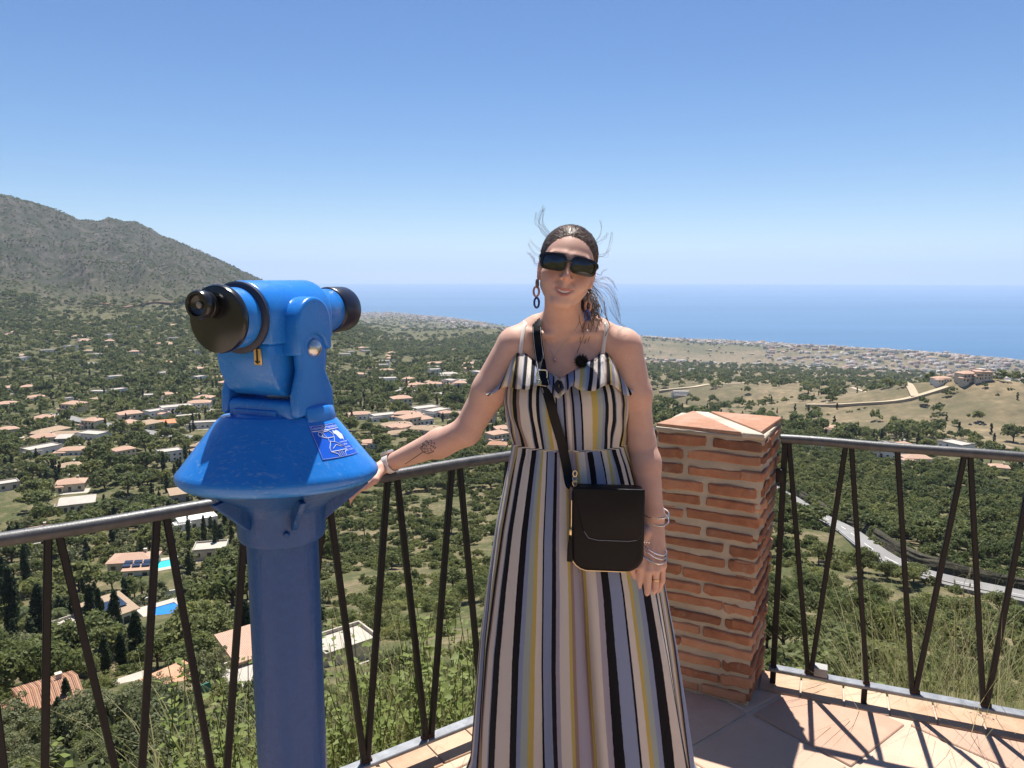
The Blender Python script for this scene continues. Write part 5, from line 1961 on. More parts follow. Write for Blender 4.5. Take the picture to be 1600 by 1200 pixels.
for k in range(3):
    MB().tube([Vector((-.088, -.004, .120 + .013 * k)) + Vector((.0055 * math.cos(a), .0055 * math.sin(a) * (k % 2), .008 * math.sin(a))) for a in [2 * math.pi * i / 18 for i in range(18)]], .0014, 6, closed=True).build('chain_link', M_GOLD, bag, smooth=True)
# strap, from the chain up across the chest and over the shoulder
inv = Matrix.Translation(-bc)
sp_px = [(889, 752), (887, 738), (884, 722), (877, 690), (868, 660), (860, 630), (853, 605), (848, 585), (844, 562), (841, 540), (839, 520), (839, 506)]
P = [at(894, 766, 1.95)] + [front(u, v, .010) for u, v in sp_px]
for i in range(1, 4): P[i].y = min(P[i].y, 2.0)
dense = []
for i in range(len(P) - 1):
    for k in range(3): dense.append(P[i].lerp(P[i + 1], k / 3))
P = dense + [P[-1]]
for _ in range(4):
    Y_ = [P[0].y] + [min((P[i - 1].y + P[i + 1].y) / 2, P[i].y) for i in range(1, len(P) - 1)] + [P[-1].y]
    for i in range(len(P)): P[i].y = Y_[i]
for p_ in P[6:]:
    dd_ = (p_ - Vector((0, 0, CAM_Z))); 
    for b_ in (BODY_BVH, DRESS_BVH, RUF_BVH):
        h_ = b_.ray_cast(Vector((0, 0, CAM_Z)), dd_.normalized())
        if h_[0] is not None and h_[3] < dd_.length + .005: p_.y = min(p_.y, h_[0].y - .006)
e = P[-1]
P += [e + Vector((.0, .03, .010)), e + Vector((0, .07, .004)), e + Vector((.01, .11, -.06)), e + Vector((.05, .14, -.22)), e + Vector((.12, .10, -.40))]
Pl = [Matrix.Rotation(R(6), 3, 'Z') @ (p - bc) for p in P]
st = MB().tube(Pl[1:], [.010] + [.0135] * (len(Pl) - 2), 10, flat=(.16, (0, -1, 0))).build('strap', M_LEA, bag, smooth=True)
for sgn in (-1, 1):
    MB().tube([p + Vector((sgn * .0105, -.0032, 0)) for p in Pl[20:36]], .0006, 4).build('strap_stitching', plain('white_thread', (.6, .6, .6), .6), st)
MB().tube([Pl[0], (Pl[0] + Pl[1]) / 2, Pl[1]], .0028, 6).build('strap_clip', M_GOLD, bag, smooth=True)
bk = Matrix.Rotation(R(6), 3, 'Z') @ (front(847, 586, .016) - bc)
MB().tube([bk + Vector((.0135 * x, 0, .0135 * y)) for x, y in rrect(1, 1, 4, 24)], .0022, 6, closed=True).build('buckle', M_SILV, bag, smooth=True)
# ================================================================== valley: roads, houses, pools
AVOID = []          # (x, y, radius): nothing grows there
ROADS = []          # polylines with half widths


def mat_wall(name, c, var=0.10):
    return plain(name, c, 0.85, var, 0.5, bump=0.15, bscale=6)


def mat_tiles(name, lo, hi):
    m = NT(name)
    c = m.coord('Object')
    rows = m.n('TexWave', wave_type='BANDS', bands_direction='X')
    m.link(c, rows.inputs[0])
    rows.inputs['Scale'].default_value = 1.5
    rows.inputs['Distortion'].default_value = 0.6
    n = m.noise(c, 2.2, 6, 0.7)
    n2 = m.noise(c, 0.35, 4, 0.6)
    col = m.ramp(n, [(0.25, lo), (0.75, hi)])
    col = m.mix(m.math('MULTIPLY', n2, 0.45), col, (0.42, 0.34, 0.26, 1))
    m.set(color=col, rough=0.9, spec=0.2)
    m.bump(rows.outputs['Fac'], 0.6, 0.12)
    return m.mat


M_WHITE = mat_wall('white_render', (0.72, 0.70, 0.66))
M_CREAM = mat_wall('cream_render', (0.60, 0.53, 0.42))
M_BEIGE = mat_wall('beige_render', (0.50, 0.41, 0.30))
M_GREYW = mat_wall('grey_wall', (0.32, 0.31, 0.30))
M_TILE = mat_tiles('terracotta_tiles', (0.33, 0.15, 0.085), (0.47, 0.25, 0.15))
M_TILE2 = mat_tiles('pale_terracotta_tiles', (0.42, 0.24, 0.17), (0.55, 0.36, 0.26))
M_TILE3 = mat_tiles('brown_tiles', (0.30, 0.20, 0.13), (0.44, 0.32, 0.21))
M_FLAT = mat_wall('flat_roof_screed', (0.40, 0.36, 0.31))
M_GLASS = plain('window_glass', (0.03, 0.035, 0.04), 0.12, 0.2, 2.0)
M_SHUT = plain('brown_shutter', (0.10, 0.055, 0.03), 0.7, 0.2, 3.0)
M_PANEL = plain('solar_panel', (0.03, 0.045, 0.08), 0.15, 0.2, 1.0)
M_ROADW = plain('pale_asphalt', (0.20, 0.195, 0.185), 0.9, 0.14, 0.12, bump=0.1, bscale=3)
M_DIRT = plain('pale_track', (0.42, 0.34, 0.23), 0.95, 0.15, 0.05)
M_PAVE = plain('pale_paving', (0.40, 0.36, 0.30), 0.85, 0.12, 0.4)
M_TERRA = plain('terracotta_paving', (0.46, 0.24, 0.14), 0.85, 0.14, 0.5)


def roof_mesh(w, d, kind, rise, over=0.5):
    mb = MB()
    a, b = w / 2 + over, d / 2 + over
    if kind == 'hip':
        r = max(a - b, 0.15 * a)
        vs = [(-a, -b, 0), (a, -b, 0), (a, b, 0), (-a, b, 0), (-r, 0, rise), (r, 0, rise)]
        fs = [(0, 1, 5, 4), (1, 2, 5), (2, 3, 4, 5), (3, 0, 4), (3, 2, 1, 0)]
        mb.add(vs, fs)
        mb.box((0, 0, -0.09), (2 * a - 0.1, 2 * b - 0.1, 0.16))
    elif kind == 'gable':
        vs = [(-a, -b, 0), (a, -b, 0), (a, b, 0), (-a, b, 0), (-a, 0, rise), (a, 0, rise)]
        mb.add(vs, [(0, 1, 5, 4), (2, 3, 4, 5), (1, 2, 5), (3, 0, 4), (3, 2, 1, 0)])
        mb.box((0, 0, -0.09), (2 * a - 0.1, 2 * b - 0.1, 0.16))
    elif kind == 'shed':
        mb.add([(-a, -b, 0), (a, -b, 0), (a, b, rise), (-a, b, rise), (-a, -b, -.18), (a, -b, -.18), (a, b, rise - .18), (-a, b, rise - .18)],
               [(0, 1, 2, 3), (7, 6, 5, 4), (0, 4, 5, 1), (1, 5, 6, 2), (2, 6, 7, 3), (3, 7, 4, 0)])
    else:
        mb.box((0, 0, 0.05), (w - .5, d - .5, 0.1))
        t = 0.25
        for (cx, cy, sx, sy) in ((0, -d / 2 + t / 2, w, t), (0, d / 2 - t / 2, w, t), (-w / 2 + t / 2, 0, t, d - 2 * t), (w / 2 - t / 2, 0, t, d - 2 * t)):
            mb.box((cx, cy, 0.3), (sx, sy, 0.62))
    return mb


_win_cache = {}


def window_mesh(w, h):
    k = (round(w, 1), round(h, 1))
    if k not in _win_cache:
        mb = MB().box((0, 0, 0), (w, 0.08, h))
        me = mb.mesh('window')
        me.materials.append(M_GLASS)
        fr = MB()
        t = 0.10
        for (cx, cz, sx, sz) in ((0, h / 2 + t / 2, w + 2 * t, t), (0, -h / 2 - t / 2, w + 2 * t, t), (-w / 2 - t / 2, 0, t, h), (w / 2 + t / 2, 0, t, h), (0, 0, 0.06, h)):
            fr.box((cx, -0.03, cz), (sx, 0.12, sz))
        mf = fr.mesh('frame')
        mf.materials.append(M_WHITE)
        _win_cache[k] = (me, mf)
    return _win_cache[k]


def villa(name, blocks, loc, rz, wins=True, frames=False, front_only=False):
    """blocks: (cx, cy, w, d, h, roof kind, rise, wall material, roof material, base z)"""
    root = empty(name, loc, rz)
    for bi, (cx, cy, w, d, h, kind, rise, mw, mr, bz) in enumerate(blocks):
        wall = MB().box((0, 0, (h - 4) / 2), (w, d, h + 4)).build('wall', mw, root)
        wall.location = (cx, cy, bz)
        rf = roof_mesh(w, d, kind, rise).build('roof', mr, root)
        rf.location = (cx, cy, bz + h + (0.18 if kind != 'flat' else 0.0))
        if bi == 0 and kind in ('hip', 'gable'):
            ch = MB().box((0, 0, 0), (0.8, 0.7, 1.3)).box((0, 0, 0.72), (1.0, 0.9, 0.12)).build('chimney', mw, rf)
            ch.location = (w * 0.24, d * 0.1, rise * 0.85 + 0.3)
        if wins:
            nfl = max(1, int(h // 2.7))
            for f in range(nfl):
                nz = bz + 1.5 + f * 2.8
                n = max(2, int(w / 3.2))
                for i in range(n):
                    x = cx - w / 2 + w * (i + 0.5) / n
                    tall = (i + f) % 3 == 1
                    me, mf = window_mesh(1.3, 2.0 if tall and f == 0 else 1.25)
                    wo = mesh_obj('window', me, None, root)
                    wo.location = (x, cy - d / 2 - 0.02, nz - (0.35 if tall and f == 0 else 0))
                    if frames:
                        mesh_obj('frame', mf, None, wo)
                n = 0 if front_only else max(1, int(d / 4.0))
                for i in range(n):
                    y = cy - d / 2 + d * (i + 0.5) / n
                    for sx in (-1, 1):
                        me, mf = window_mesh(1.1, 1.25)
                        wo = mesh_obj('window', me, None, root)
                        wo.location = (cx + sx * (w / 2 + 0.02), y, nz)
                        wo.rotation_euler = (0, 0, sx * math.pi / 2)
    return root


def place(u, v, clear=0.0):
    g = ground(u, v)
    if clear:
        AVOID.append((g.x, g.y, clear))
        if g.length < 600:
            for dv, k in ((7, .75), (15, .6)):
                q = ground(u, v + dv)
                AVOID.append((q.x, q.y, clear * k))
    return g


def faces_cam(g, turn=0.0):
    return -math.atan2(g.x, g.y) + R(turn)


def strip(name, pts, hw, mat, label, lift=0.5, thick=2.0):
    """a road or track draped along ground points"""
    P = []
    pts = [Vector(p) for p in pts]
    for i in range(len(pts) - 1):
        n = max(2, int((pts[i + 1] - pts[i]).length / 6))
        for k in range(n):
            P.append(pts[i].lerp(pts[i + 1], k / n))
    P.append(pts[-1])
    for _ in range(6):
        P = [P[0]] + [(P[i - 1] + P[i] * 2 + P[i + 1]) / 4 for i in range(1, len(P) - 1)] + [P[-1]]
    V, F = [], []
    for i, p in enumerate(P):
        t = P[min(i + 1, len(P) - 1)] - P[max(i - 1, 0)]
        nrm = Vector((t.y, -t.x, 0)).normalized()
        z = max(float(ground_z(p.x + nrm.x * s * hw, p.y + nrm.y * s * hw)) for s in (-1, 0, 1)) + lift
        l, r_ = p - nrm * hw, p + nrm * hw
        V += [(l.x, l.y, z), (r_.x, r_.y, z), (l.x, l.y, z - thick), (r_.x, r_.y, z - thick)]
        ROADS.append((p.x, p.y, hw))
    zs = [V[i * 4][2] for i in range(len(P))]
    for _ in range(8):
        zs = [zs[0]] + [(zs[i - 1] + zs[i] * 2 + zs[i + 1]) / 4 for i in range(1, len(zs) - 1)] + [zs[-1]]
    for i in range(len(P)):
        for k in range(4):
            x, y, z = V[i * 4 + k]
            V[i * 4 + k] = (x, y, zs[i] + 0.3 if k < 2 else zs[i] - thick)
    for i in range(len(P) - 1):
        a, b = i * 4, i * 4 + 4
        F += [(a, a + 1, b + 1, b), (a + 2, a, b, b + 2), (a + 1, a + 3, b + 3, b + 1)]
    me = bpy.data.meshes.new(name)
    me.from_pydata(V, [], F)
    me.update()
    o = mesh_obj(name, me, mat)
    tag(o, label, kind='structure')
    return o, [(Vector(V[i * 4]), Vector(V[i * 4 + 1])) for i in range(len(P))]


def gp(*uv):
    return [ground(u, v) for u, v in uv]


# the mountain road on the right, with its guard rail and cut bank
road_pts = gp((1150, 742), (1196, 758), (1232, 778), (1290, 815), (1345, 852), (1400, 890), (1450, 908), (1530, 925), (1620, 945), (1720, 965))
road_o, road_edge = strip('road', road_pts, 3.0, M_ROADW, 'pale asphalt mountain road on the pine slope')
lane = MB()
for i in range(0, len(road_edge) - 1, 2):
    a = (road_edge[i][0] + road_edge[i][1]) / 2
    b = (road_edge[i + 1][0] + road_edge[i + 1][1]) / 2
    lane.tube([a + Vector((0, 0, .03)), b + Vector((0, 0, .03))], 0.09, 4)
lane.build('lane_marking', M_WHITE, road_o)
gr = empty('guard_rail', road_edge[0][0])
mb = MB()
wall_side = 1 if road_edge[3][1].length < road_edge[3][0].length else 0
edge = [e[wall_side] for e in road_edge]
mb.tube([p + Vector((0, 0, 0.62)) - edge[0] + (edge[0] - road_edge[0][0]) for p in edge], 0.16, 6)
mb.build('rail', M_GREYW, gr)
for p in edge[::3]:
    MB().box(p - road_edge[0][0] + Vector((0, 0, 0.2)), (0.16, 0.16, 1.0)).build('post', M_GREYW, gr)
tag(gr, 'low grey guard rail along the valley side of the mountain road', 'guard rail')

# the cut bank behind the road
M_BANK = NT('cut_bank')
_c = M_BANK.pos()
M_BANK.set(color=M_BANK.ramp(M_BANK.noise(_c, 0.5, 7, 0.7), [(0.3, (0.03, 0.03, 0.022)), (0.5, (0.065, 0.06, 0.042)), (0.75, (0.12, 0.105, 0.075))]), rough=0.95, spec=0.1)
M_BANK.bump(M_BANK.noise(_c, 0.8, 6, 0.7), 0.9, 0.8)
far_edge = [e[1 - wall_side] for e in road_edge]
V, F = [], []
NB = 7
for i, p in enumerate(far_edge):
    o_ = (p - edge[i]); o_.z = 0; o_.normalize()
    hgt = 2.0 * (0.75 + 0.6 * float(vnoise(i * 0.23, 1.7, 5))) * min(1, i / 6)
    for k in range(NB):
        t = k / (NB - 1)
        q = p + o_ * (0.6 + t * 1.5 + 0.7 * float(vnoise(i * 0.8, k * 1.3, 9)))
        V.append((q.x, q.y, p.z - 0.3 + hgt * math.sin(t * 1.55) if k else p.z - 0.8))
    q = p + o_ * 4.2
    V.append((q.x, q.y, p.z + hgt * 0.5 - .3))
    q = p + o_ * 6.0
    V.append((q.x, q.y, float(ground_z(q.x, q.y)) - 0.5))
W = NB + 2
for i in range(len(far_edge) - 1):
    for k in range(W - 1):
        F.append((i * W + k, (i + 1) * W + k, (i + 1) * W + k + 1, i * W + k + 1))
me = bpy.data.meshes.new('cut_bank'); me.from_pydata(V, [], F); me.update()
tag(mesh_obj('cut_bank', me, M_BANK.mat), 'steep earth bank cut above the mountain road', kind='structure')

# tracks and streets
strip('street', gp((90, 648), (140, 662), (185, 668), (250, 680), (300, 686), (352, 688)), 4.5, M_ROADW, 'valley street below the white compound', 0.4)
strip('track', gp((1030, 612), (1085, 606), (1150, 600), (1230, 596), (1330, 606), (1430, 622)), 3.5, M_DIRT, 'pale dirt track winding over the dry hills', 0.8)
strip('track', gp((1260, 634), (1330, 633), (1400, 630), (1440, 618), (1480, 606)), 3.0, M_DIRT, 'lower dirt track crossing the brown hillside', 0.8)
M_RED = plain('red_earth', (0.36, 0.19, 0.12), 0.95, 0.2, 0.02)
strip('track', gp((130, 481), (180, 479), (230, 476), (290, 471), (350, 468)), 9.0, M_RED, 'red earth road cutting along the foot of the mountain', 2.5)

HIP, GAB, FLT, SHD = 'hip', 'gable', 'flat', 'shed'

# ---- the tiled house at the lower left
g = place(42, 1128, 9)
h1 = villa('tiled_house', [(3.2, 1.0, 7.5, 8.5, 3.2, GAB, 1.3, M_CREAM, M_TILE, 0), (-4.6, 0.2, 7.0, 5.0, 2.6, GAB, 1.0, M_CREAM, M_TILE, 0)], g, faces_cam(g, 6), True, True)
h1.scale = (.74, .74, .74)
tag(h1, 'cream house with ridged terracotta tile roof at the lower left, behind small cypresses', 'house')
for ch in list(h1.children):
    if ch.name.startswith('roof'):
        dx, dy, _ = ch.dimensions
        x0, x1 = min(v.co.x for v in ch.data.vertices), max(v.co.x for v in ch.data.vertices)
        bv = BVHTree.FromPolygons([v.co for v in ch.data.vertices], [p.vertices for p in ch.data.polygons])
        y0, y1 = min(v.co.y for v in ch.data.vertices), max(v.co.y for v in ch.data.vertices)
        rows = MB()
        x = x0 + 0.12
        while x < x1:
            pts = []
            for k in range(9):
                y = y0 + 0.05 + (y1 - y0 - 0.1) * k / 8
                hit = bv.ray_cast(Vector((x, y, 9)), Vector((0, 0, -1)))
                if hit[0]: pts.append(hit[0] + Vector((0, 0, 0.03)))
            if len(pts) > 2: rows.tube(pts, 0.095, 6)
            x += 0.27
        tr = rows.build('tile_rows', M_TILE, ch, smooth=True)
        tr['kind'] = 'stuff'
g2 = place(58, 1046, 4)
mb = MB()
rz = faces_cam(g2, -10)
mb.box((0, 0, 0.2), (15, 0.4, 2.6), 0)
mb.box((0, -0.05, 1.55), (15.3, 0.6, 0.18), 0)
o = mb.build('garden_wall', M_GREYW); o.location = g2; o.rotation_euler = (0, 0, rz)
tag(o, 'low grey garden wall behind the tiled roof at the lower left', 'wall')

# ---- the orange courtyard
g = place(270, 1062, 7)
o = MB().box((0, 0, 0.1), (6.4, 5.6, 1.0)).build('courtyard', M_TERRA); o.location = g; o.rotation_euler = (0, 0, faces_cam(g, 28))
tag(o, 'terracotta paved courtyard between bushes below the fence', kind='structure')
g = place(203, 1064, 4)
o = MB().box((0, 0, 0.0), (4.8, 2.2, 0.8)).build('gravel_yard', M_PAVE); o.location = g; o.rotation_euler = (0, 0, faces_cam(g, 14))
tag(o, 'small patch of white gravel beside the terracotta courtyard', kind='structure')
g = place(318, 1086, 2)
o = MB().box((0, 0, 0.6), (2.4, 0.15, 1.5)).build('green_screen', plain('green_mesh', (0.02, 0.16, 0.12), 0.8)); o.location = g; o.rotation_euler = (0, 0, faces_cam(g, 20))
tag(o, 'small dark green screen at the corner of the terracotta courtyard', 'screen')

# ---- the beige house with courts behind the telescope column
g = place(500, 1042, 16)
rz = faces_cam(g, 24)
hb = villa('courtyard_house', [(-5.5, 5.5, 9.0, 7.0, 3.2, SHD, 0.8, M_BEIGE, M_TILE2, 0), (-9.5, -1.0, 6.5, 8.0, 2.6, FLT, 0.3, M_BEIGE, M_FLAT, 0),
                               (4.2, 1.5, 8.0, 6.0, 1.8, FLT, 0.3, M_CREAM, M_PAVE, 0), (3.2, -6.5, 13.0, 6.0, 0.6, FLT, 0.3, M_CREAM, M_PAVE, -0.6)], g, rz, False)
me, mf = window_mesh(1.3, 1.25)
for (x, y, z) in ((-2.0, 1.95, 1.7), (-4.6, 1.95, 1.7), (-8.0, -5.02, 1.4), (-10.6, -5.02, 1.4)):
    w_ = mesh_obj('window', me, None, hb); w_.location = (x, y, z); mesh_obj('frame', mf, None, w_)
tag(hb, 'beige house with pink tiled roof and walled courts, behind the blue column', 'house')

# ---- villas with pools
def pool(u, v, w, d, col, label, rot=0):
    g = place(u, v, max(w, d) * 0.9)
    for dv in (20, 28, 38):
        q = ground(u, v + dv)
        AVOID.append((q.x, q.y, 4.5))
    p = empty('swimming_pool', g + Vector((0, 0, 0.6)), faces_cam(g, rot))
    c = MB()
    for (cx, cy, sx, sy) in ((0, -d / 2 - 1.2, w + 4.8, 2.4), (0, d / 2 + 1.2, w + 4.8, 2.4), (-w / 2 - 1.2, 0, 2.4, d), (w / 2 + 1.2, 0, 2.4, d)):
        c.box((cx, cy, -1.4), (sx, sy, 3.0))
    c.build('terrace', M_PAVE, p)
    MB().box((0, 0, -1.0), (w, d, 1.9)).build('water', plain(label.split()[0] + '_water', col, 0.08, 0.1, 0.4), p)
    tag(p, label, 'pool')
    return p


pool(262, 958, 5.5, 7.0, (0.03, 0.20, 0.62), 'blue swimming pool behind the curved white garden wall', 18)
pool(258, 884, 5.0, 6.0, (0.05, 0.50, 0.55), 'turquoise swimming pool beside the villa with roof panels', 8)
g = place(265, 940, 3)
cw = MB()
arc = [Vector((-9 + 18 * k / 14, 4.0 * math.sin(math.pi * k / 14), 0)) for k in range(15)]
for k in range(14):
    a, b = arc[k], arc[k + 1]
    cw.box((a + b) / 2 + Vector((0, 0, .6)), ((b - a).length + .05, 0.3, 1.5), math.atan2(b.y - a.y, b.x - a.x))
o = cw.build('garden_wall', M_WHITE); o.location = g; o.rotation_euler = (0, 0, faces_cam(g, 10))
tag(o, 'curved white garden wall around the blue pool', 'wall')

g = place(168, 976, 11)
v1 = villa('villa', [(0, 0, 9, 8, 3.0, SHD, 1.6, M_WHITE, M_TILE3, 0), (-6.5, 1, 5.5, 6, 2.6, FLT, 0, M_WHITE, M_FLAT, 0)], g, faces_cam(g, 24))
for k in range(3):
    MB().box((-2.6 + k * 2.5, -0.3, 4.25), (2.2, 3.4, 0.1), M=Matrix.Rotation(R(10), 3, 'X')).build('solar_panel', M_PANEL, v1)
tag(v1, 'white villa with three roof panels behind a row of tall cypresses', 'house')
g = place(206, 892, 12)
v2 = villa('villa', [(0, 3, 13, 8, 3.0, HIP, 1.5, M_CREAM, M_TILE2, 0), (3.5, -3.6, 8, 5.0, 2.8, SHD, 0.8, M_WHITE, M_TILE2, -0.5)], g, faces_cam(g, -18))
for k in range(6):
    MB().box((-0.1 + (k % 3) * 2.7, -3.9 + (k // 3) * 2.1, 3.35 + (k // 3) * 0.28), (2.3, 1.4, 0.1), M=Matrix.Rotation(R(12), 3, 'X')).build('solar_panel', M_PANEL, v2)
tag(v2, 'cream villa with rows of dark roof panels beside the turquoise pool', 'house')

# ---- other villas one can pick out: u, v of the base, width m, depth m, height, kind, wall, roof, turn, label
LIST = [
    (13, 614, 13, 9, 5.4, HIP, M_WHITE, M_TILE2, 10, 'upper white villa with pink roof at the left edge of the valley'),
    (12, 640, 16, 11, 5.4, HIP, M_WHITE, M_TILE2, -8, 'lower white villa with pink roof at the left edge of the valley'),
    (13, 684, 12, 9, 6.0, HIP, M_GREYW, M_TILE2, 15, 'grey two storey house with pink roof near the left edge'),
    (70, 690, 17, 9, 3.2, HIP, M_CREAM, M_TILE2, -12, 'low villa with pale pink roof left of a large dark tree'),
    (101, 692, 8, 7, 3.2, SHD, M_GREYW, M_FLAT, -20, 'small grey roofed house beside the low pink villa'),
    (108, 634, 7, 7, 7.0, FLT, M_WHITE, M_FLAT, 20, 'narrow white tower house among the trees'),
    (109, 737, 11, 8, 3.2, HIP, M_WHITE, M_TILE3, 12, 'white villa with brown hip roof between cypresses'),
    (112, 765, 12, 9, 3.4, HIP, M_CREAM, M_TILE2, -10, 'villa with pink tile roof just below the brown roofed villa'),
    (122, 796, 13, 7, 3.0, SHD, M_CREAM, M_FLAT, -6, 'long cream house with flat pale roof above the left railing'),
    (12, 764, 9, 8, 3.0, FLT, M_CREAM, M_FLAT, 8, 'cream flat roofed house cut by the left edge'),
    (283, 782, 9, 7, 3.4, SHD, M_GREYW, M_TILE3, 8, 'grey walled house with brown roof left of the blue hood'),
    (307, 822, 14, 9, 3.2, FLT, M_WHITE, M_WHITE, 12, 'white flat roofed house just above the rail beside the telescope'),
    (330, 868, 10, 8, 2.8, FLT, M_CREAM, M_PAVE, -8, 'cream terrace house behind thin dark cypresses under the hood'),
    (60, 842, 10, 7, 3.0, HIP, M_CREAM, M_TILE2, 0, 'villa with pink roof seen just under the left railing'),
    (276, 646, 24, 14, 6.0, FLT, M_WHITE, M_FLAT, 10, 'large white flat roofed compound in the valley'),
    (312, 640, 18, 11, 6.2, HIP, M_WHITE, M_TILE2, -6, 'white villa with pink roof at the right of the compound'),
    (258, 668, 14, 8, 3.2, SHD, M_WHITE, plain('orange_tiles', (0.52, 0.20, 0.09), 0.9, 0.2, 1.0), 6, 'low building with bright orange roof beside the valley street'),
    (322, 668, 20, 9, 4.0, FLT, M_WHITE, M_FLAT, -8, 'white terrace building beside the valley street'),
    (258, 622, 15, 10, 3.6, HIP, M_CREAM, M_TILE2, 14, 'left one of two pink roofed villas above the white compound'),
    (290, 621, 17, 11, 4.2, HIP, M_CREAM, M_TILE2, -12, 'right one of two pink roofed villas above the white compound'),
    (262, 586, 22, 11, 3.6, FLT, M_WHITE, M_FLAT, 30, 'white terraced building stepping up the slope left of the telescope'),
    (562, 655, 16, 9, 4.0, HIP, M_WHITE, M_TILE2, 6, 'white villa with pink roof right of the telescope hood'),
    (637, 655, 18, 10, 4.2, HIP, M_WHITE, M_TILE2, -8, 'long white villa with pink roof beyond the forearm'),
    (697, 653, 9, 8, 4.0, HIP, M_CREAM, M_TILE2, 20, 'small pink roofed villa above the elbow'),
    (668, 676, 18, 9, 3.0, HIP, M_CREAM, M_TILE3, -5, 'wide villa with brown roof behind the forearm'),
    (786, 684, 10, 9, 6.2, HIP, M_CREAM, M_TILE2, 15, 'two storey cream villa between arm and striped dress'),
    (778, 702, 11, 8, 3.0, HIP, M_WHITE, M_TILE, -10, 'white villa with orange roof just above the rail by the dress'),
    (606, 600, 20, 13, 7.0, FLT, M_WHITE, M_FLAT, 8, 'tall white villa among the pines right of the telescope'),
    (632, 618, 18, 11, 4.0, HIP, M_CREAM, M_FLAT, -14, 'pale villa with grey roof below the tall white villa'),
    (651, 607, 16, 10, 4.0, HIP, M_CREAM, M_TILE2, 10, 'pink roofed villa right of the pale grey roofed villa'),
    (512, 604, 13, 10, 4.4, FLT, M_WHITE, M_FLAT, 25, 'small white house right behind the telescope yoke'),
    (681, 572, 26, 14, 5.0, HIP, M_CREAM, M_TILE2, -6, 'far pink roofed villa left of the shoulder'),
    (701, 590, 22, 12, 5.0, HIP, M_WHITE, M_FLAT, 12, 'white villa with pale roof left of the upper arm'),
    (728, 600, 20, 11, 4.0, FLT, M_CREAM, M_FLAT, -10, 'cream flat roofed house touching the upper arm'),
    (735, 574, 20, 12, 6.0, HIP, M_CREAM, M_TILE2, 5, 'pink villa with a dark tree on its left near the shoulder'),
    (1312, 676, 17, 9, 3.6, HIP, M_WHITE, M_TILE2, -6, 'long white villa with pink roof above the right railing'),
    (1290, 672, 8, 7, 3.2, HIP, M_WHITE, M_TILE2, 16, 'pink roofed annexe left of the long villa on the right'),
    (1280, 702, 12, 7, 3.0, FLT, M_WHITE, M_WHITE, 4, 'white flat roofed house under the right handrail'),
    (1560, 738, 9, 7, 3.0, HIP, M_CREAM, M_TILE2, 8, 'small villa among pines near the right edge'),
    (1064, 616, 22, 10, 4.0, FLT, M_WHITE, M_FLAT, 8, 'white house cluster beyond the brick pillar'),
]
for (u, v, w, d, h, kind, mw, mr, turn, lab) in LIST:
    g = place(u, v, max(w, d) * 0.62)
    bl = [(0, 0, w, d, h, kind, min(d * 0.2, 1.9), mw, mr, 0.3)]
    if w > 11:
        bl.append((-w * 0.42, -d * 0.38, w * 0.42, d * 0.5, max(2.6, h * 0.6), kind if kind != SHD else FLT, min(d * 0.14, 1.3), mw, mr, 0.3))
    t = villa('villa', bl, g, faces_cam(g, turn), g.length < 900)
    tag(t, lab, 'house')
    o = MB().box((0, 0, -1.6), (w * 1.15, d * 0.9, 3.6)).build('terrace', M_PAVE, t)
    o.location = (w * 0.1, -d * 0.55, 0.0)

# ---- scattered villas farther off: copies of a few kinds
PROTO = []
for k, (w, d, h, kind, mw, mr) in enumerate(((16, 10, 3.6, HIP, M_WHITE, M_TILE2), (13, 10, 6.0, HIP, M_CREAM, M_TILE2), (18, 11, 4.0, FLT, M_WHITE, M_FLAT),
                                              (20, 9, 3.4, HIP, M_CREAM, M_TILE3), (14, 11, 6.4, FLT, M_WHITE, M_FLAT))):
    p = villa('villa', [(0, 0, w, d, h, kind, 1.8, mw, mr, 0), (-w * .4, -d * .4, w * .45, d * .5, 2.8, kind, 1.0, mw, mr, 0)], (0, 0, 0), 0, True, False, True)
    PROTO.append(p)
rs = random.Random(21)
zones = [((300, 800), (545, 605), 72, 'villa scattered over the green mid valley between telescope and arm', 'mid valley villas'),
         ((0, 285), (500, 575), 34, 'small villa on the wooded slope below the mountain', 'villas below the mountain'),
         ((985, 1600), (548, 600), 34, 'villa on the brown land before the coastal town', 'villas before the coastal town'),
         ((20, 340), (585, 720), 30, 'small villa among the trees of the left valley', 'villas of the left valley'),
         ((560, 790), (595, 700), 24, 'small villa between the trees beyond the raised arm', 'villas beyond the arm'),
         ((1380, 1600), (690, 730), 6, 'small white house among pines beyond the right railing', 'houses in the right hand pines')]
first = [True] * 5
for (ur, vr, n, lab, grp) in zones:
    for _ in range(n):
        g = place(rs.uniform(*ur), rs.uniform(*vr), 11)
        k = rs.randrange(5)
        if first[k]:
            o = PROTO[k]; first[k] = False
        else:
            o = copy_tree(PROTO[k])
        o.location = g
        s = rs.uniform(0.8, 1.25)
        o.scale = (s, s, s)
        o.rotation_euler = (0, 0, faces_cam(g, rs.uniform(-50, 50)))
        look = ('low white pink roofed villa', 'tall cream pink roofed villa', 'low white flat roofed villa', 'long cream brown roofed villa', 'tall white flat roofed villa')[k]
        tag(o, look + ' ' + whereabouts(g), 'house', look + 's ' + whereabouts(g))

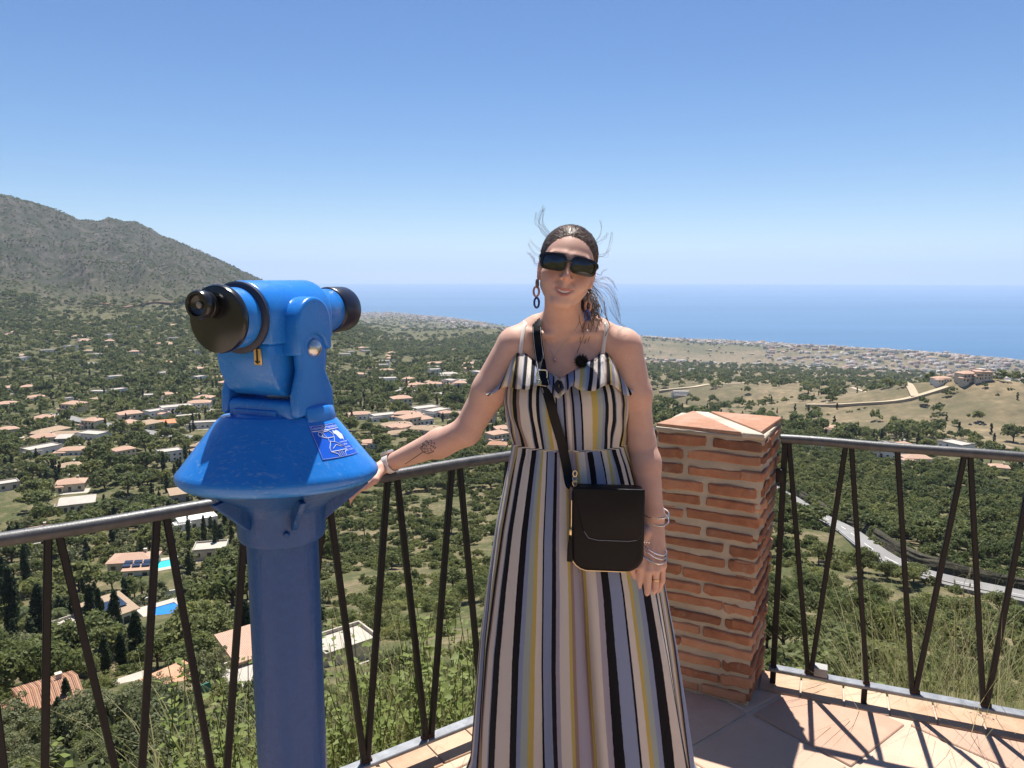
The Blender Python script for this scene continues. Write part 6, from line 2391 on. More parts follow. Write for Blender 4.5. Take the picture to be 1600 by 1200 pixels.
# ---- the coastal town
BLK = []
for k, (w, d, h, mw, mr) in enumerate(((22, 14, 9, M_WHITE, M_FLAT), (34, 15, 12, M_CREAM, M_FLAT), (18, 14, 6, M_WHITE, M_TILE2), (26, 16, 16, M_CREAM, M_FLAT), (40, 18, 7, M_WHITE, M_TILE2))):
    mb = MB().box((0, 0, h / 2 - 3), (w, d, h + 6))
    me = mb.mesh('town_block')
    me.materials.append(mw)
    rf = (MB().add([(-w / 2 - .4, -d / 2 - .4, h), (w / 2 + .4, -d / 2 - .4, h), (w / 2 + .4, d / 2 + .4, h), (-w / 2 - .4, d / 2 + .4, h), (-w / 4, 0, h + 3), (w / 4, 0, h + 3)],
                   [(0, 1, 5, 4), (1, 2, 5), (2, 3, 4, 5), (3, 0, 4), (3, 2, 1, 0)]) if mr is M_TILE2 else MB().box((0, 0, h + .4), (w + .4, d + .4, .8)).box((w * .2, 0, h + 2), (w * .2, d * .4, 3.0)))
    mr_ = rf.mesh('roof'); mr_.materials.append(mr)
    wn_ = MB()
    for f in range(max(1, int(h / 3))):
        wn_.box((0, -d / 2 - .1, 1.6 + f * 3), (w * .86, .3, 1.3))
    mw_ = wn_.mesh('window_band'); mw_.materials.append(M_SHUT)
    BLK.append((me, mr_, mw_))


def town_spot(rr):
    az = rr.uniform(-13, 37)
    dc = float(far_coast(az))
    if az < 0:
        d = dc - 150 - abs(rr.gauss(0, 0.20)) * dc
    else:
        d = dc - 120 - abs(rr.gauss(0, 0.17)) * dc
    x, y = d * math.sin(R(az)), d * math.cos(R(az))
    if float(vnoise(x / 500, y / 500, 77)) < 0.30: return None
    return Vector((x, y, float(ground_z(x, y))))


rt = random.Random(5)
cnt = 0
spots = []
while cnt < 260:
    g = town_spot(rt)
    if g is None: continue
    cnt += 1
    k = rt.choices(range(5), (5, 3, 6, 1.4, 2))[0]
    rz = faces_cam(g, rt.uniform(-40, 40)); s = rt.uniform(0.7, 1.25)
    o = empty('town_block', g, rz); o.scale = (s, s, s)
    mesh_obj('wall', BLK[k][0], None, o); mesh_obj('roof', BLK[k][1], None, o)
    look = ('white flat roofed block', 'long cream flat roofed block', 'small white block with pink roof', 'tall cream tower block', 'long white block with pink roof')[k]
    side = 'in the coastal town left of the person' if proj(g)[0] < 860 else ('in the coastal town above the pillar' if proj(g)[0] < 1250 else 'in the coastal town at the far right')
    tag(o, look + ' ' + side, 'building', look + 's ' + side)
V, F = [], []
n = 0
ta = np.array([rt.uniform(-13, 37) for _ in range(5200)])
tdc = far_coast(ta)
td = tdc - 130 - np.abs(np.array([rt.gauss(0, .18) for _ in range(5200)])) * tdc
tx, ty = td * np.sin(np.radians(ta)), td * np.cos(np.radians(ta))
tz = ground_z(tx, ty)
tk = vnoise(tx / 500, ty / 500, 77) >= 0.30
for i_ in np.nonzero(tk)[0]:
    g = Vector((tx[i_], ty[i_], tz[i_]))
    w, d, h = rt.uniform(9, 30), rt.uniform(9, 16), rt.uniform(5, 13)
    rz = rt.uniform(0, 3.1)
    m3 = Matrix.Rotation(rz, 3, 'Z')
    b = len(V)
    for a in (-1, 1):
        for c in (-1, 1):
            for z in (-3, h):
                p = m3 @ Vector((a * w / 2, c * d / 2, z)) + g
                V.append((p.x, p.y, p.z))
    F += [tuple(b + i for i in f) for f in ((0, 1, 3, 2), (4, 6, 7, 5), (0, 4, 5, 1), (2, 3, 7, 6), (1, 5, 7, 3))]
me = from_np('far_town', np.array(V), np.array(F))
mt = NT('far_town_render')
rnd = mt.n('NewGeometry').outputs['Random Per Island']
mt.set(color=mt.ramp(rnd, [(0.0, (0.42, 0.38, 0.34)), (0.3, (0.34, 0.28, 0.23)), (0.5, (0.30, 0.20, 0.15)), (0.75, (0.16, 0.165, 0.13))], 'CONSTANT'), rough=0.9)
tag(mesh_obj('far_town', me, mt.mat), 'dense pale houses of the far coastal town', 'town', kind='stuff')
# ================================================================== trees and shrubs
def mat_leaf(name, lo, hi, trans=0.25, rough=0.6):
    m = NT(name)
    oi = m.n('ObjectInfo').outputs['Random']
    isl = m.n('NewGeometry').outputs['Random Per Island']
    mixed = m.math('ADD', m.math('MULTIPLY', oi, 0.62), m.math('MULTIPLY', isl, 0.38))
    col = m.ramp(mixed, [(0.1, lo), (0.55, tuple((a + b) / 2 for a, b in zip(lo, hi))), (0.95, hi)])
    ps = m.pos()
    lo_n = m.noise(ps, 0.02, 3, 0.6)
    hi_n = m.noise(ps, 0.16, 2, 0.5)
    col = m.mix(m.ramp(lo_n, [(0.35, (0.75,) * 3), (0.55, (0, 0, 0))]), col, m.mix(1.0, col, (0.52, 0.60, 0.62, 1), 'MULTIPLY'))
    col = m.mix(m.ramp(hi_n, [(0.50, (0, 0, 0)), (0.70, (0.7,) * 3)]), col, m.mix(1.0, col, (1.35, 1.22, 0.95, 1), 'MULTIPLY'))
    m.set(color=col, rough=rough, spec=0.25)
    tr = m.n('BsdfTranslucent')
    m.link(col, tr.inputs[0])
    mx = m.n('MixShader')
    mx.inputs[0].default_value = trans
    m.link(m.p.outputs[0], mx.inputs[1])
    m.link(tr.outputs[0], mx.inputs[2])
    m.link(mx.outputs[0], m.out.inputs[0])
    return m.mat


M_PINE = mat_leaf('pine_needles', (0.105, 0.135, 0.045), (0.245, 0.26, 0.10), 0.5)
M_SHRUB = mat_leaf('shrub_leaves', (0.12, 0.15, 0.046), (0.27, 0.28, 0.11), 0.5)
M_OLIVE = mat_leaf('olive_leaves', (0.11, 0.13, 0.058), (0.24, 0.25, 0.125), 0.42)
M_CYP = mat_leaf('cypress_leaves', (0.026, 0.046, 0.018), (0.062, 0.086, 0.032), 0.25)
M_PALM = mat_leaf('palm_leaves', (0.06, 0.085, 0.025), (0.15, 0.16, 0.055))
M_BARK = plain('bark', (0.11, 0.075, 0.05), 0.95, 0.3, 4.0, bump=0.5)


def leaves(centers, radii, per, size, rng, squash=0.8, up=0.3):
    """leaf quads spread over clumps: (n,3) centres, (n,) radii"""
    n = len(centers)
    c = np.repeat(np.asarray(centers), per, 0)
    r = np.repeat(np.asarray(radii), per)
    dirs = rng.normal(size=(n * per, 3))
    dirs[:, 2] += up
    dirs /= np.linalg.norm(dirs, axis=1)[:, None]
    rad = r * rng.uniform(0.45, 1.08, n * per) ** 0.6
    p = c + dirs * rad[:, None] * np.array([1, 1, squash])
    nrm = dirs + rng.normal(size=dirs.shape) * 0.55
    nrm /= np.linalg.norm(nrm, axis=1)[:, None]
    a = np.cross(nrm, rng.normal(size=nrm.shape))
    a /= np.linalg.norm(a, axis=1)[:, None]
    b = np.cross(nrm, a)
    s = (size * rng.uniform(0.6, 1.4, n * per))[:, None]
    V = np.stack([p - a * s, p - b * s * .55, p + a * s, p + b * s * .55], 1).reshape(-1, 3)
    F = np.arange(n * per * 4).reshape(-1, 4)
    return V, F


def crown_mesh(kind, seed, lod):
    rng = np.random.default_rng(seed)
    if kind == 'pine':       # crown about 1 m in radius, its base at z = 0
        nc, per, sz = ((70, 60, 0.062) if lod == 0 else (34, 26, 0.13) if lod == 1 else (12, 11, 0.26))
        th = rng.uniform(0, 2 * np.pi, nc); rr = np.sqrt(rng.uniform(0.02, 1, nc)) * rng.uniform(.8, 1.08, nc)
        lop = 1 + 0.22 * np.sin(th * 2 + seed) + 0.16 * np.sin(th * 3 + seed * 2)
        x = rr * np.cos(th) * 0.82 * lop; y = rr * np.sin(th) * 0.82 * lop
        z = 0.16 + 0.80 * np.sqrt(np.clip(1 - (rr * .93) ** 2, 0, 1)) * rng.uniform(0.45, 1.1, nc)
        rad = rng.uniform(0.17, 0.34, nc)
        up = .35
    elif kind == 'shrub':
        nc, per, sz = ((60, 62, 0.060) if lod == 0 else (28, 26, 0.14) if lod == 1 else (10, 11, 0.27))
        th = rng.uniform(0, 2 * np.pi, nc); ph = np.arccos(rng.uniform(0.0, 1, nc))
        k = rng.uniform(0.5, 0.95, nc) * (1 + 0.2 * np.sin(th * 3 + seed))
        x = k * np.sin(ph) * np.cos(th); y = k * np.sin(ph) * np.sin(th); z = k * np.cos(ph) * 0.82 + 0.06
        rad = rng.uniform(0.17, 0.32, nc)
        up = .3
    elif kind == 'olive':
        nc, per, sz = ((90, 75, 0.05) if lod == 0 else (34, 30, 0.11) if lod == 1 else (12, 12, 0.24))
        th = rng.uniform(0, 2 * np.pi, nc); ph = np.arccos(rng.uniform(-0.35, 1, nc))
        k = rng.uniform(0.45, 1.0, nc) * (1 + 0.22 * np.sin(th * 2 + seed))
        x = k * np.sin(ph) * np.cos(th); y = k * np.sin(ph) * np.sin(th); z = k * np.cos(ph) * 0.85 + 0.35
        rad = rng.uniform(0.14, 0.27, nc)
        up = .2
    else:                    # cypress, 1 m in radius and 6.5 m tall
        nc, per, sz = ((120, 40, 0.13) if lod == 0 else (60, 18, 0.24) if lod == 1 else (20, 10, 0.5))
        z = rng.uniform(0.1, 6.3, nc); th = rng.uniform(0, 2 * np.pi, nc)
        w = np.clip(np.sin(np.clip((z + 0.7) / 7.1, 0, 1) * np.pi) ** 0.75, 0.05, 1) * 0.82
        rr = w * rng.uniform(0.35, 0.85, nc)
        x = rr * np.cos(th); y = rr * np.sin(th)
        rad = 0.18 + w * 0.28
        up = .5
    V, F = leaves(np.stack([x, y, z], 1), rad, per, sz, rng, 0.75 if kind != 'cypress' else 1.3, up)
    return from_np(kind + '_crown', V, F, smooth=False)


def trunk_mesh(kind, seed):
    rr = random.Random(seed)
    mb = MB()
    if kind == 'cypress':
        mb.tube([(0, 0, -0.8), (0, 0, 1.2), (0.02, 0, 5.6)], [0.14, 0.12, 0.03], 7)
    else:
        lean = Vector((rr.uniform(-.12, .12), rr.uniform(-.12, .12), 0))
        z0 = -0.9 if kind == 'pine' else -0.35
        top = 0.42
        mb.tube([Vector((0, 0, z0 - .35)), Vector((0, 0, z0 * .5)) + lean, Vector((0, 0, 0.12)) + lean * .5, Vector((0, 0, top))], [0.075, 0.06, 0.05, 0.02], 7)
        for k in range(5):
            a = k * 1.26 + rr.uniform(-.4, .4)
            d = Vector((math.cos(a), math.sin(a), 0))
            mb.tube([Vector((0, 0, rr.uniform(-.15, .1))) + lean * .5, d * .32 + Vector((0, 0, .22)), d * .66 + Vector((0, 0, .42))], [0.035, 0.026, 0.010], 5)
    return mb.mesh(kind + '_trunk')


LEAFM = {'pine': M_PINE, 'shrub': M_SHRUB, 'olive': M_OLIVE, 'cypress': M_CYP}
CROWN = {}
TRUNK = {}
for kind in LEAFM:
    for lod in (0, 1, 2):
        CROWN[kind, lod] = []
        for s in range(4):
            me = crown_mesh(kind, 100 * lod + s * 7 + len(kind), lod)
            me.materials.append(LEAFM[kind])
            CROWN[kind, lod].append(me)
    TRUNK[kind] = []
    for s in range(3):
        me = trunk_mesh(kind, s); me.materials.append(M_BARK); TRUNK[kind].append(me)

NAMES = {'pine': 'pine_tree', 'shrub': 'shrub', 'olive': 'olive_tree', 'cypress': 'cypress_tree'}
CATS = {'pine': 'tree', 'shrub': 'shrub', 'olive': 'tree', 'cypress': 'tree'}


def plant(kind, p, r, hz, trunk_h, label, group, lod, rnd):
    """r crown radius, hz vertical stretch, trunk_h height of the crown base"""
    root = empty(NAMES[kind], p, rnd.uniform(0, 6.28))
    cr = mesh_obj('crown' if kind != 'shrub' else 'foliage', rnd.choice(CROWN[kind, lod]), None, root)
    cr.scale = (r, r * rnd.uniform(.85, 1.15), r * hz)
    cr.location = (0, 0, trunk_h)
    tr = mesh_obj('trunk' if kind != 'shrub' else 'stem', rnd.choice(TRUNK[kind]), None, root)
    if kind == 'cypress':
        tr.scale = (r, r, r * hz); tr.location = (0, 0, trunk_h)
    else:
        k = (trunk_h + .3) / 0.95 if kind == 'pine' else (trunk_h + .2) / 0.45
        tr.scale = (r, r, max(r * hz, k)); tr.location = (0, 0, trunk_h)
    tag(root, label, CATS[kind], group)
    return root


rnd = random.Random(33)
# ---- trees placed one by one: kind, u, v of the base, crown radius, stretch, trunk, label
SINGLE = [
    ('cypress', 38, 1118, .50, .75, .3, 'third small cypress from the left before the tiled roof'),
    ('cypress', 14, 1122, .45, .7, .3, 'small cypress at the left edge before the tiled roof'),
    ('cypress', 52, 1122, .48, .72, .3, 'small cypress beside the third one before the tiled roof'),
    ('cypress', 92, 1120, .5, .72, .3, 'short cypress at the right end of the tiled roof'),
    ('cypress', 106, 1114, .62, 1.05, .3, 'tallest cypress at the right end of the tiled roof'),
    ('cypress', 146, 1010, 1.25, 1.5, .3, 'leftmost tall cypress before the villa with three roof panels'),
    ('cypress', 160, 1012, 1.2, 1.45, .3, 'second tall cypress before the villa with three roof panels'),
    ('cypress', 184, 1012, 1.2, 1.4, .3, 'rightmost tall cypress before the villa with three roof panels'),
    ('cypress', 173, 1012, 1.0, 1.1, .3, 'shortest cypress before the villa with three roof panels'),
    ('cypress', 22, 1000, 2.2, 1.15, .3, 'broad dark cypress left of the large palm'),
    ('cypress', 66, 1002, 1.9, 1.0, .3, 'broad dark cypress right of the large palm'),
    ('cypress', 43, 930, 1.5, 1.5, .3, 'dark cypress right of the first railing pair at the left'),
    ('cypress', 122, 762, .9, .95, .3, 'dark cypress in front of the pink tiled villa'),
    ('cypress', 81, 727, .8, .95, .3, 'left cypress of a pair beside the brown roofed villa'),
    ('cypress', 87, 727, .8, .9, .3, 'right cypress of a pair beside the brown roofed villa'),
    ('cypress', 94, 742, .7, .8, .3, 'left low cypress between two villas'),
    ('cypress', 101, 741, .7, .8, .3, 'right low cypress between two villas'),
    ('cypress', 242, 752, .9, .9, .3, 'dark cypress just left of the hood rim'),
    ('cypress', 296, 860, 1.1, 1.7, .3, 'left dark cypress below the hood'),
    ('cypress', 320, 858, 1.1, 1.6, .3, 'middle dark cypress below the hood'),
    ('cypress', 338, 862, 1.1, 1.5, .3, 'right dark cypress below the hood'),
    ('pine', 143, 722, 5.2, .95, 1.5, 'large dark round tree in the middle of the left valley'),
    ('pine', 60, 800, 7.5, .62, 4.2, 'wide umbrella pine above the left railing'),
    ('pine', 172, 812, 6.4, .62, 3.8, 'bright umbrella pine right of the long cream house'),
    ('pine', 245, 800, 5.2, .65, 3.4, 'umbrella pine left of the hood rim'),
    ('pine', 22, 880, 6.0, .8, 2.5, 'green rounded tree below the left end of the handrail'),
    ('pine', 215, 676, 6.5, .85, 2.0, 'broad tree beside the valley street'),
    ('pine', 545, 745, 6.0, .9, 1.5, 'dark tree group right of the hood sticker'),
    ('pine', 600, 700, 7.0, .9, 1.5, 'dark round tree above the wrist watch'),
    ('pine', 640, 690, 6.0, .95, 1.5, 'dark tree above the forearm tattoo'),
    ('olive', 328, 1075, 2.8, 1.1, 1.4, 'bushy green tree between fence and terracotta courtyard'),
    ('olive', 160, 1150, 3.4, .95, .8, 'large soft grey green bush low at the left'),
    ('olive', 100, 1160, 2.6, .9, .6, 'grey green bush under the tiled house'),
    ('olive', 20, 1150, 3.0, .9, .6, 'grey green bush at the lower left edge'),
    ('olive', 250, 1180, 3.2, .9, .6, 'broad olive bush behind the lower railing bars'),
    ('olive', 370, 1165, 2.6, .9, .6, 'olive bush beside the telescope column'),
    ('shrub', 60, 1195, 2.0, .9, .1, 'yellow green shrub in the lower left corner'),
    ('shrub', 150, 1072, 2.4, .8, .1, 'bright leafy shrub above the terracotta courtyard'),
    ('shrub', 120, 1106, 1.8, .7, .1, 'low lime green shrub right of the cypresses'),
    ('shrub', 205, 1050, 2.2, .8, .1, 'reddish green shrub beside the courtyard'),
    ('pine', 1345, 902, 3.3, 1.1, 2.2, 'dark pine standing at the bend of the mountain road'),
    ('pine', 1415, 918, 2.6, .95, 1.6, 'round pine covering the road right of the bend'),
    ('pine', 1250, 690, 5.5, .8, 1.8, 'dark clump beside the pillar top'),
]
for (k, u, v, r, hz, th, lab) in SINGLE:
    g = ground(u, v)
    plant(k, g - Vector((0, 0, .15)), r, hz, th, lab, None, 0 if g.length < 260 else 1, rnd)
    AVOID.append((g.x, g.y, r * 0.8))


# palms
def palm(u, v, h, r, label):
    g = ground(u, v)
    root = empty('palm_tree', g)
    MB().tube([(0, 0, -.5), (0.1, 0, h * .5), (0, 0.1, h)], [.32, .24, .26], 9).build('trunk', M_BARK, root, smooth=True)
    rr = random.Random(int(u))
    V, F = [], []
    for k in range(46):
        a = k * 2.399; e = rr.uniform(-.35, 1.25)
        d = Vector((math.cos(a), math.sin(a), 0))
        pts = []
        for i in range(7):
            t = i / 6
            pts.append(Vector((0, 0, h)) + d * (r * t * math.cos(e * (1 - t * .3))) + Vector((0, 0, r * (math.sin(e) * t - 0.75 * t * t))))
        for i in range(6):
            for j in range(3):
                q = pts[i].lerp(pts[i + 1], j / 3)
                tan = (pts[i + 1] - pts[i]).normalized()
                for sgn in (-1, 1):
                    side = tan.cross(Vector((0, 0, 1))).normalized() * sgn
                    tip = q + side * r * .2 * (1 - .5 * abs(i / 6 - .5)) + tan * r * .1 - Vector((0, 0, r * .07))
                    b = len(V)
                    V += [q, q + tan * r * .035, tip]
                    F.append((b, b + 1, b + 2))
    me = bpy.data.meshes.new('crown'); me.from_pydata(V, [], F); me.update()
    mesh_obj('crown', me, M_PALM, root)
    tag(root, label, 'tree')
    for dv in (0, 12, 26):
        q = ground(u, v + dv)
        AVOID.append((q.x, q.y, r * .6))


palm(44, 992, 5.5, 3.4, 'large palm tree left of the villa with three roof panels')
palm(92, 985, 4.2, 2.6, 'smaller pale palm tree between railing bars')
palm(222, 935, 4.5, 2.4, 'palm tree beside the blue swimming pool')

# ---- scattered growth
AV = np.array(AVOID)
RD = np.array(ROADS)


def blocked(x, y, r):
    if np.any(np.hypot(AV[:, 0] - x, AV[:, 1] - y) < AV[:, 2] + r * 0.5): return True
    return bool(np.any(np.hypot(RD[:, 0] - x, RD[:, 1] - y) < RD[:, 2] + r * 0.55))


# clearings, seen from above: place and radius
CLEAR = []
for (u, v, r) in ((190, 640, 14), (175, 695, 13), (210, 722, 16), (255, 700, 12), (530, 955, 8), (540, 925, 9), (470, 900, 7), (300, 985, 9), (345, 955, 8), (225, 1005, 8),
                  (590, 900, 4), (700, 880, 4), (735, 985, 5), (690, 820, 4), (1225, 905, 7), (1215, 950, 6), (1230, 1000, 5), (1480, 760, 8), (1350, 1010, 4), (640, 955, 4),
                  (1225, 795, 6), (1240, 808, 6), (1262, 822, 6), (1285, 838, 6), (1310, 855, 5), (1335, 870, 4), (1470, 930, 4), (1540, 948, 4),
                  (600, 830, 3), (530, 800, 4), (770, 850, 3), (660, 775, 4)):
    g = ground(u, v)
    CLEAR.append((g.x, g.y, r))
CL = np.array(CLEAR)

cand = []        # (angular size, kind, x, y, r)
grid = {}
rg = np.random.default_rng(91)


def try_points(n, d0, d1, az0, az1, fn):
    d = np.sqrt(rg.uniform(d0 ** 2, d1 ** 2, n)); az = np.radians(rg.uniform(az0, az1, n))
    x = d * np.sin(az); y = d * np.cos(az)
    dry, wood, mount = cover(x, y)
    u1 = rg.uniform(0, 1, n)
    patch = fbm(x / 22, y / 22, 131, 3) * 2
    plot = fbm(x / 55, y / 55, 151, 3) * 2
    for i in range(n):
        if 100 < d[i] < 1050 and az[i] < R(8) and plot[i] < -0.40 and u1[i] > .06: continue
        res = fn(d[i], math.degrees(az[i]), dry[i], wood[i], mount[i], u1[i], patch[i])
        if res is None: continue
        kind, r, gap = res
        cs = 16.0 if d[i] < 900 else 60.0
        cx, cy = int(x[i] // cs), int(y[i] // cs)
        ok = True
        for a in (-1, 0, 1):
            for b in (-1, 0, 1):
                for (px_, py_, pr) in grid.get((cs, cx + a, cy + b), ()):
                    if (px_ - x[i]) ** 2 + (py_ - y[i]) ** 2 < ((pr + r) * gap) ** 2:
                        ok = False; break
                if not ok: break
            if not ok: break
        if not ok: continue
        if d[i] < 1500 and blocked(x[i], y[i], r): continue
        if d[i] < 700 and np.any(np.hypot(CL[:, 0] - x[i], CL[:, 1] - y[i]) < CL[:, 2]) and u1[i] > 0.04: continue
        grid.setdefault((cs, cx, cy), []).append((x[i], y[i], r))
        cand.append((r / d[i], kind, x[i], y[i], r))


def near_fn(d, az, dry, wood, mount, u, patch):
    q = rnd.random()
    if d < 24 and az > -14: return None
    if az > 9 and d > 205:                                  # pine slope
        if u < dry * .95: return None
        return ('pine', rnd.uniform(2.2, 3.6), 0.62) if u < 0.97 else None
    if az > 6:                                              # scrub below the road
        if patch < -0.28: return None
        return ('shrub', rnd.uniform(1.0, 2.4), 0.68) if q < .72 else ('pine', rnd.uniform(1.8, 3.0), .7)
    if az > -14:                                            # scrub slope in the middle
        if patch < -0.34 and d < 330: return None
        if d < 330: return ('shrub', rnd.uniform(1.2, 2.7), 0.66) if q < .86 else ('pine', rnd.uniform(2, 3.2), .7)
        return ('pine', rnd.uniform(2.8, 4.8), .66) if q < .75 else ('shrub', rnd.uniform(1.6, 2.8), .7)
    if patch < -0.42: return None
    if d < 26: return None
    if d < 110: return ('shrub', rnd.uniform(0.9, 2.2), .7) if q < .6 else ('olive', rnd.uniform(1.5, 2.6), .7)
    if q < .40: return ('pine', rnd.choice((rnd.uniform(2.6, 4.0), rnd.uniform(4.5, 7.5))), .66)
    if q < .64: return ('shrub', rnd.uniform(1.2, 3.0), .7)
    if q < .86: return ('olive', rnd.uniform(1.8, 3.8), .7)
    return ('cypress', rnd.uniform(.8, 1.5), .9)


def mid_fn(d, az, dry, wood, mount, u, patch):
    if u > wood * 1.15 + 0.22 * (1 - dry): return None
    q = rnd.random()
    if q < .60: return ('pine', rnd.choice((rnd.uniform(2.6, 4.2), rnd.uniform(4.5, 8.0))), .66)
    if q < .90: return ('shrub', rnd.uniform(1.6, 3.6), .7)
    return ('cypress', rnd.uniform(1.0, 1.5), .9)


def far_fn(d, az, dry, wood, mount, u, patch):
    if d > float(far_coast(az)) - 80: return None
    if mount > .5: return ('shrub', rnd.uniform(1.8, 4.2), .75) if u < 0.5 + patch * .9 else None
    if u > wood * 1.1 + 0.10: return None
    return ('pine', rnd.uniform(4.5, 8.5), .68)


try_points(2600, 16, 70, -44, 44, near_fn)
try_points(9000, 70, 260, -44, 44, near_fn)
try_points(11000, 260, 480, -43, 43, near_fn)
try_points(24000, 480, 1050, -42, 42, mid_fn)
try_points(34000, 1050, 2600, -41, 41, far_fn)
try_points(16000, 1900, 3400, -42, -13, far_fn)
try_points(14000, 2600, 6500, -40, 40, far_fn)


def seen(x, y):
    """inside the frame, and not behind the telescope, the pillar or the person"""
    az = math.atan2(x, y)
    if abs(az) > R(36.5): return False
    z = float(ground_z(x, y)) - CAM_Z + 1.0
    fy = y * CP - z * SP
    up = y * SP + z * CP
    u = 800 + FPX * x / fy; v = 600 - FPX * up / fy
    if not (-15 < u < 1615 and v < 1215): return False
    if 398 < u < 512 and v > 840: return False
    if 290 < u < 585 and 640 < v < 770: return False
    if 770 < u < 1040 and v > 560: return False
    if 1030 < u < 1195 and v > 660: return False
    return True


cand.sort(key=lambda c: -c[0])
quota = {'pine': 300, 'shrub': 300, 'olive': 150, 'cypress': 120}
rest = []
for c in cand:
    _, kind, x, y, r = c
    d = math.hypot(x, y)
    if quota[kind] > 0 and d < 700 and seen(x, y):
        quota[kind] -= 1
        az = math.degrees(math.atan2(x, y))
        z = float(ground_z(x, y))
        where = whereabouts((x, y, z))
        big = r > {'pine': 4.2, 'shrub': 1.9, 'olive': 2.6, 'cypress': 1.1}[kind]
        what = ('large ' if big else 'small ') + {'pine': 'rounded pine', 'shrub': 'round shrub', 'olive': 'soft olive tree', 'cypress': 'dark cypress'}[kind]
        hz, th = {'pine': (rnd.uniform(.8, 1.15), rnd.uniform(.25, .7) * r), 'shrub': (rnd.uniform(.7, 1.05), 0.05), 'olive': (rnd.uniform(.8, 1.05), .3 * r), 'cypress': (rnd.uniform(.7, 1.1), .2)}[kind]
        plant(kind, (x, y, z - .1), r, hz, th, what + ' ' + where, what + ('es ' if kind == 'cypress' else 's ') + where, 0 if d < 170 else 1, rnd)
    else:
        rest.append((kind, x, y, r, d))


# ---- all the growth farther off, one object of scattered trees
def scatter(name, label, meshes, pts, cat):
    """pts: (x, y, z, sx, sy, sz, rot, pick)"""
    col = bpy.data.collections.new(name + '_kinds')
    for i, me in enumerate(meshes):
        o = bpy.data.objects.new('%s_%02d' % (name, i), me)
        col.objects.link(o)
    P = np.array(pts, dtype=np.float32)
    me = bpy.data.meshes.new(name)
    me.vertices.add(len(P))
    me.vertices.foreach_set('co', P[:, :3].ravel())
    a = me.attributes.new('size', 'FLOAT_VECTOR', 'POINT'); a.data.foreach_set('vector', P[:, 3:6].ravel())
    a = me.attributes.new('turn', 'FLOAT', 'POINT'); a.data.foreach_set('value', P[:, 6].copy())
    a = me.attributes.new('pick', 'INT', 'POINT'); a.data.foreach_set('value', P[:, 7].astype(np.int32))
    o = mesh_obj(name, me)
    ng = bpy.data.node_groups.new(name, 'GeometryNodeTree')
    ng.interface.new_socket('Geometry', in_out='INPUT', socket_type='NodeSocketGeometry')
    ng.interface.new_socket('Geometry', in_out='OUTPUT', socket_type='NodeSocketGeometry')
    N = ng.nodes
    gi, go = N.new('NodeGroupInput'), N.new('NodeGroupOutput')
    ci = N.new('GeometryNodeCollectionInfo')
    ci.inputs['Collection'].default_value = col
    ci.inputs['Separate Children'].default_value = True
    ci.inputs['Reset Children'].default_value = True
    ip = N.new('GeometryNodeInstanceOnPoints')
    ip.inputs['Pick Instance'].default_value = True

    def named(nm, ty):
        n = N.new('GeometryNodeInputNamedAttribute'); n.data_type = ty; n.inputs['Name'].default_value = nm
        return n.outputs['Attribute']
    cx = N.new('ShaderNodeCombineXYZ')
    L = ng.links.new
    L(named('turn', 'FLOAT'), cx.inputs['Z'])
    L(gi.outputs[0], ip.inputs['Points'])
    L(ci.outputs[0], ip.inputs['Instance'])
    L(named('pick', 'INT'), ip.inputs['Instance Index'])
    L(cx.outputs[0], ip.inputs['Rotation'])
    L(named('size', 'FLOAT_VECTOR'), ip.inputs['Scale'])
    L(ip.outputs[0], go.inputs[0])
    md = o.modifiers.new('scatter', 'NODES')
    md.node_group = ng
    tag(o, label, cat, kind='stuff')
    return o


KORD = ['pine', 'shrub', 'olive', 'cypress']
meshes = [m_ for k in KORD for l in (1, 2) for m_ in CROWN[k, l]]
pts = []
xs = np.array([c[1] for c in rest]); ys = np.array([c[2] for c in rest])
zs = ground_z(xs, ys)
for (kind, x, y, r, d), z in zip(rest, zs):
    l = 0 if d < 650 else 1
    pick = KORD.index(kind) * 8 + l * 4 + rnd.randrange(4)
    hz = rnd.uniform(.75, 1.15) * (1.15 if kind == 'pine' else 1)
    lift = {'pine': .25 * r, 'shrub': 0, 'olive': .15 * r, 'cypress': 0}[kind]
    pts.append((x, y, z + lift, r, r * rnd.uniform(.85, 1.15), r * hz, rnd.uniform(0, 6.28), pick))
scatter('distant_woods', 'woods and scrub covering the farther valley and mountain', meshes, pts, 'woods')
print('TREES individual', sum({'pine': 300, 'shrub': 300, 'olive': 150, 'cypress': 120}.values()) - sum(quota.values()), 'rest', len(rest), quota)
# ================================================================== weeds outside the railing
M_WEED = mat_leaf('weed_leaves', (0.16, 0.21, 0.045), (0.40, 0.43, 0.14), 0.45, 0.55)
M_STRAW = mat_leaf('dry_grass', (0.42, 0.36, 0.16), (0.66, 0.58, 0.32), 0.4, 0.7)
M_GRASS = mat_leaf('green_grass', (0.17, 0.19, 0.05), (0.38, 0.38, 0.13), 0.45, 0.6)
M_HUSK = mat_leaf('oat_husk', (0.50, 0.46, 0.30), (0.70, 0.66, 0.48), 0.4, 0.7)
M_FLOW = mat_leaf('yellow_flower', (0.55, 0.50, 0.10), (0.75, 0.70, 0.22), 0.3, 0.7)
rw = random.Random(17)


def rail_world(rail, n, s, q):
    x = rail[0].x + rail[1].x * s + n[0] * q
    y = rail[0].y + rail[1].y * s + n[1] * q
    return Vector((x, y, float(ground_z(x, y))))


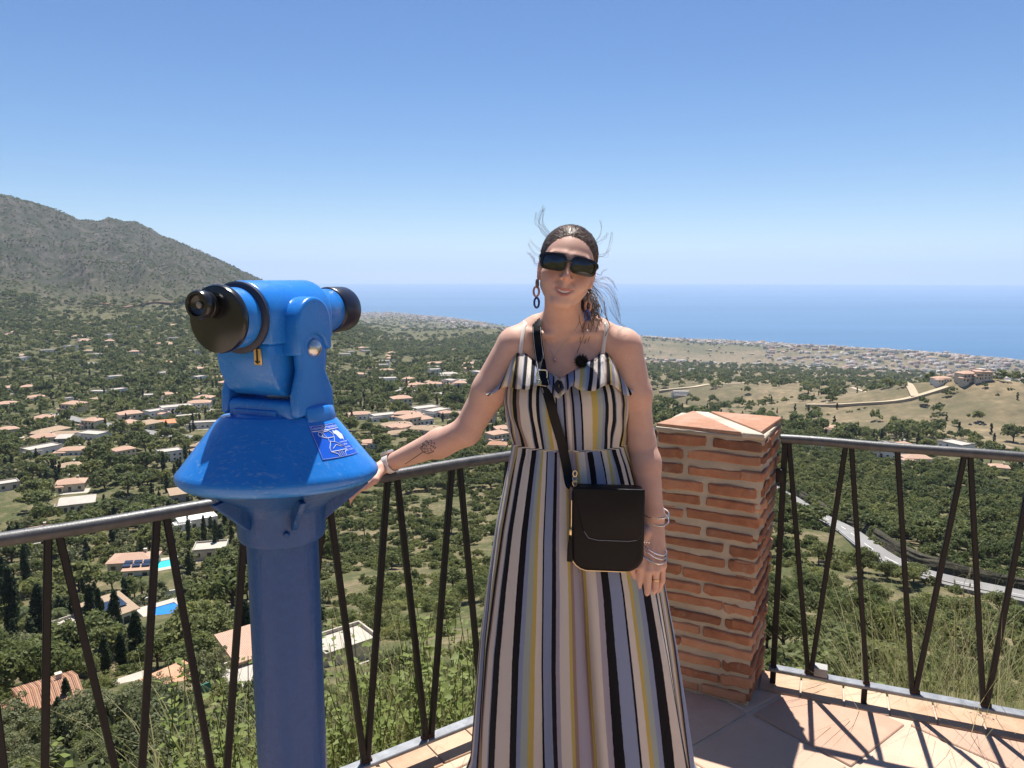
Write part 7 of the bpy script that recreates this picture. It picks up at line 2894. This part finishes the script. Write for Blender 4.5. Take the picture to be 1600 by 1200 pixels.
def leaf_shape(V, F, p, d, nrm, L, w):
    """a pointed leaf folded along its midrib"""
    d = d.normalized(); sd = d.cross(nrm)
    if sd.length < 1e-4: sd = Vector((1, 0, 0))
    sd.normalize(); up = sd.cross(d)
    b = len(V)
    V += [p, p + d * L * .38 + sd * w + up * w * .25, p + d * L, p + d * L * .38 - sd * w + up * w * .25, p + d * L * .45]
    F += [(b, b + 1, b + 4), (b + 1, b + 2, b + 4), (b + 2, b + 3, b + 4), (b + 3, b, b + 4)]


def weed_patch(name, label, spots, hfun, leafy, blades):
    V, F = [], []
    for base, h in spots:
        top = base + Vector((rw.gauss(0, .14), rw.gauss(0, .14), h))
        mid = base.lerp(top, .5) + Vector((rw.gauss(0, .03), rw.gauss(0, .03), 0))
        n = int(h * 30)
        for k in range(n):
            t = rw.uniform(.12, 1.0)
            p = (base.lerp(mid, t * 2) if t < .5 else mid.lerp(top, t * 2 - 1))
            a = rw.uniform(0, 6.28)
            d = Vector((math.cos(a), math.sin(a), rw.uniform(-.2, .7)))
            L = rw.uniform(.018, .06) * (1.15 - .4 * t)
            leaf_shape(V, F, p + d * rw.uniform(.0, .05), d, Vector((rw.gauss(0, .4), rw.gauss(0, .4), 1)), L, L * rw.uniform(.28, .46))
        # stem
        b = len(V)
        for q in (base, mid, top):
            V += [q + Vector((.002, 0, 0)), q + Vector((-.001, .002, 0)), q + Vector((-.001, -.002, 0))]
        for i in (0, 3):
            F += [(b + i, b + i + 1, b + i + 4), (b + i, b + i + 4, b + i + 3), (b + i + 1, b + i + 2, b + i + 5), (b + i + 1, b + i + 5, b + i + 4), (b + i + 2, b + i, b + i + 3), (b + i + 2, b + i + 3, b + i + 5)]
    me = from_np(name, np.array([tuple(v) for v in V]), np.array(F))
    o = mesh_obj(name, me, leafy)
    tag(o, label, 'weeds', kind='stuff')


def blade_patch(name, label, spots, mat, wid=.0035):
    V, F = [], []
    for base, h in spots:
        a = rw.uniform(0, 6.28); d = Vector((math.cos(a), math.sin(a), 0))
        lean = rw.uniform(.1, .55) * h
        side = Vector((-d.y, d.x, 0)) * wid * rw.uniform(.6, 1.4)
        b = len(V)
        N = 5
        for i in range(N):
            t = i / (N - 1)
            p = base + Vector((0, 0, h * (t - .18 * t ** 3))) + d * lean * t * t
            w = side * (1 - t) ** .7
            V += [p - w, p + w]
        for i in range(N - 1):
            F.append((b + i * 2, b + i * 2 + 1, b + i * 2 + 3, b + i * 2 + 2))
    me = from_np(name, np.array([tuple(v) for v in V]), np.array(F))
    tag(mesh_obj(name, me, mat), label, 'grass', kind='stuff')


def spots_along(rail, n, s0, s1, q0, q1, num, hf):
    out = []
    SQ = [(rw.uniform(s0, s1), rw.uniform(q0, q1)) for _ in range(num)]
    xs_ = np.array([rail[0].x + rail[1].x * s + n[0] * q for s, q in SQ]); ys_ = np.array([rail[0].y + rail[1].y * s + n[1] * q for s, q in SQ])
    zs_ = ground_z(xs_, ys_)
    for (s, q), x_, y_, z_ in zip(SQ, xs_, ys_, zs_):
        p = Vector((x_, y_, z_))
        h = hf(s, q) * rw.uniform(.6, 1.12)
        if h > .05: out.append((p - Vector((0, 0, .05)), h))
    return out


# left: leafy weeds, taller towards the dress
hl = lambda s, q: (0.62 + 0.26 * np.clip((s + .75) / .8, 0, 1)) + q * 0.30
hl2 = lambda s, q: 0.55 + q * .25
weed_patch('weeds', 'leafy yellow green weeds growing just outside the left railing', spots_along(RAIL_L, NL, -1.05, 0.75, 0.16, 0.95, 330, hl), None, M_WEED, None)
blade_patch('grass', 'tangle of green grass outside the left railing', spots_along(RAIL_L, NL, -1.1, 0.8, 0.15, 1.1, 1500, lambda s, q: hl(s, q) * 1.05), M_GRASS)
blade_patch('dry_grass', 'pale dry grass mixed into the weeds outside the left railing', spots_along(RAIL_L, NL, -1.1, 0.8, 0.15, 1.1, 1300, lambda s, q: hl(s, q) * 1.15), M_STRAW, .0026)
# right: grass, with flowering weeds near the pillar
hr = lambda s, q: 0.85 + 0.60 * np.clip((s - .28) / .30, 0, 1) + q * .3
weed_patch('weeds', 'low leafy weeds outside the right railing near the pillar', spots_along(RAIL_R, NR, 0.0, 1.5, 0.16, 0.7, 130, lambda s, q: .88 + q * .32), None, M_WEED, None)
blade_patch('grass', 'long green grass outside the right railing', spots_along(RAIL_R, NR, 0.25, 1.9, 0.14, 0.9, 2200, hr), M_GRASS, .0028)
blade_patch('dry_grass', 'straw coloured grass outside the right railing', spots_along(RAIL_R, NR, 0.3, 1.9, 0.14, 0.9, 1900, lambda s, q: hr(s, q) * 1.12), M_STRAW, .0022)
# ground cover on the first metres of slope
dd_ = np.array([rw.uniform(3.0, 26) for _ in range(5200)]); aa_ = np.radians(np.array([rw.uniform(-44, 44) for _ in range(5200)]))
cx_, cy_ = dd_ * np.sin(aa_), dd_ * np.cos(aa_)
ok_ = beyond_rail(cx_, cy_) >= .4
cz_ = ground_z(cx_, cy_)
cov_ = [(Vector((cx_[i], cy_[i], cz_[i] - .05)), rw.uniform(.25, .9)) for i in np.nonzero(ok_)[0]]
blade_patch('slope_grass', 'rough grass covering the first metres of the slope below the terrace', cov_, M_GRASS, .012)
cov2 = [(p, h * 1.1) for p, h in cov_[::6]]
weed_patch('slope_weeds', 'leafy weeds covering the slope just below the terrace', [(p, h) for p, h in cov2], None, M_WEED, None)


# wild oats one can pick out
def oat(rail, n, s, q, h, lean, label, group):
    b = rail_world(rail, n, s, q)
    root = empty('wild_oat', b)
    a = rw.uniform(0, 6.28)
    dirn = Vector((rail[1].x, rail[1].y, 0)) * lean
    pts = [Vector((0, 0, -.05)), Vector((0, 0, h * .45)) + dirn * .2, Vector((0, 0, h * .8)) + dirn * .6, Vector((0, 0, h * .97)) + dirn * 1.0, Vector((0, 0, h)) + dirn * 1.35]
    MB().tube(pts, [.0022, .0019, .0014, .0010, .0006], 5).build('stalk', M_STRAW, root, smooth=True)
    for k in range(7):
        t = .60 + .4 * k / 6
        i = min(int(t * 4), 3); p = pts[i].lerp(pts[i + 1], t * 4 - i)
        aa = k * 2.4 + a
        d = Vector((math.cos(aa), math.sin(aa), 0))
        tip = p + d * rw.uniform(.02, .045) + Vector((0, 0, rw.uniform(-.045, -.01)))
        sp_ = MB().tube([p, p + d * .015 + Vector((0, 0, .008)), tip], .0005, 4).build('branch', M_STRAW, root)
        L = rw.uniform(.020, .028)
        hk = MB().lathe([(0, 0), (.0030, -.25 * L), (.0036, -.5 * L), (.0018, -.85 * L), (0, -L)], 6, M=Matrix.Rotation(rw.uniform(-.5, .5), 3, 'X'), c=tip, cap=False)
        hk.build('spikelet', M_HUSK, sp_, smooth=True)
    tag(root, label, 'wild oat', group)


for (u, v, q, h, lean) in ((690, 860, .30, 1.02, .06), (706, 880, .42, .98, .08), (660, 985, .5, .85, -.05), (600, 1000, .35, .78, .05), (560, 1020, .4, .74, -.06), (530, 990, .3, .86, .04), (725, 930, .5, .95, -.06), (640, 960, .55, .9, .06), (615, 940, .3, .88, -.04), (480, 960, .4, .8, .05)):
    s = rail_hit(u, 1100, RAIL_L, NL)[0]
    oat(RAIL_L, NL, s, q, h, lean, 'wild oat with drooping pale husks outside the left railing', 'wild oats outside the left railing')
for (u, q, h, lean) in ((1440, .3, 1.35, .06), (1462, .4, 1.25, -.05), (1490, .25, 1.55, .05), (1510, .35, 1.45, .08), (1545, .3, 1.35, -.06), (1570, .4, 1.5, .05), (1595, .25, 1.3, .07), (1405, .5, 1.05, .1), (1330, .4, .95, -.05), (1480, .6, 1.4, -.08), (1530, .5, 1.6, .04), (1450, .5, 1.2, -.1), (1560, .6, 1.35, .1)):
    s = rail_hit(u, 1060, RAIL_R, NR)[0]
    oat(RAIL_R, NR, s, q, h, lean, 'wild oat with thin straw stalk outside the right railing', 'wild oats outside the right railing')
# yellow flowering plants by the pillar
for k, (u, q, h) in enumerate(((1215, .30, .88), (1235, .38, .95), (1252, .3, .84), (1285, .42, .86))):
    s = rail_hit(u, 1040, RAIL_R, NR)[0]
    b = rail_world(RAIL_R, NR, s, q)
    root = empty('flowering_weed', b)
    for j in range(4):
        d = Vector((rw.gauss(0, .06), rw.gauss(0, .06), 0))
        MB().tube([Vector((0, 0, -.05)), Vector((0, 0, h * .5)) + d * .4, Vector((0, 0, h * rw.uniform(.8, 1))) + d], [.003, .0024, .0012], 5).build('stem', M_GRASS, root)
        V, F = [], []
        for i in range(26):
            t = rw.uniform(.35, 1)
            p = Vector((0, 0, h * .95 * t)) + d * t
            aa = rw.uniform(0, 6.28)
            leaf_shape(V, F, p, Vector((math.cos(aa), math.sin(aa), rw.uniform(0, .6))), Vector((0, 0, 1)), rw.uniform(.02, .035), .009)
        mesh_obj('leaves', from_np('leaves', np.array([tuple(v) for v in V]), np.array(F)), M_FLOW, root)['kind'] = 'stuff'
    tag(root, 'pale yellow flowering weed outside the railing beside the pillar', 'weed', 'flowering weeds by the pillar')
build_haze()
